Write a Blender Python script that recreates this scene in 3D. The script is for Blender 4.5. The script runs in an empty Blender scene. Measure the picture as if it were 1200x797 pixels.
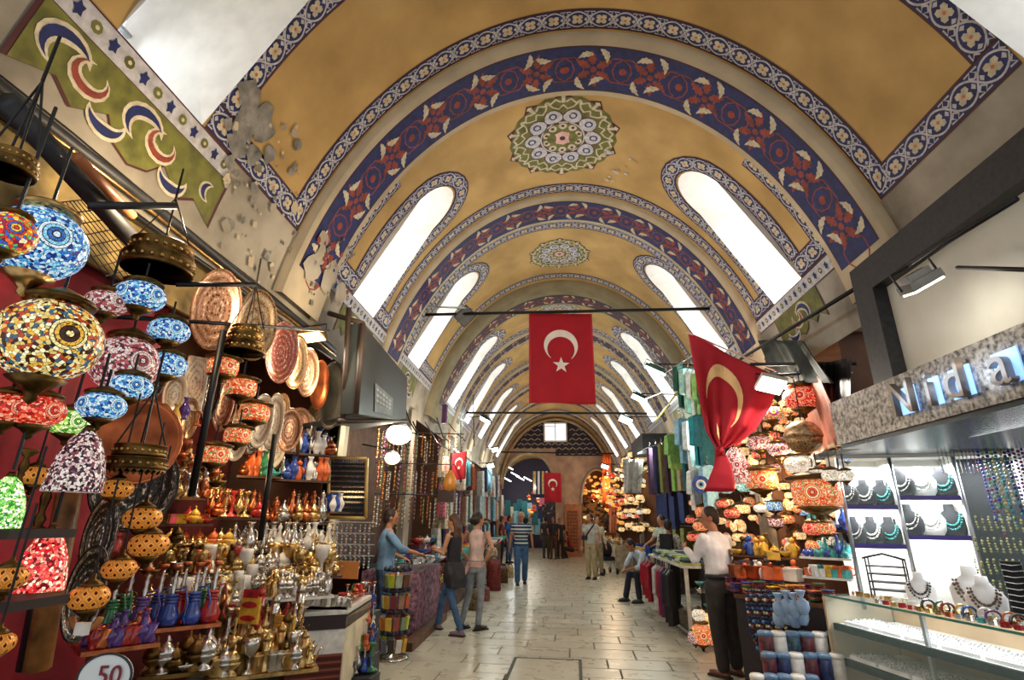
import bpy, bmesh, math, random
from mathutils import Vector, Matrix
R = random.Random(7)
PI = math.pi
sin, cos, rad = math.sin, math.cos, math.radians
C = bpy.context.scene.collection
# ---------------------------------------------------------------- camera
PITCH, YAW, ROLL, FPX = 0.332, 0.118, -0.011, 609.0
cam_d = bpy.data.cameras.new('camera')
cam_d.sensor_width = 36.0
cam_d.lens = FPX / 1200 * 36
cam_d.clip_end = 200
cam = bpy.data.objects.new('camera', cam_d)
C.objects.link(cam)
cam.matrix_world = Matrix.Translation((0, 0, 1.6)) @ Matrix.Rotation(YAW, 4, 'Z') @ Matrix.Rotation(PI / 2 + PITCH, 4, 'X') @ Matrix.Rotation(-ROLL, 4, 'Z')
bpy.context.scene.camera = cam
# ---------------------------------------------------------------- world, exposure
sc = bpy.context.scene
sc.view_settings.view_transform = 'Standard'
sc.view_settings.look = 'None'
sc.view_settings.gamma = 1
sc.view_settings.exposure = 0.0
sc.cycles.max_bounces = 7
sc.cycles.diffuse_bounces = 4
sc.cycles.glossy_bounces = 3
sc.cycles.transparent_max_bounces = 16
sc.cycles.sample_clamp_indirect = 4
wd = bpy.data.worlds.new('world')
sc.world = wd
wd.use_nodes = True
wd.node_tree.nodes['Background'].inputs[0].default_value = (0.95, 0.98, 1.0, 1)
wd.node_tree.nodes['Background'].inputs[1].default_value = 0.7


def AX(y):                      # the hall drifts slightly; x of its centre line at depth y
    return 0.206 - 0.041 * y


def W(o, y, z):                 # offset from the centre line, depth, height
    return Vector((AX(y) + o, y, z))


def area(name, loc, aim, size, power, col=(1, 1, 1), sy=None, spread=PI):
    l = bpy.data.lights.new(name, 'AREA')
    l.energy = power; l.color = col; l.size = size; l.spread = spread
    if sy:
        l.shape = 'RECTANGLE'; l.size_y = sy
    o = bpy.data.objects.new(name, l); C.objects.link(o)
    o.location = loc
    o.rotation_euler = (Vector(aim) - Vector(loc)).to_track_quat('-Z', 'Y').to_euler()
    return o


def point(name, loc, power, col=(1, .8, .55), r=.04):
    l = bpy.data.lights.new(name, 'POINT'); l.energy = power; l.color = col; l.shadow_soft_size = r
    o = bpy.data.objects.new(name, l); C.objects.link(o); o.location = loc
    return o


WINS = [(1.93, 2.68), (5.62, 6.36), (8.18, 8.92), (11.7, 12.45), (14.05, 14.8), (17.0, 17.75), (19.8, 20.5), (22.6, 23.3)]
CORN = 4.2                      # height of the painted cornice
for i, (a, b) in enumerate(WINS):
    for s in (-1, 1):
        y = (a + b) / 2
        area('window_daylight', W(s * 3.42, y, 4.72), W(s * .5, y, 4.2), b - a - .08, (5 if i == 0 else 40 if i < 3 else 34), (.86, .93, 1), .75, 2.3)
# stall lights on both sides, all along the hall, one of them an added glow
LAMP = []
for (o, y, z, e, col) in [(-2.3, 2.4, 3.2, 34, (1, .78, .5)), (-1.7, 4.5, 3.3, 40, (1, .8, .52)), (-1.4, 3.3, 2.5, 16, (1, .84, .6)),
                          (-2.35, 6.9, 2.7, 40, (1, .88, .68)), (-2.3, 9.6, 2.9, 45, (1, .86, .66)), (-2.3, 12.6, 3.0, 45, (1, .92, .8)),
                          (-2.3, 16.0, 3.2, 45, (1, .92, .8)), (-2.3, 20, 3.2, 45, (1, .9, .7)), (-1.2, 27.5, 3.2, 50, (1, .85, .6)),
                          (-3.1, 4.3, 1.95, 7, (1, .66, .3)), (2.3, 6.2, 3.0, 40, (1, .88, .68)), (2.2, 8.8, 2.9, 40, (1, .93, .85)), (2.1, 11.5, 3.1, 45, (.92, 1, .92)),  # first entry: light added to warm the yellow bowls, no lamp there
                          (2.1, 14.5, 3.2, 55, (.85, 1, .9)), (2.2, 18, 2.8, 60, (1, .72, .38)), (2.0, 22, 3.0, 60, (1, .66, .32)), (1.7, 25, 2.9, 14, (1, .75, .55))]:
    LAMP.append(point('stall_light', W(o, y, z), e, col, .04))

# ---------------------------------------------------------------- node materials
def nmat(name):
    m = bpy.data.materials.new(name); m.use_nodes = True
    nt = m.node_tree; b = nt.nodes['Principled BSDF']
    return m, nt, b


def srgb(h):
    if isinstance(h, str):
        h = [int(h[i:i + 2], 16) / 255 for i in (0, 2, 4)]
    return tuple((c / 12.92 if c <= .04045 else ((c + .055) / 1.055) ** 2.4) for c in h[:3]) + (1,)


MATS = {}


def mat(name, col, rough=.6, metal=0, var=.12, scale=6, bump=0, spec=None, em=0, alpha=1, trans=0, obcol=False, coat=0, dark=None):
    """plain coloured material with a little noise in its colour"""
    if name in MATS:
        return MATS[name]
    m, nt, b = nmat(name)
    N = nt.nodes; L = nt.links
    c = srgb(col)
    tc = N.new('ShaderNodeTexCoord')
    nz = N.new('ShaderNodeTexNoise'); nz.inputs['Scale'].default_value = scale; nz.inputs['Detail'].default_value = 5
    L.new(tc.outputs['Object'], nz.inputs['Vector'])
    mx = N.new('ShaderNodeMix'); mx.data_type = 'RGBA'
    d = srgb(dark) if dark else tuple(x * (1 - var * 2.2) for x in c[:3]) + (1,)
    l = tuple(min(1, x * (1 + var)) for x in c[:3]) + (1,)
    mr = N.new('ShaderNodeMapRange'); mr.inputs[1].default_value = .32; mr.inputs[2].default_value = .66
    L.new(nz.outputs[0], mr.inputs[0]); L.new(mr.outputs[0], mx.inputs[0])
    mx.inputs[6].default_value = d; mx.inputs[7].default_value = l
    out = mx.outputs[2]
    if obcol:
        oi = N.new('ShaderNodeObjectInfo'); m2 = N.new('ShaderNodeMix'); m2.data_type = 'RGBA'; m2.blend_type = 'MULTIPLY'
        m2.inputs[0].default_value = 1
        L.new(out, m2.inputs[6]); L.new(oi.outputs['Color'], m2.inputs[7]); out = m2.outputs[2]
    L.new(out, b.inputs['Base Color'])
    b.inputs['Roughness'].default_value = rough; b.inputs['Metallic'].default_value = metal
    if spec is not None: b.inputs['Specular IOR Level'].default_value = spec
    if coat: b.inputs['Coat Weight'].default_value = coat; b.inputs['Coat Roughness'].default_value = .1
    if em:
        L.new(out, b.inputs['Emission Color']); b.inputs['Emission Strength'].default_value = em
        m.cycles.emission_sampling = 'NONE'
    if trans: b.inputs['Transmission Weight'].default_value = trans
    if alpha < 1: b.inputs['Alpha'].default_value = alpha
    if bump:
        bp = N.new('ShaderNodeBump'); bp.inputs['Strength'].default_value = bump; bp.inputs['Distance'].default_value = .02
        L.new(nz.outputs[0], bp.inputs['Height']); L.new(bp.outputs[0], b.inputs['Normal'])
    MATS[name] = m
    return m


def ramp(nt, stops, const=False):
    r = nt.nodes.new('ShaderNodeValToRGB'); e = r.color_ramp.elements
    if const: r.color_ramp.interpolation = 'CONSTANT'
    while len(e) > 1: e.remove(e[-1])
    e[0].position = stops[0][0]; e[0].color = srgb(stops[0][1])
    for p, c in stops[1:]:
        x = e.new(p); x.color = srgb(c)
    return r


def mosaic(name, pal, scale=26, em=.9, edge='1a1008', rough=.25, ring=True, flat=1.0):
    """glass chips set in dark mortar, lit from within; a ringed flower of chips on the shade"""
    if name in MATS: return MATS[name]
    m, nt, b = nmat(name); N = nt.nodes; L = nt.links
    tc = N.new('ShaderNodeTexCoord'); 
    vo = N.new('ShaderNodeTexVoronoi'); vo.inputs['Scale'].default_value = scale
    vd = N.new('ShaderNodeTexVoronoi'); vd.feature = 'DISTANCE_TO_EDGE'; vd.inputs['Scale'].default_value = scale
    L.new(tc.outputs['Object'], vo.inputs['Vector']); L.new(tc.outputs['Object'], vd.inputs['Vector'])
    sp = N.new('ShaderNodeSeparateColor'); L.new(vo.outputs['Color'], sp.inputs[0])
    n = len(pal); r = ramp(nt, [(i / n, p) for i, p in enumerate(pal)], True)
    L.new(sp.outputs[0], r.inputs[0])
    col = r.outputs[0]
    if ring:
        # flower rings around the axes facing out: angle between the normalised position and x / y axes
        vm = N.new('ShaderNodeVectorMath'); vm.operation = 'NORMALIZE'
        L.new(tc.outputs['Object'], vm.inputs[0])
        ab = N.new('ShaderNodeVectorMath'); ab.operation = 'ABSOLUTE'; L.new(vm.outputs[0], ab.inputs[0])
        sx = N.new('ShaderNodeSeparateXYZ'); L.new(ab.outputs[0], sx.inputs[0])
        mxm = N.new('ShaderNodeMath'); mxm.operation = 'MAXIMUM'; L.new(sx.outputs[0], mxm.inputs[0]); L.new(sx.outputs[1], mxm.inputs[1])
        ac = N.new('ShaderNodeMath'); ac.operation = 'ARCCOSINE'; L.new(mxm.outputs[0], ac.inputs[0])
        rr = ramp(nt, [(0, pal[0]), (.07, edge), (.1, pal[1]), (.17, edge), (.19, pal[2 % n]), (.26, edge), (.28, pal[0]), (.34, edge)], True)
        L.new(ac.outputs[0], rr.inputs[0])
        lt = N.new('ShaderNodeMath'); lt.operation = 'LESS_THAN'; lt.inputs[1].default_value = .36
        L.new(ac.outputs[0], lt.inputs[0])
        mr = N.new('ShaderNodeMix'); mr.data_type = 'RGBA'; L.new(lt.outputs[0], mr.inputs[0]); L.new(col, mr.inputs[6]); L.new(rr.outputs[0], mr.inputs[7])
        col = mr.outputs[2]
    ed = N.new('ShaderNodeMapRange'); ed.inputs[1].default_value = .02; ed.inputs[2].default_value = .07
    L.new(vd.outputs[0], ed.inputs[0])
    mx = N.new('ShaderNodeMix'); mx.data_type = 'RGBA'; L.new(ed.outputs[0], mx.inputs[0])
    mx.inputs[6].default_value = srgb(edge); L.new(col, mx.inputs[7])
    L.new(mx.outputs[2], b.inputs['Base Color']); L.new(mx.outputs[2], b.inputs['Emission Color'])
    b.inputs['Emission Strength'].default_value = em; b.inputs['Roughness'].default_value = rough
    m.cycles.emission_sampling = 'NONE'
    MATS[name] = m
    return m


# ---------------------------------------------------------------- mesh builder
class MB:
    def __init__(s): s.v = []; s.f = []; s.m = []; s.sm = []; s.mats = []
    def mi(s, m):
        if m is None: return 0
        if m not in s.mats: s.mats.append(m)
        return s.mats.index(m)
    def add(s, vs, fs, m=None, smooth=False):
        k = len(s.v); s.v += [tuple(v) for v in vs]; i = s.mi(m)
        for f in fs:
            s.f.append([a + k for a in f]); s.m.append(i); s.sm.append(smooth)
        return s
    def box(s, c, d, m=None, rz=0, M=None):
        c = Vector(c); h = Vector(d) / 2
        vs = []
        for x in (-1, 1):
            for y in (-1, 1):
                for z in (-1, 1):
                    p = Vector((x * h.x, y * h.y, z * h.z))
                    if rz: p = Matrix.Rotation(rz, 3, 'Z') @ p
                    if M: p = M @ p
                    vs.append(p + c)
        return s.add(vs, [(0, 1, 3, 2), (4, 6, 7, 5), (0, 4, 5, 1), (2, 3, 7, 6), (0, 2, 6, 4), (1, 5, 7, 3)], m)
    def tube(s, pts, r, m=None, n=6, cap=True, r2=None):
        pts = [Vector(p) for p in pts]; k = len(pts); vs = []; fs = []
        rs = r if isinstance(r, (list, tuple)) else [r + ((r2 - r) * i / (k - 1) if r2 is not None else 0) for i in range(k)]
        up = Vector((0, 0, 1)); last = None
        for i, p in enumerate(pts):
            t = (pts[min(i + 1, k - 1)] - pts[max(i - 1, 0)]); t = t.normalized() if t.length > 1e-9 else Vector((0, 0, 1))
            if last is None:
                a = t.cross(up)
                if a.length < .05: a = t.cross(Vector((1, 0, 0)))
            else: a = last - t * last.dot(t)
            a.normalize(); last = a; b = t.cross(a)
            for j in range(n):
                w = 2 * PI * j / n; vs.append(p + (a * cos(w) + b * sin(w)) * rs[i])
        for i in range(k - 1):
            for j in range(n):
                fs.append((i * n + j, i * n + (j + 1) % n, (i + 1) * n + (j + 1) % n, (i + 1) * n + j))
        if cap:
            fs.append(tuple(range(n))[::-1]); fs.append(tuple((k - 1) * n + j for j in range(n)))
        return s.add(vs, fs, m, n > 5)
    def lathe(s, prof, m=None, n=16, c=(0, 0, 0), M=None, lobes=0, la=.06, smooth=True, sq=(1, 1)):
        """prof: (radius, z) pairs"""
        vs = []; fs = []; c = Vector(c)
        for (r, z) in prof:
            for j in range(n):
                w = 2 * PI * j / n; q = r * (1 - la * abs(sin(lobes * w / 2))) if lobes else r
                p = Vector((q * cos(w) * sq[0], q * sin(w) * sq[1], z))
                if M: p = M @ p
                vs.append(p + c)
        for i in range(len(prof) - 1):
            for j in range(n):
                fs.append((i * n + j, i * n + (j + 1) % n, (i + 1) * n + (j + 1) % n, (i + 1) * n + j))
        if prof[0][0] > 1e-4: fs.append(tuple(range(n))[::-1])
        if prof[-1][0] > 1e-4: fs.append(tuple((len(prof) - 1) * n + j for j in range(n)))
        return s.add(vs, fs, m, smooth)
    def ball(s, c, r, m=None, n=12, k=7, sc_=(1, 1, 1), M=None):
        vs = []; fs = []
        for i in range(k + 1):
            a = PI * i / k
            for j in range(n):
                w = 2 * PI * j / n
                p = Vector((r * sin(a) * cos(w) * sc_[0], r * sin(a) * sin(w) * sc_[1], r * cos(a) * sc_[2]))
                if M: p = M @ p
                vs.append(p + Vector(c))
        for i in range(k):
            for j in range(n):
                fs.append((i * n + j, (i + 1) * n + j, (i + 1) * n + (j + 1) % n, i * n + (j + 1) % n))
        return s.add(vs, fs, m, True)
    def prism(s, poly, a, b, m=None, F=None):
        """poly of 2-D points; F maps (x, y, depth) to space; extruded from depth a to b"""
        F = F or (lambda x, y, d: (x, y, d)); n = len(poly)
        vs = [F(x, y, a) for x, y in poly] + [F(x, y, b) for x, y in poly]
        fs = [tuple(range(n))[::-1], tuple(range(n, 2 * n))] + [(i, (i + 1) % n, n + (i + 1) % n, n + i) for i in range(n)]
        return s.add(vs, fs, m)
    def mesh(s, name):
        me = bpy.data.meshes.new(name); me.from_pydata(s.v, [], s.f); me.update()
        for mm in s.mats: me.materials.append(mm)
        me.polygons.foreach_set('material_index', s.m); me.polygons.foreach_set('use_smooth', s.sm)
        return me


def obj(name, mb, m=None, parent=None, kind=None, label=None, loc=None):
    me = mb.mesh(name) if isinstance(mb, MB) else mb
    if m is not None and not me.materials: me.materials.append(m)
    o = bpy.data.objects.new(name, me); C.objects.link(o)
    if parent: o.parent = parent
    if kind: o['kind'] = kind
    if label: o['label'] = label
    if loc: o.location = loc
    return o


def tag(o, label, cat, group=None, kind=None):
    o['label'] = label; o['category'] = cat
    if group: o['group'] = group
    if kind: o['kind'] = kind
    return o


def thing(name, label, cat, loc=(0, 0, 0), rz=0, group=None, s=1):
    o = bpy.data.objects.new(name, None); C.objects.link(o); o.empty_display_size = .05
    o.location = loc; o.rotation_euler = (0, 0, rz); o.scale = (s, s, s)
    return tag(o, label, cat, group)


KIDS = {}
def kids(o):
    return o.children


def dup(root, loc, rz=0, s=1, label=None, group=None, cmap=None, rot=None):
    """a copy of a thing with copies of its parts and sub-parts; cmap swaps materials by name"""
    def cp(o, par):
        c = o.copy(); C.objects.link(c)
        if par: c.parent = par
        if cmap and o.type == 'MESH':
            for i, sl in enumerate(c.material_slots):
                if sl.material and sl.material.name in cmap:
                    mm = cmap[sl.material.name]; sl.link = 'OBJECT'; sl.material = mm
        for ch in o.children: cp(ch, c)
        return c
    r = cp(root, None); r.location = loc; r.rotation_euler = rot if rot else (0, 0, rz)
    r.scale = (s, s, s) if not isinstance(s, tuple) else s
    if label: r['label'] = label
    if group: r['group'] = group
    return r


# ---- reading a place in the hall from a direction of view and a real depth
def ray(u, v):
    x = (u - 600) / FPX; y = -(v - 398.5) / FPX
    c, s = cos(ROLL), sin(ROLL); x, y = c * x - s * y, s * x + c * y
    Y = cos(PITCH) - y * sin(PITCH); Z = sin(PITCH) + y * cos(PITCH)
    c, s = cos(YAW), sin(YAW)
    return Vector((c * x - s * Y, s * x + c * Y, Z))
EYE = Vector((0, 0, 1.6))
def aty(u, v, y): d = ray(u, v); return EYE + d * (y / d.y)
def ato(u, v, o): d = ray(u, v); return EYE + d * ((.206 + o) / (d.x + .041 * d.y))
def atz(u, v, z): d = ray(u, v); return EYE + d * ((z - 1.6) / d.z)
VIEWZ = Vector((-sin(YAW) * cos(PITCH), cos(YAW) * cos(PITCH), sin(PITCH)))
def ppm(p): return (Vector(p) - EYE).dot(VIEWZ) / FPX       # metres per pixel at a place


ORD = 'first second third fourth fifth sixth seventh eighth ninth tenth eleventh twelfth thirteenth fourteenth fifteenth sixteenth seventeenth eighteenth nineteenth twentieth'.split()
ORD += ['twenty-' + w for w in ORD[:9]] + ['thirtieth'] + ['thirty-' + w for w in ORD[:9]] + ['fortieth']
# ================================================================ the hall
m_ochre = mat('ochre_plaster', 'c29f64', .8, var=.09, scale=1.6, dark='a88750', bump=.1)
m_cream = mat('cream_plaster', 'c6b598', .85, var=.08, scale=3)
m_olive_cream = mat('grey_olive_plaster', '8e8468', .85, var=.1, scale=3)
m_wall = mat('aged_plaster', 'a89f90', .9, var=.12, scale=1.7, dark='756d60', bump=.25)
m_white = mat('white_plaster', 'ece8e0', .9, var=.04)
m_grey = mat('bare_grey_plaster', '87827b', .95, var=.25, scale=9, bump=.5)
m_navy = mat('navy_paint', '18235c', .6, var=.3, scale=14, dark='121a44')
m_purple = mat('dark_violet_paint', '2c2342', .6, var=.3, scale=14)
m_dkred = mat('brick_red_paint', '8c3a2c', .6, var=.2, scale=14)
m_wine = mat('wine_line_paint', '4a1a1c', .6)
m_pcream = mat('cream_paint', 'c9bda2', .6, var=.12, scale=20)
m_pwhite = mat('white_paint', 'bfbcc0', .6, var=.12, scale=20)
m_porange = mat('orange_paint', 'c9703a', .6)
m_olive = mat('olive_paint', '6b6a2b', .6, var=.2, scale=9)
m_black = mat('black_metal', '18171a', .45, metal=.3)
m_dark = mat('dark_slate', '2b2c30', .55, var=.25, scale=12)
m_wood = mat('brown_wood', '5d3a20', .5, var=.3, scale=7)
m_steel = mat('brushed_steel', 'b9bcc0', .3, metal=.9)

A_, ZS, R_ = 2.86, 2.66, 3.78
_tab = [(0.0, 0.0)]
_n = 400
for i in range(1, _n + 1):
    t0, t1 = PI / 2 * (i - 1) / _n, PI / 2 * i / _n
    _tab.append((_tab[-1][0] + math.hypot(A_ * (sin(t1) - sin(t0)), R_ * (cos(t1) - cos(t0))), t1))
S_END = _tab[-1][0]
def s2t(s):
    s = abs(s)
    lo, hi = 0, _n
    while hi - lo > 1:
        m = (lo + hi) // 2
        if _tab[m][0] <= s: lo = m
        else: hi = m
    a, b = _tab[lo], _tab[hi]
    return a[1] + (b[1] - a[1]) * min(1, (s - a[0]) / (b[0] - a[0]))
def z2s(z):
    t = math.acos((z - ZS) / R_)
    return next(a[0] for a in _tab if a[1] >= t - 1e-9)
def V(s, y, lift=0.0):
    """a point of the vault: s along the arch from its apex (negative on the left), y along the hall, lifted inwards"""
    g = 1 if s >= 0 else -1
    if abs(s) > S_END:
        return W(g * (A_ - lift), y, ZS - (abs(s) - S_END))
    t = s2t(s); o = A_ * sin(t); z = ZS + R_ * cos(t)
    n = Vector((sin(t) / A_, 0, cos(t) / R_)).normalized()
    return W(g * (o - n.x * lift), y, z - n.z * lift)
SC = z2s(CORN)
SCAP = z2s(5.55)                # where the round head of a window begins
RIBS = [  # y0, y1 of the band, near border, far border, lift
    (4.22, 4.83, (3.86, 4.12), None, .10), (7.1, 7.64, (6.72, 6.98), (7.78, 8.05), .07), (10.62, 11.1, (9.75, 10.03), None, .12),
    (12.95, 13.35, (12.62, 12.85), None, .07), (15.75, 16.15, (15.4, 15.65), (16.2, 16.4), .07), (18.5, 18.9, (18.15, 18.4), None, .07), (21.4, 21.8, (21.1, 21.3), None, .07), (24.2, 24.6, None, None, .07)]
# vault shell, bay by bay, with the window openings left out
YEND = 26.0
ceiling = bpy.data.objects.new('ceiling', None); C.objects.link(ceiling); ceiling['kind'] = 'structure'
mb = MB(); wallL = MB(); wallR = MB()
def strip(mb, sg, ys, s0f, s1f, ns, m):
    vs = []; fs = []
    for y in ys:
        for k in range(ns + 1):
            s = s0f(y) + (s1f(y) - s0f(y)) * k / ns
            vs.append(V(sg * max(s, 1e-6), y))
    for i in range(len(ys) - 1):
        for k in range(ns):
            a = i * (ns + 1) + k
            fs.append((a, a + 1, a + ns + 2, a + ns + 1))
    mb.add(vs, fs, m, True)
edges = [.3] + [x for w in WINS for x in w] + [YEND]
for sg in (-1, 1):
    for i in range(0, len(edges) - 1, 2):
        strip(mb, sg, [edges[i], edges[i + 1]], lambda y: 0, lambda y: SC, 26, m_ochre)
    for (a, b) in WINS:
        yc, r = (a + b) / 2, (b - a) / 2
        ys = [yc + r * cos(PI * k / 12) for k in range(12, -1, -1)]
        top = lambda y: SCAP - 1.25 * math.sqrt(max(0, r * r - (y - yc) ** 2))
        strip(mb, sg, ys, lambda y: 0, top, 16, m_ochre)
        # reveal of the opening, running out to the glazing
        out = [(SC, a)] + [(top(y), y) for y in ys] + [(SC, b)]
        rv = MB(); P0 = [V(sg * s, y) for s, y in out]
        P1 = [W(sg * 3.5, y, p.z + (.0 if s < SC - .01 else -.1)) for (s, y), p in zip(out, P0)]
        k = len(P0)
        rv.add(P0 + P1, [(i, i + 1, k + i + 1, k + i) for i in range(k - 1)] + [(k - 1, 0, k, 2 * k - 1)], m_white, False)
        obj('window_reveal', rv, parent=ceiling)
        gl = MB(); gl.add(P1, [tuple(range(k))], mat('bright_window_glass', 'eef4ff', .3, em=1.0, var=.03))
        wn = obj('window_pane', gl, parent=ceiling)
        fr = MB()
        p0, p1 = P1[0], P1[-1]
        fr.box(W(sg * 3.44, yc, 4.9), (.04, .04, 1.7), m_steel)
        for zz in (4.5, 5.1): fr.box(W(sg * 3.44, yc, zz), (.04, b - a, .03), m_steel)
        obj('window_frame', fr, parent=ceiling)
    strip(wallL if sg < 0 else wallR, sg, [.3, 2, 4, 6, 8, 12, 16, 20, YEND], lambda y: SC, lambda y: S_END + ZS - 3.35 + 0 if False else z2s(3.4), 6, m_wall)
obj('vault_shell', mb, parent=ceiling)
wl = obj('wall_left', wallL, kind='structure'); wr = obj('wall_right', wallR, kind='structure')

# ---- painted ornament, laid on the vault as thin flat shapes
def ribbon_map(path, closed=False):
    """path of (s, y); returns F(u, w) -> (s, y) and its length; corners are mitred"""
    P = [Vector(p) for p in path]; n = len(P); d = [0]
    for i in range(1, n): d.append(d[-1] + (P[i] - P[i - 1]).length)
    mit = []
    for i in range(n):
        a = (P[i] - P[i - 1]).normalized() if i else (P[1] - P[0]).normalized()
        b = (P[i + 1] - P[i]).normalized() if i < n - 1 else a
        na, nb = Vector((-a.y, a.x)), Vector((-b.y, b.x)); m = na + nb
        m = m / max(.35, m.dot(na)) if m.length > 1e-6 else na
        mit.append(m)
    def F(u, w):
        u = min(max(u, 0), d[-1]); i = 0
        while i < n - 2 and d[i + 1] < u: i += 1
        t = (u - d[i]) / max(1e-9, d[i + 1] - d[i])
        return P[i].lerp(P[i + 1], t) + (mit[i].lerp(mit[i + 1], t)) * w
    return F, d[-1], d
def lay(mb, F, polys, lift, base=None):
    for pts, m, l in polys:
        vs = []
        for (u, w) in pts:
            q = F(u, w); vs.append(V(q[0], q[1], lift + l))
        mb.add(vs, [tuple(range(len(vs)))], m)
def stroke(pts, w):
    L = []; Rr = []
    n = len(pts)
    for i in range(n):
        a = Vector(pts[max(i - 1, 0)]); b = Vector(pts[min(i + 1, n - 1)]); t = (b - a).normalized() if (b - a).length > 0 else Vector((1, 0))
        k = Vector((-t.y, t.x)) * w / 2; p = Vector(pts[i]); L.append(p + k); Rr.append(p - k)
    return [[L[i], L[i + 1], Rr[i + 1], Rr[i]] for i in range(n - 1)]
def flower_border(mb, path, hw, lift, per=None, det=2, flip=1):
    F, Ln, brk = ribbon_map(path)
    per = per or hw * 2.15
    n = max(1, round(Ln / per)); per = Ln / n
    # ground: wine edge, white line, navy field
    nseg = max(2, int(Ln / .12))
    us = sorted(set([Ln * i / nseg for i in range(nseg + 1)] + list(brk)))
    for (w0, w1, m, l) in ((-hw, hw, m_wine, 0), (-hw * .86, hw * .86, m_pwhite if det < 2 else m_navy, .002)):
        for i in range(len(us) - 1):
            lay(mb, F, [([(us[i], w0), (us[i + 1], w0), (us[i + 1], w1), (us[i], w1)], m, l)], lift)
    for k in range(n):
        u0 = k * per; U = lambda x, w: (u0 + x * per, w * hw)
        po = []
        if det >= 2:
            for sg in (-1, 1):
                pts = [(x / 8, sg * .72 * abs(sin(PI * x / 8)) ** .7) for x in range(9)]
                for q in stroke([U(*p) for p in pts], hw * .13): po.append((q, m_pwhite, .004))
                # curls in the outer corners
                for e in (0, 1):
                    pts = [(e, sg * .25), (e + (.12 if e == 0 else -.12), sg * .5), (e + (.02 if e == 0 else -.02), sg * .74), (e + (.22 if e == 0 else -.22), sg * .72)]
                    for q in stroke([U(*p) for p in pts], hw * .11): po.append((q, m_pwhite, .005))
            for a in range(4):
                t = PI / 4 + a * PI / 2
                c, s_ = cos(t), sin(t)
                pet = [(0, 0), (.1, .12), (.24, .13), (.33, 0), (.24, -.13), (.1, -.12)]
                po.append(([U(.5 + (x * c - y * s_) * .85, (x * s_ + y * c) * 1.6) for x, y in pet], m_pcream, .006))
            po.append(([U(.5 + .06 * cos(a * PI / 3), .12 * sin(a * PI / 3)) for a in range(6)], m_porange, .008))
            po.append(([U(.5 + .27, 0), U(.5 + .36, .2), U(.5 + .42, 0), U(.5 + .36, -.2)], m_pwhite, .006))
            po.append(([U(.5 - .27, 0), U(.5 - .36, .2), U(.5 - .42, 0), U(.5 - .36, -.2)], m_pwhite, .006))
        else:
            po.append(([U(.5, -.6), U(.85, 0), U(.5, .6), U(.15, 0)], m_navy, .004))
            po.append(([U(-.0, .1), U(.25, .8), U(-.0, .8)], m_navy, .004)); po.append(([U(.0, -.1), U(.25, -.8), U(-.0, -.8)], m_navy, .004))
            po.append(([U(1.0, .1), U(.75, .8), U(1.0, .8)], m_navy, .004)); po.append(([U(1.0, -.1), U(.75, -.8), U(1.0, -.8)], m_navy, .004))
            po.append(([U(.5, -.22), U(.62, 0), U(.5, .22), U(.38, 0)], m_pcream, .006))
        lay(mb, F, po, lift)
def leaf_poly(cx, cy, ang, L, w, serr=0, bend=0):
    pts = []; n = 8
    for sd in (1, -1):
        rng = range(n + 1) if sd > 0 else range(n - 1, 0, -1)
        for i in rng:
            x = i / n; h = w * sin(PI * x ** .8) * (1 + (serr if i % 2 else -serr) * .5)
            pts.append(((x - .5) * L, sd * h + bend * (1 - (2 * x - 1) ** 2)))
    c, s_ = cos(ang), sin(ang)
    return [(cx + x * c - y * s_, cy + x * s_ + y * c) for x, y in pts]
def leaf_band(mb, smax, y0, y1, lift, ground, det=2):
    yc, hw = (y0 + y1) / 2, (y1 - y0) / 2
    F = lambda u, w: (u - smax, yc + w)
    Ln = 2 * smax; nseg = 70 if det > 1 else 40
    for i in range(nseg):
        a, b = Ln * i / nseg, Ln * (i + 1) / nseg
        lay(mb, F, [([(a, -hw), (b, -hw), (b, hw), (a, hw)], m_wine, 0), ([(a, -hw * .95), (b, -hw * .95), (b, hw * .95), (a, hw * .95)], ground, .002)], lift)
    per = hw * 2.1; n = round(Ln / per); per = Ln / n
    for k in range(n):
        c = (k + .5) * per; po = []; f = 1 if k < n / 2 else -1
        q = hw
        if det > 1:
            # thin vines
            for a0 in (0, PI):
                pts = [(c + f * q * (.9 * cos(a0) + .55 * cos(t * PI / 5)), q * (.55 * sin(t * PI / 5))) for t in range(11)]
                for z in stroke(pts, q * .05): po.append((z, m_dkred, .003))
            for ang in (.5, -.5, PI / 2 + .15, -PI / 2 + .15, PI - .5, PI + .5):
                po.append((leaf_poly(c + f * q * .45 * cos(ang), q * .52 * sin(ang), ang * f if f > 0 else PI - ang, q * .62, q * .15, .5), m_dkred, .004))
            po.append(([(c + q * .13 * cos(t * PI / 4), q * .13 * sin(t * PI / 4)) for t in range(8)], m_dkred, .005))
            po.append(([(c + f * q * 1.05 + q * .15 * cos(t * PI / 4), q * .16 * sin(t * PI / 4)) for t in range(8)], m_dkred, .005))
        else:
            po.append((leaf_poly(c, 0, .5 * f, q * 1.6, q * .14, .3), m_dkred, .004))
        for (dx, dy, ang, L_, b_) in ((.75, .55, .6, .62, .1), (.55, -.6, 2.0, .6, -.12), (1.35, .62, 2.1, .62, .1), (1.2, -.58, 0.3, .55, .08)):
            po.append((leaf_poly(c + f * q * (dx - .9), q * dy, f * ang if f > 0 else PI - ang, q * L_ * 1.12, q * .12, .35, q * b_), m_pcream, .007))
        lay(mb, F, po, lift)
def arch_path(y, smax, s0=None, n=40):
    return [(-smax + 2 * smax * i / n, y) for i in range(n + 1)]
SR = z2s(3.95)
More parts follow.
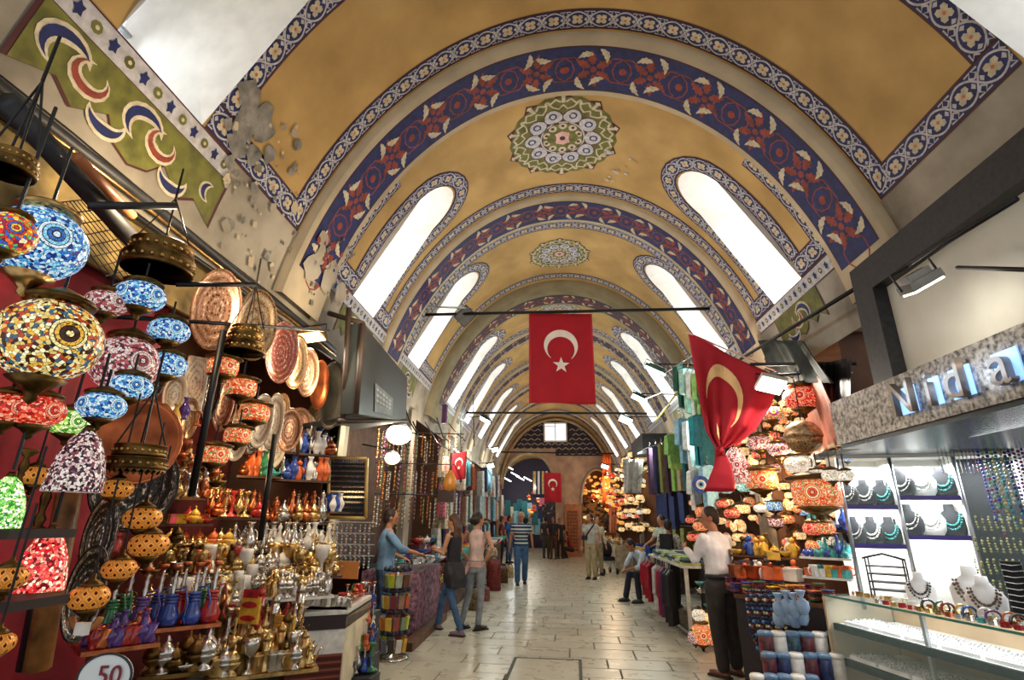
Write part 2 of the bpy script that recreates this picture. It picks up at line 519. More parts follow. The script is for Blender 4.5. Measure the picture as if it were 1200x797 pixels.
for i, (y0, y1, nb, fb, lf) in enumerate(RIBS):
    yc = (y0 + y1) / 2; det = 2 if i < 3 else 1
    rb = MB(); ya, yb = y0 - .09, y1 + .07
    if i == 2: ya = y0 - .5
    vs = []; fs = []; n = 60; SM = z2s(3.6)
    prof = [(ya, 0), (ya, lf), (yb, lf), (yb, 0)]
    for k in range(n + 1):
        s = -SM + 2 * SM * k / n
        for (y, l) in prof: vs.append(V(s, y, l))
    for k in range(n):
        for j in range(3):
            a = k * 4 + j; fs.append((a, a + 1, a + 5, a + 4))
    rb.add(vs, fs, m_cream if i != 2 else m_olive_cream, True)
    rib = obj('arch_rib', rb, parent=ceiling)
    bd = MB(); leaf_band(bd, SR if i > 0 else z2s(3.92), y0, y1, lf + .002, m_navy if i < 2 else m_purple, det)
    obj('painted_leaf_band', bd, parent=rib)
# field borders and window borders
def field(y_near, y_far, win, det, near_full=True, hw=.115):
    """borders of one bay side: up the near arch, along the cornice to the window, round the window head"""
    for sg in (-1, 1):
        mb = MB()
        a, b = win; yc, r = (a + b) / 2, (b - a) / 2 + hw
        if y_near is not None: 
            p = [(sg * (z2s(5.4) if near_full is False else 0.0), y_near), (sg * (SC - hw), y_near), (sg * (SC - hw), a - hw * .2)]
            flower_border(mb, subdiv(p), hw, .004, det=det)
        if y_far is not None:
            p = [(sg * .0, y_far), (sg * (SC - hw), y_far), (sg * (SC - hw), b + hw * .2)]
            flower_border(mb, subdiv(p), hw, .004, det=det)
        hd = [(sg * (SCAP - 1.25 * r * sin(PI * k / 12)), yc - r * cos(PI * k / 12)) for k in range(13)]
        p = [(sg * (SC - 2 * hw), yc - r)] + subdiv([(sg * (SC - 2 * hw), yc - r), hd[0]])[1:] + hd[1:] + subdiv([hd[-1], (sg * (SC - 2 * hw), yc + r)])[1:]
        flower_border(mb, p, hw, .006, det=det)
        obj('painted_flower_border', mb, parent=ceiling)
def subdiv(p, step=.15):
    o = [p[0]]
    for i in range(1, len(p)):
        a, b = Vector(p[i - 1]), Vector(p[i]); n = max(1, int((b - a).length / step))
        o += [tuple(a.lerp(b, k / n)) for k in range(1, n + 1)]
    return o
field(None, 3.99, WINS[0], 2)
field(5.02, 6.85, WINS[1], 2, False)
field(7.91, 9.89, WINS[2], 2)
field(11.25, 12.73, WINS[3], 1)
field(13.55, 15.52, WINS[4], 1)
field(16.3, 18.27, WINS[5], 1)
field(19.05, 21.2, WINS[6], 1)
field(21.95, 24.0, WINS[7], 1)
# painted cornice with its row of small keys, below the windows
for sg in (-1, 1):
    mb = MB(); w = MB()
    y = .4
    for (ya, yb) in ((.4, 3.05), (4.95, 7.0), (7.75, 10.0), (11.2, 12.85), (13.5, 15.6)):
        if sg > 0 and ya < 4: continue
        F, Ln, _ = ribbon_map([(sg * (SC + .09), ya), (sg * (SC + .09), yb)])
        k = max(2, int(Ln / .3))
        for i in range(k):
            a, b = Ln * i / k, Ln * (i + 1) / k
            lay(mb, F, [([(a, -.085), (b, -.085), (b, .085), (a, .085)], m_pwhite, 0), ([(a, -.085), (b, -.085), (b, -.075), (a, -.075)], m_wine, .002),
                        ([(a, .075), (b, .075), (b, .085), (a, .085)], m_wine, .002)], .006)
        n = int(Ln / .115)
        for i in range(n):
            c = (i + .5) * Ln / n
            if i % 2: lay(mb, F, [([(c + .036 * cos(t * PI / 5) * (1 if t % 2 else .6), .05 * sin(t * PI / 5) * (1 if t % 2 else .6)) for t in range(10)], m_navy, .004)], .006)
            else: lay(mb, F, [([(c + .034 * cos(t * PI / 4), .036 * sin(t * PI / 4)) for t in range(8)], m_olive, .004), ([(c + .014 * cos(t * PI / 3), .014 * sin(t * PI / 3)) for t in range(6)], m_pcream, .006)], .006)
    # scalloped olive hanging panel with scrolls beneath it
    def scallop(yc, hl, drop, scrolls):
        SO = SC + .17
        G = lambda u, d: (sg * (SO + d), yc + u)
        out = [(-hl, 0), (-hl, drop * .95), (-hl * .72, drop * .72), (-hl * .55, drop * .92), (-hl * .3, drop * .62), (-hl * .18, drop * .9), (0, drop * 1.02)]
        out = out + [(-x, d) for x, d in out[::-1][1:]]
        for (sc_, m, l) in ((1, m_wine, 0), (.965, m_olive, .002)):
            pts = [(x * sc_, d * sc_) for x, d in out]
            # split in columns so the panel follows the curved wall
            for i in range(len(pts) - 1):
                (x0, d0), (x1, d1) = pts[i], pts[i + 1]
                if abs(x1 - x0) < 1e-4: continue
                vs = [V(*G(x0, 0), .006 + l), V(*G(x1, 0), .006 + l), V(*G(x1, d1 / 2), .006 + l), V(*G(x1, d1), .006 + l), V(*G(x0, d0), .006 + l), V(*G(x0, d0 / 2), .006 + l)]
                mb.add(vs, [(0, 1, 2, 5), (5, 2, 3, 4)], m)
        for (cx, cd, r, t0, t1, m, wd) in scrolls:
            pts = [(cx + r * cos(t0 + (t1 - t0) * k / 12), cd + r * .8 * sin(t0 + (t1 - t0) * k / 12)) for k in range(13)]
            for q in range(12):
                w0 = wd * sin(PI * (q + .1) / 12.2); w1 = wd * sin(PI * (q + 1.1) / 12.2)
                c_ = Vector((cx, cd)); a, b = Vector(pts[q]), Vector(pts[q + 1]); na, nb_ = (a - c_).normalized(), (b - c_).normalized()
                lay(mb, lambda u, d: G(u, d), [([a + na * w0, b + nb_ * w1, b - nb_ * w1, a - na * w0], m, .005 + .002 * (wd < .03))], .006)
    big = lambda c, e: [(c - .1, .17, .13, 1.9, 6.0, m_pcream, .055), (c - .1, .17, .13, 2.2, 5.6, m_navy, .028), (c + .05, .16, .1, -.8, 4.6, m_pcream, .045),
                        (c + .05, .16, .1, -.5, 4.2, m_dkred, .022), (c + .22, .26, .12, -.2, 3.0, m_pcream, .05), (c + .22, .26, .12, .2, 2.7, m_navy, .028), (c, .22, .04, 0, 6.28, m_pcream, .012)]
    if sg < 0:
        scallop(2.35, .78, .42, big(2.45 - 2.35, 0) + big(-.45, 0)[:6] + [(.66, .18, .08, 1.5, 4.7, m_pcream, .04), (.66, .18, .08, 1.8, 4.4, m_navy, .02)])
    scallop(6.0, .55, .38, big(0, 0)); scallop(8.6, .5, .36, big(0, 0)); scallop(12.1, .4, .33, big(0, 0)[:4])
    obj('painted_cornice', mb, parent=wl if sg < 0 else wr)
# ceiling medallions
def medallion(yc, ry, rx, det=2):
    mb = MB(); lift = .004
    P = lambda r, a: (r * rx * sin(a), yc + r * ry * cos(a))
    def poly(pts, m, l): mb.add([V(p[0] if abs(p[0]) > 1e-6 else 1e-6, p[1], lift + l) for p in pts], [tuple(range(len(pts)))], m)
    N = 10
    ring = []
    for i in range(N * 4):
        a = 2 * PI * i / (N * 4); r = (1.0, .9, .93, .9)[i % 4]
        ring.append(P(r, a))
    for i in range(len(ring)):
        a0, a1 = 2 * PI * i / (N * 4), 2 * PI * (i + 1) / (N * 4)
        poly([P(.85, a0), ring[i], ring[(i + 1) % len(ring)], P(.85, a1)], m_wine if i % 4 in (0, 3) else m_olive, 0)
        for q in range(6): poly([P(max(1e-3, q * .148), a0), P(.148 * (q + 1), a0), P(.148 * (q + 1), a1), P(max(1e-3, q * .148), a1)], m_olive, .002)
    def st(pts, w, m, l):
        for q in stroke([P(r, a) for r, a in pts], w): poly(q, m, l)
    for k in range(N):
        a = 2 * PI * k / N; h = PI / N
        st([(.93, a), (.78, a)], .045, m_pcream, .005)
        poly([P(.93, a - .06), P(.88, a), P(.93, a + .06), P(.97, a)], m_pcream, .006)
        for sg in (-1, 1):
            st([(.8, a + sg * .05), (.86, a + sg * h * .45), (.8, a + sg * h * .8), (.86, a + sg * h * 1.0)], .03, m_pcream, .005)
            st([(.74, a), (.66, a + sg * h * .35), (.72, a + sg * h * .75), (.82, a + sg * h * .95)], .022, m_pcream, .005)
        b = a + h
        poly([P(.5 + .17 * cos(t * PI / 6) , b + .33 * sin(t * PI / 6) * (1.1 - .35 * cos(t * PI / 6))) for t in range(12)], m_wine, .005)
        poly([P(.52 + .14 * cos(t * PI / 6) , b + .27 * sin(t * PI / 6) * (1.1 - .35 * cos(t * PI / 6))) for t in range(12)], m_pwhite, .007)
        poly([P(.53 + .075 * cos(t * PI / 4) , b + .13 * sin(t * PI / 4)) for t in range(8)], m_navy, .009)
        poly([P(.53 + .045 * cos(t * PI / 4) , b + .08 * sin(t * PI / 4)) for t in range(8)], m_pwhite, .011)
        poly([P(.28 + .07 * cos(t * PI / 4) , a + .26 * sin(t * PI / 4)) for t in range(8)], m_pcream, .007)
        poly([P(.29 + .03 * cos(t * PI / 4) , a + .1 * sin(t * PI / 4)) for t in range(8)], m_wine, .009)
    for i in range(24):
        a0, a1 = 2 * PI * i / 24, 2 * PI * (i + 1) / 24
        poly([P(.385, a0), P(.385, a1), P(.36, a1), P(.36, a0)], m_pwhite, .006)
        poly([(1e-6, yc), P(.36, a0), P(.36, a1)], m_olive, .004)
        poly([(1e-6, yc), P(.15 + .02 * (i % 3 == 0), a0), P(.15, a1)], mat('pink_paint', 'd8a8a0', .6), .007)
        poly([(1e-6, yc), P(.05, a0), P(.05, a1)], m_wine, .009)
    obj('painted_medallion', mb, parent=ceiling)
medallion(5.73, .8, .78); medallion(8.95, .6, .62); medallion(11.7, .42, .6); medallion(14.5, .6, .6, 1); medallion(17.3, .5, .6, 1)
# flaked patches of plaster
fl = MB()
def patch(s, y, r, lift, m, n=11, sy=1.0):
    pts = [(s + r * (.55 + .6 * R.random()) * cos(2 * PI * k / n), y + sy * r * (.55 + .6 * R.random()) * sin(2 * PI * k / n)) for k in range(n)]
    fl.add([V(*p, lift) for p in pts], [tuple(range(n))], m)
def patch_at(u, v, rr, m, lift=.018):
    # find (s, y) on the vault under a view direction
    d = ray(u, v); t = 1.0
    while t < 12:
        q = EYE + d * t; o = q.x - AX(q.y)
        if q.z > ZS and math.hypot(o / A_, (q.z - ZS) / R_) >= 1 or abs(o) > A_: break
        t += .004
    tt = math.atan2(abs(o) / A_, (q.z - ZS) / R_)
    s = next(a[0] for a in _tab if a[1] >= min(tt, PI / 2 - 1e-6)); patch(math.copysign(s, o), q.y, rr, lift, m)
for (u, v, r_) in ((285, 118, .14), (300, 150, .17), (283, 150, .16), (270, 175, .12), (290, 185, .1), (262, 195, .07), (310, 185, .1)): patch_at(u, v, r_, m_grey)
for (u, v, r_) in ((352, 318, .16), (378, 318, .12), (362, 300, .13), (372, 330, .18), (365, 280, .1), (388, 345, .14)): patch_at(u, v, r_, m_wall, .12)
for k in range(75): patch_at(256 + R.random() * 90, 150 + R.random() * 190, .015 + .05 * R.random() ** 2, R.choice([m_grey, m_wall, m_cream]), .022)
for k in range(30): patch_at(350 + R.random() * 55, 280 + R.random() * 90, .015 + .03 * R.random(), R.choice([m_grey, m_dkred, m_grey, m_navy]), .125)
for k in range(14): patch_at(700 + R.random() * 40, 170 + R.random() * 40, .02 + .03 * R.random(), R.choice([m_cream, m_ochre, m_pwhite]), .02)
obj('flaked_plaster', fl, parent=ceiling)
# end wall
ew = MB()
def arch_pts(xc, hw, zs, rise, n=16, z0=0):
    return [(xc - hw, z0)] + [(xc + hw * -cos(PI * k / n), zs + rise * sin(PI * k / n)) for k in range(n + 1)] + [(xc + hw, z0)]
def wall_with_arches(mb, y, arches, m, ztop, x0, x1, th=.3):
    """front face built as columns between openings; arches: (xc, hw, zs, rise)"""
    xs = set([x0, x1])
    for (xc, hw, zs, rise) in arches:
        for k in range(17): xs.add(round(xc - hw * cos(PI * k / 16), 4))
    for k in range(41): xs.add(round(x0 + (x1 - x0) * k / 40, 4))
    xs = sorted(xs)
    def bot(x, side):
        for (xc, hw, zs, rise) in arches:
            if xc - hw - 1e-6 <= x <= xc + hw + 1e-6:
                mid = x + side * 1e-4
                if xc - hw < mid < xc + hw: return zs + rise * math.sqrt(max(0, 1 - ((x - xc) / hw) ** 2))
        return 0
    for a, b in zip(xs, xs[1:]):
        if b - a < 1e-4: continue
        za, zb = bot(a, 1), bot(b, -1)
        ta, tb = ztop(a), ztop(b)
        vs = [W(a, y, za), W(b, y, zb), W(b, y, max(tb, zb)), W(a, y, max(ta, za)), W(a, y + th, za), W(b, y + th, zb)]
        mb.add(vs, [(0, 1, 2, 3), (0, 4, 5, 1)], m)
m_peach = mat('peach_plaster', 'c8aa94', .85, var=.1, scale=2, dark='a4887a')
vt = lambda x: ZS + R_ * math.sqrt(max(0, 1 - (x / A_) ** 2)) if abs(x) < A_ else ZS
wall_with_arches(ew, 26.0, [(-1.35, 1.3, 3.0, 1.75), (1.95, .78, 2.3, 1.6)], m_peach, vt, -A_, A_)
we = obj('wall_back', ew, kind='structure')
lt = MB()
for zz in [4.55 + .12 * k for k in range(18)]:
    for k in range(40):
        x = -2.7 + 5.4 * k / 40
        if abs(x + 1.35) < 1.3 and zz < 4.8: continue
        if vt(x) - .12 > zz and vt(x + .13) - .12 > zz:
            lt.add([W(x, 25.985, zz), W(x + .136, 25.985, zz), W(x + .136, 25.985, zz + .121), W(x, 25.985, zz + .121)], [(0, 1, 2, 3)], m_purple)
for r_ in range(8):
    for k in range(16):
        x = -2.55 + .34 * k + (.17 if r_ % 2 else 0); z = 4.62 + .23 * r_
        if vt(x) - .2 < z or vt(x + .3) - .2 < z or (abs(x + .1) < .72 and 5.1 < z < 6.2): continue
        if abs(x + 1.2) < 1.2 and z < 4.8: continue
        for q in stroke([(x, z), (x + .15, z + .1), (x + .3, z)], .04): lt.add([W(a, 25.975, b) for a, b in q], [(0, 1, 2, 3)], m_pcream)
obj('painted_lattice', lt, parent=we)
wn = bpy.data.objects.new('window_1', None); C.objects.link(wn); wn['kind'] = 'structure'
fr = MB(); cx, cz = 0.0, 5.7
for (dx, dz, sx, sz) in ((0, .45, 1.16, .07), (0, -.45, 1.16, .07), (-.55, 0, .07, .9), (.55, 0, .07, .9), (0, 0, .04, .9), (-.27, .28, .5, .03)): fr.box(W(cx + dx, 25.93, cz + dz), (sx, .1, sz), m_white)
obj('window_frame', fr, parent=wn)
g = MB()
for sx in (-1, 1): g.box(W(cx + sx * .27, 25.95, cz), (.5, .02, .86), MATS['bright_window_glass'])
obj('window_pane', g, parent=wn)
# trim ring in front of the end wall
tr = MB(); pts = [V(-z2s(3.2) + 2 * z2s(3.2) * k / 40, 25.8, .12) for k in range(41)]; tr.tube(pts, .07, m_cream, 6); obj('arch_trim', tr, parent=we)
tr = MB(); tr.tube([W(-1.35 - 1.3 * cos(PI * k / 20), 25.95, 3.0 + 1.75 * sin(PI * k / 20)) for k in range(21)], .09, m_cream, 6); tr.tube([W(1.95 - .78 * cos(PI * k / 20), 25.95, 2.3 + 1.6 * sin(PI * k / 20)) for k in range(21)], .06, m_cream, 6)
obj('arch_trim', tr, parent=we)
# the hall goes on behind the end wall
cr = MB()
n = 24
for k in range(n):
    a0, a1 = PI * k / n, PI * (k + 1) / n
    for (ya, yb, m) in ((26.3, 28.6, m_ochre), (28.6, 29.1, m_purple), (29.1, 33, m_ochre)):
        f = lambda a, y: W(-1.35 - 2.1 * cos(a), y, 2.9 + 2.3 * sin(a))
        cr.add([f(a0, ya), f(a1, ya), f(a1, yb), f(a0, yb)], [(0, 1, 2, 3)], m, True)
for o in (-3.45, .75): cr.add([W(o, 26.3, 0), W(o, 33, 0), W(o, 33, 2.9), W(o, 26.3, 2.9)], [(0, 1, 2, 3)], m_wall)
cr.add([W(-3.5, 33, 0), W(.8, 33, 0), W(.8, 33, 5.5), W(-3.5, 33, 5.5)], [(0, 1, 2, 3)], m_purple)
for (x0, x1, y0, y1) in ((.9, 3.2, 26.3, 29),):
    cr.add([W(x0, 29, 0), W(x1, 29, 0), W(x1, 29, 4.2), W(x0, 29, 4.2)], [(0, 1, 2, 3)], mat('amber_shop_wall', '9a6a3a', .8))
    cr.add([W(x1, 26.3, 0), W(x1, 29, 0), W(x1, 29, 4.2), W(x1, 26.3, 4.2)], [(0, 1, 2, 3)], mat('amber_shop_wall', '9a6a3a', .8))
    cr.add([W(x0, 26.3, 4.2), W(x1, 26.3, 4.2), W(x1, 29, 4.2), W(x0, 29, 4.2)], [(0, 1, 2, 3)], mat('amber_shop_wall', '9a6a3a', .8))
obj('wall_far', cr, kind='structure')
point('stall_light', W(2, 27.3, 2.6), 45, (1, .7, .4))
# floor: slabs one by one near the camera, plain paving beyond
def stone():
    m, nt, b = nmat('floor_stone'); N = nt.nodes; L = nt.links
    tc = N.new('ShaderNodeTexCoord'); oi = N.new('ShaderNodeObjectInfo'); ge = N.new('ShaderNodeNewGeometry')
    nz = N.new('ShaderNodeTexNoise'); nz.inputs['Scale'].default_value = 1.6; nz.inputs['Detail'].default_value = 8; nz.inputs['Roughness'].default_value = .65
    L.new(ge.outputs['Position'], nz.inputs['Vector'])
    r = ramp(nt, [(.25, 'aeab9c'), (.5, 'b8b5a6'), (.72, 'cac7b9')]); L.new(nz.outputs[0], r.inputs[0])
    hs = N.new('ShaderNodeHueSaturation'); L.new(r.outputs[0], hs.inputs['Color'])
    mr = N.new('ShaderNodeMapRange'); mr.inputs[3].default_value = .88; mr.inputs[4].default_value = 1.08; L.new(oi.outputs['Random'], mr.inputs[0]); L.new(mr.outputs[0], hs.inputs['Value'])
    L.new(hs.outputs[0], b.inputs['Base Color'])
    n2 = N.new('ShaderNodeTexNoise'); n2.inputs['Scale'].default_value = 5; L.new(ge.outputs['Position'], n2.inputs['Vector'])
    m2 = N.new('ShaderNodeMapRange'); m2.inputs[3].default_value = .18; m2.inputs[4].default_value = .42; L.new(n2.outputs[0], m2.inputs[0]); L.new(m2.outputs[0], b.inputs['Roughness'])
    bp = N.new('ShaderNodeBump'); bp.inputs['Strength'].default_value = .06; bp.inputs['Distance'].default_value = .01; L.new(nz.outputs[0], bp.inputs['Height']); L.new(bp.outputs[0], b.inputs['Normal'])
    return m
m_stone = stone(); m_joint = mat('joint_mortar', '7d7865', .9)
fb = MB(); fb.add([(-9, -1, -.02), (9, -1, -.02), (9, 34, -.02), (-9, 34, -.02)], [(0, 1, 2, 3)], m_joint)
floor = obj('floor', fb, kind='structure')
slabs = {}
y = 5.2; row = 0
far = MB()
while y < 33:
    h = .42 + .06 * ((row * 7) % 3) - .04
    x = -2.9 + (row % 2) * .38 - .2
    while x < 2.9:
        w = .72 + .09 * ((row * 5 + int(x * 3)) % 3)
        bx = (AX(y) + x + w / 2, y + h / 2, 0)
        hatch = -.75 < x + w / 2 + .33 < .85 and 5.9 < y + h / 2 < 7.3 and False
        d = .006
        if y < 12.0:
            key = (round(w, 2), round(h, 2))
            if key not in slabs:
                mb = MB(); W2, H2 = w / 2 - d, h / 2 - d; e = .006
                mb.add([(-W2, -H2, -.01), (W2, -H2, -.01), (W2, H2, -.01), (-W2, H2, -.01), (-W2 + e, -H2 + e, 0), (W2 - e, -H2 + e, 0), (W2 - e, H2 - e, 0), (-W2 + e, H2 - e, 0)],
                       [(4, 5, 6, 7), (0, 1, 5, 4), (1, 2, 6, 5), (2, 3, 7, 6), (3, 0, 4, 7)], m_stone)
                slabs[key] = mb.mesh('stone_slab')
            o = bpy.data.objects.new('stone_slab', slabs[key]); C.objects.link(o); o.parent = floor; o.location = (bx[0], bx[1], R.uniform(-.0015, .0015))
        else:
            far.add([(bx[0] - w / 2 + d, y + d, 0), (bx[0] + w / 2 - d, y + d, 0), (bx[0] + w / 2 - d, y + h - d, 0), (bx[0] - w / 2 + d, y + h - d, 0)], [(0, 1, 2, 3)], m_stone)
        x += w
    y += h; row += 1
o = obj('far_paving', far, parent=floor, kind='stuff')
ha = thing('floor_hatch', 'square stone hatch cover with dark metal rim set in the floor', 'hatch', W(-.31, 6.62, 0.003))
f = MB(); s_ = .39
for (x, y_, sx, sy) in ((0, .58, 2 * s_, .035), (0, -.6, 2 * s_, .035), (-s_, 0, .035, 1.2), (s_, 0, .035, 1.2)): f.box((x, y_, .002), (sx, sy, .012), mat('rusty_rim', '3f3a30', .6, metal=.4))
obj('rim', f, parent=ha); f = MB(); f.box((0, 0, 0), (2 * s_ - .04, 1.16, .01), m_stone); obj('cover_stone', f, parent=ha)
# ================================================================ people
m_skin = mat('skin', 'c08a68', .55, var=.05)
m_skin2 = mat('tanned_skin', 'a87052', .55, var=.05)
def remesh(o, vox=.012, sm=4):
    md = o.modifiers.new('remesh', 'REMESH'); md.mode = 'VOXEL'; md.voxel_size = vox; md.use_smooth_shade = True
    s = o.modifiers.new('smooth', 'SMOOTH'); s.iterations = sm; s.factor = .5
def folds(o, strength=.015, size=.09):
    t = bpy.data.textures.get('folds') or bpy.data.textures.new('folds', 'CLOUDS'); t.noise_scale = .12
    d = o.modifiers.new('folds', 'DISPLACE'); d.texture = t; d.strength = strength; d.mid_level = .5; d.texture_coords = 'LOCAL'
def loft(mb, rings, m=None, n=14):
    """rings: (centre, rx, ry, side axis, up axis)"""
    vs = []; fs = []
    for (c, rx, ry, ax) in rings:
        c = Vector(c); ax = Vector(ax).normalized(); 
        fw = Vector((0, 0, 1)).cross(ax).normalized()
        for j in range(n):
            w = 2 * PI * j / n; vs.append(c + ax * rx * cos(w) + fw * ry * sin(w))
    for i in range(len(rings) - 1):
        for j in range(n): fs.append((i * n + j, i * n + (j + 1) % n, (i + 1) * n + (j + 1) % n, (i + 1) * n + j))
    fs.append(tuple(range(n))[::-1]); fs.append(tuple((len(rings) - 1) * n + j for j in range(n)))
    mb.add(vs, fs, m, True)
def limb(mb, pts, rs, m=None):
    mb.tube(pts, rs, m, 10)
    for p, r in zip(pts, rs): mb.ball(p, r * .99, m, 10, 6)
def hand(mb, wrist, dirv, palm, side, m=None):
    """palm and five separate bent fingers; dirv the way the hand points, palm the way the palm faces"""
    d = Vector(dirv).normalized(); pn = Vector(palm); pn = (pn - d * pn.dot(d)).normalized(); a = d.cross(pn)
    w = Vector(wrist); c = w + d * .05
    M = Matrix((a, d, pn)).transposed()
    mb.ball(c, 1, m, 10, 6, (.04, .052, .016), M)
    for k, (off, L) in enumerate(((-.03, .062), (-.01, .074), (.011, .07), (.03, .055))):
        b = w + d * .088 + a * off
        k1 = b + d * L * .5 + pn * .006; k2 = k1 + d * L * .32 + pn * .018; k3 = k2 + d * L * .12 + pn * .02
        mb.tube([b, k1, k2, k3], [.0098, .0092, .0085, .0075], m, 6)
    t0 = w + d * .03 - a * side * .03; t1 = t0 - a * side * .022 + d * .03 + pn * .008; t2 = t1 + d * .028 - a * side * .003 + pn * .012
    mb.tube([t0, t1, t2], [.0125, .011, .0095], m, 6)
def person(name, label, loc, rz, P, skin, top, trousers, shoes, hair, sleeve=.55, h=1.75, hairlen=0, bag=None, extra=None, group=None, vox=.014, bald=0, tank=False, skirt=None, loose=1.0, tuck=False):
    """P: joints in local metres for a 1.75 m figure facing -y"""
    root = thing(name, label, 'person', loc, rz, group, h / 1.75)
    d = dict(pelvis=(0, 0, .93), waist=(0, 0, 1.08), chest=(0, 0, 1.3), neck=(0, .0, 1.47), head=(0, -.02, 1.63), look=(0, -1, -.05),
             shL=(.185, 0, 1.42), elL=(.25, .03, 1.15), wrL=(.26, -.08, .9), shR=(-.185, 0, 1.42), elR=(-.25, .03, 1.15), wrR=(-.26, -.08, .9),
             hipL=(.09, 0, .9), knL=(.1, -.02, .49), anL=(.1, .02, .09), hipR=(-.09, 0, .9), knR=(-.1, -.02, .49), anR=(-.1, .02, .09),
             toeL=(.0, -1, 0), toeR=(0, -1, 0), palmL=(0, -.3, -1), palmR=(0, -.3, -1), ax=(1, 0, 0), hax=(1, 0, 0), hdL=None, hdR=None)
    d.update(P); J = {k: (Vector(v) if v is not None else None) for k, v in d.items()}
    # ---- the body: one continuous surface
    b = MB(); ax, hax = J['ax'], J['hax']
    slim = .9 if hairlen else 1
    loft(b, [(J['pelvis'] - Vector((0, 0, .08)), .13, .1, hax), (J['pelvis'], .155, .11, hax), (J['waist'], .125 * slim, .09, ax), (J['chest'], .15 * slim, .1, ax), (J['chest'].lerp(J['neck'], .65), .15 * slim, .085, ax), (J['neck'], .06, .055, ax)])
    limb(b, [J['neck'] - Vector((0, 0, .03)), J['neck'].lerp(J['head'], .45)], [.056, .05])
    lk = J['look'].normalized(); sd = lk.cross(Vector((0, 0, 1))).normalized(); up = sd.cross(lk)
    M = Matrix((sd, lk, up)).transposed(); H = J['head']
    b.ball(H + up * .02, 1, None, 14, 10, (.077, .097, .108), M)                      # skull
    b.ball(H - up * .05 + lk * .03, 1, None, 12, 8, (.055, .068, .068), M)            # jaw
    b.ball(H - up * .1 + lk * .065, .02, None, 8, 5)                                  # chin
    b.tube([H + lk * .094 + up * .012, H + lk * .122 - up * .028, H + lk * .098 - up * .036], [.009, .015, .008], None, 6)
    for s in (-1, 1):
        b.ball(H + sd * s * .08 - up * .005, 1, None, 8, 5, (.009, .02, .032), M)      # ears
        b.ball(H + sd * s * .035 + lk * .083 + up * .028, .017, None, 6, 4)
    b.ball(H + lk * .09 - up * .065, 1, None, 8, 5, (.026, .012, .01), M)
    for S, sg in (('L', 1), ('R', -1)):
        limb(b, [J['sh' + S], J['el' + S], J['wr' + S]], [.05 * slim, .038 * slim, .026])
        hd = J['hd' + S] or (J['wr' + S] - J['el' + S])
        hand(b, J['wr' + S], hd, J['palm' + S], sg)
        limb(b, [J['hip' + S], J['kn' + S], J['an' + S]], [.075, .044, .032])
    bo = obj('body', b, skin, root); remesh(bo, .0095 if vox < .016 else vox, 2)
    # eyes and brows
    e = MB()
    for s in (-1, 1):
        e.ball(H + sd * s * .034 + lk * .094 + up * .022, .0085, mat('dark_eye', '1b1512', .3), 6, 4)
        e.tube([H + sd * s * .016 + lk * .1 + up * .045, H + sd * s * .052 + lk * .086 + up * .047], .0045, hair, 5)
    e.box(H + lk * .103 - up * .065, (.03, .006, .006), mat('lip', '8a4a42', .5), 0, M)
    obj('eyes', e, None, root)
    # ---- hair
    if not bald:
        g = MB(); g.ball(H + up * .035 - lk * .018, 1, None, 14, 9, (.088, .1, .105), M)
        g.ball(H - up * .01 - lk * .05, 1, None, 12, 8, (.078, .06, .09), M)
        if hairlen:
            for k in range(9):
                a = (k - 4) / 4; p = H + sd * a * .075 - lk * (.07 - .03 * abs(a)) + up * .03
                q = p - Vector((0, 0, hairlen * (1 - .15 * abs(a)))) - lk * .03 + sd * a * .02
                g.tube([p, p.lerp(q, .4) - lk * .03, p.lerp(q, .75) - lk * .015, q], [.035, .04, .034, .012], None, 8)
        ho = obj('hair', g, hair, root); remesh(ho, .014, 2); folds(ho, .012)
    # ---- trousers
    t = MB()
    loft(t, [(J['pelvis'] - Vector((0, 0, .1)), .145, .115, hax), (J['pelvis'], .17, .125, hax), (J['pelvis'].lerp(J['waist'], .6), .15 * slim, .112, ax)])
    w = loose if skirt != 'slim' else .82
    for S in 'LR':
        hp, kn, an = J['hip' + S], J['kn' + S], J['an' + S]
        limb(t, [hp, hp.lerp(kn, .5), kn, kn.lerp(an, .6), an + Vector((0, 0, .02))], [.1 * (1 + (w - 1) * .5), .088 * w, .072 * w, .066 * w, .062 * w])
    to = obj('trousers', t, trousers, root); remesh(to, vox, 3); folds(to, .016)
    # ---- shirt
    if top:
        s = MB(); k = .93 if tank else loose
        loft(s, [(J['pelvis'] + Vector((0, 0, .09 if tuck else 0.0)), (.155 if tuck else .17) * k, .125 * (1 if tuck else k), hax), (J['waist'], .145 * k * slim, .112 * k, ax), (J['chest'], .168 * k * slim, .12 * k, ax), (J['chest'].lerp(J['neck'], .55), .17 * min(k, 1.05) * slim, .1, ax), (J['chest'].lerp(J['neck'], .82), .12 * slim, .082, ax), (J['neck'] + Vector((0, 0, .01)), .066, .066, ax)])
        if not tank:
            for S in 'LR':
                sh, el, wr = J['sh' + S], J['el' + S], J['wr' + S]
                if sleeve <= 1: limb(s, [sh, sh.lerp(el, sleeve)], [.068 * slim, .06 * slim])
                else: sh = sh - Vector((0, 0, .015)); limb(s, [sh, sh.lerp(el, .5), el, el.lerp(wr, min(.93, sleeve - 1))], [.062, .06, .054, .044])
        so = obj('shirt', s, top, root); remesh(so, vox, 3); folds(so, .014)
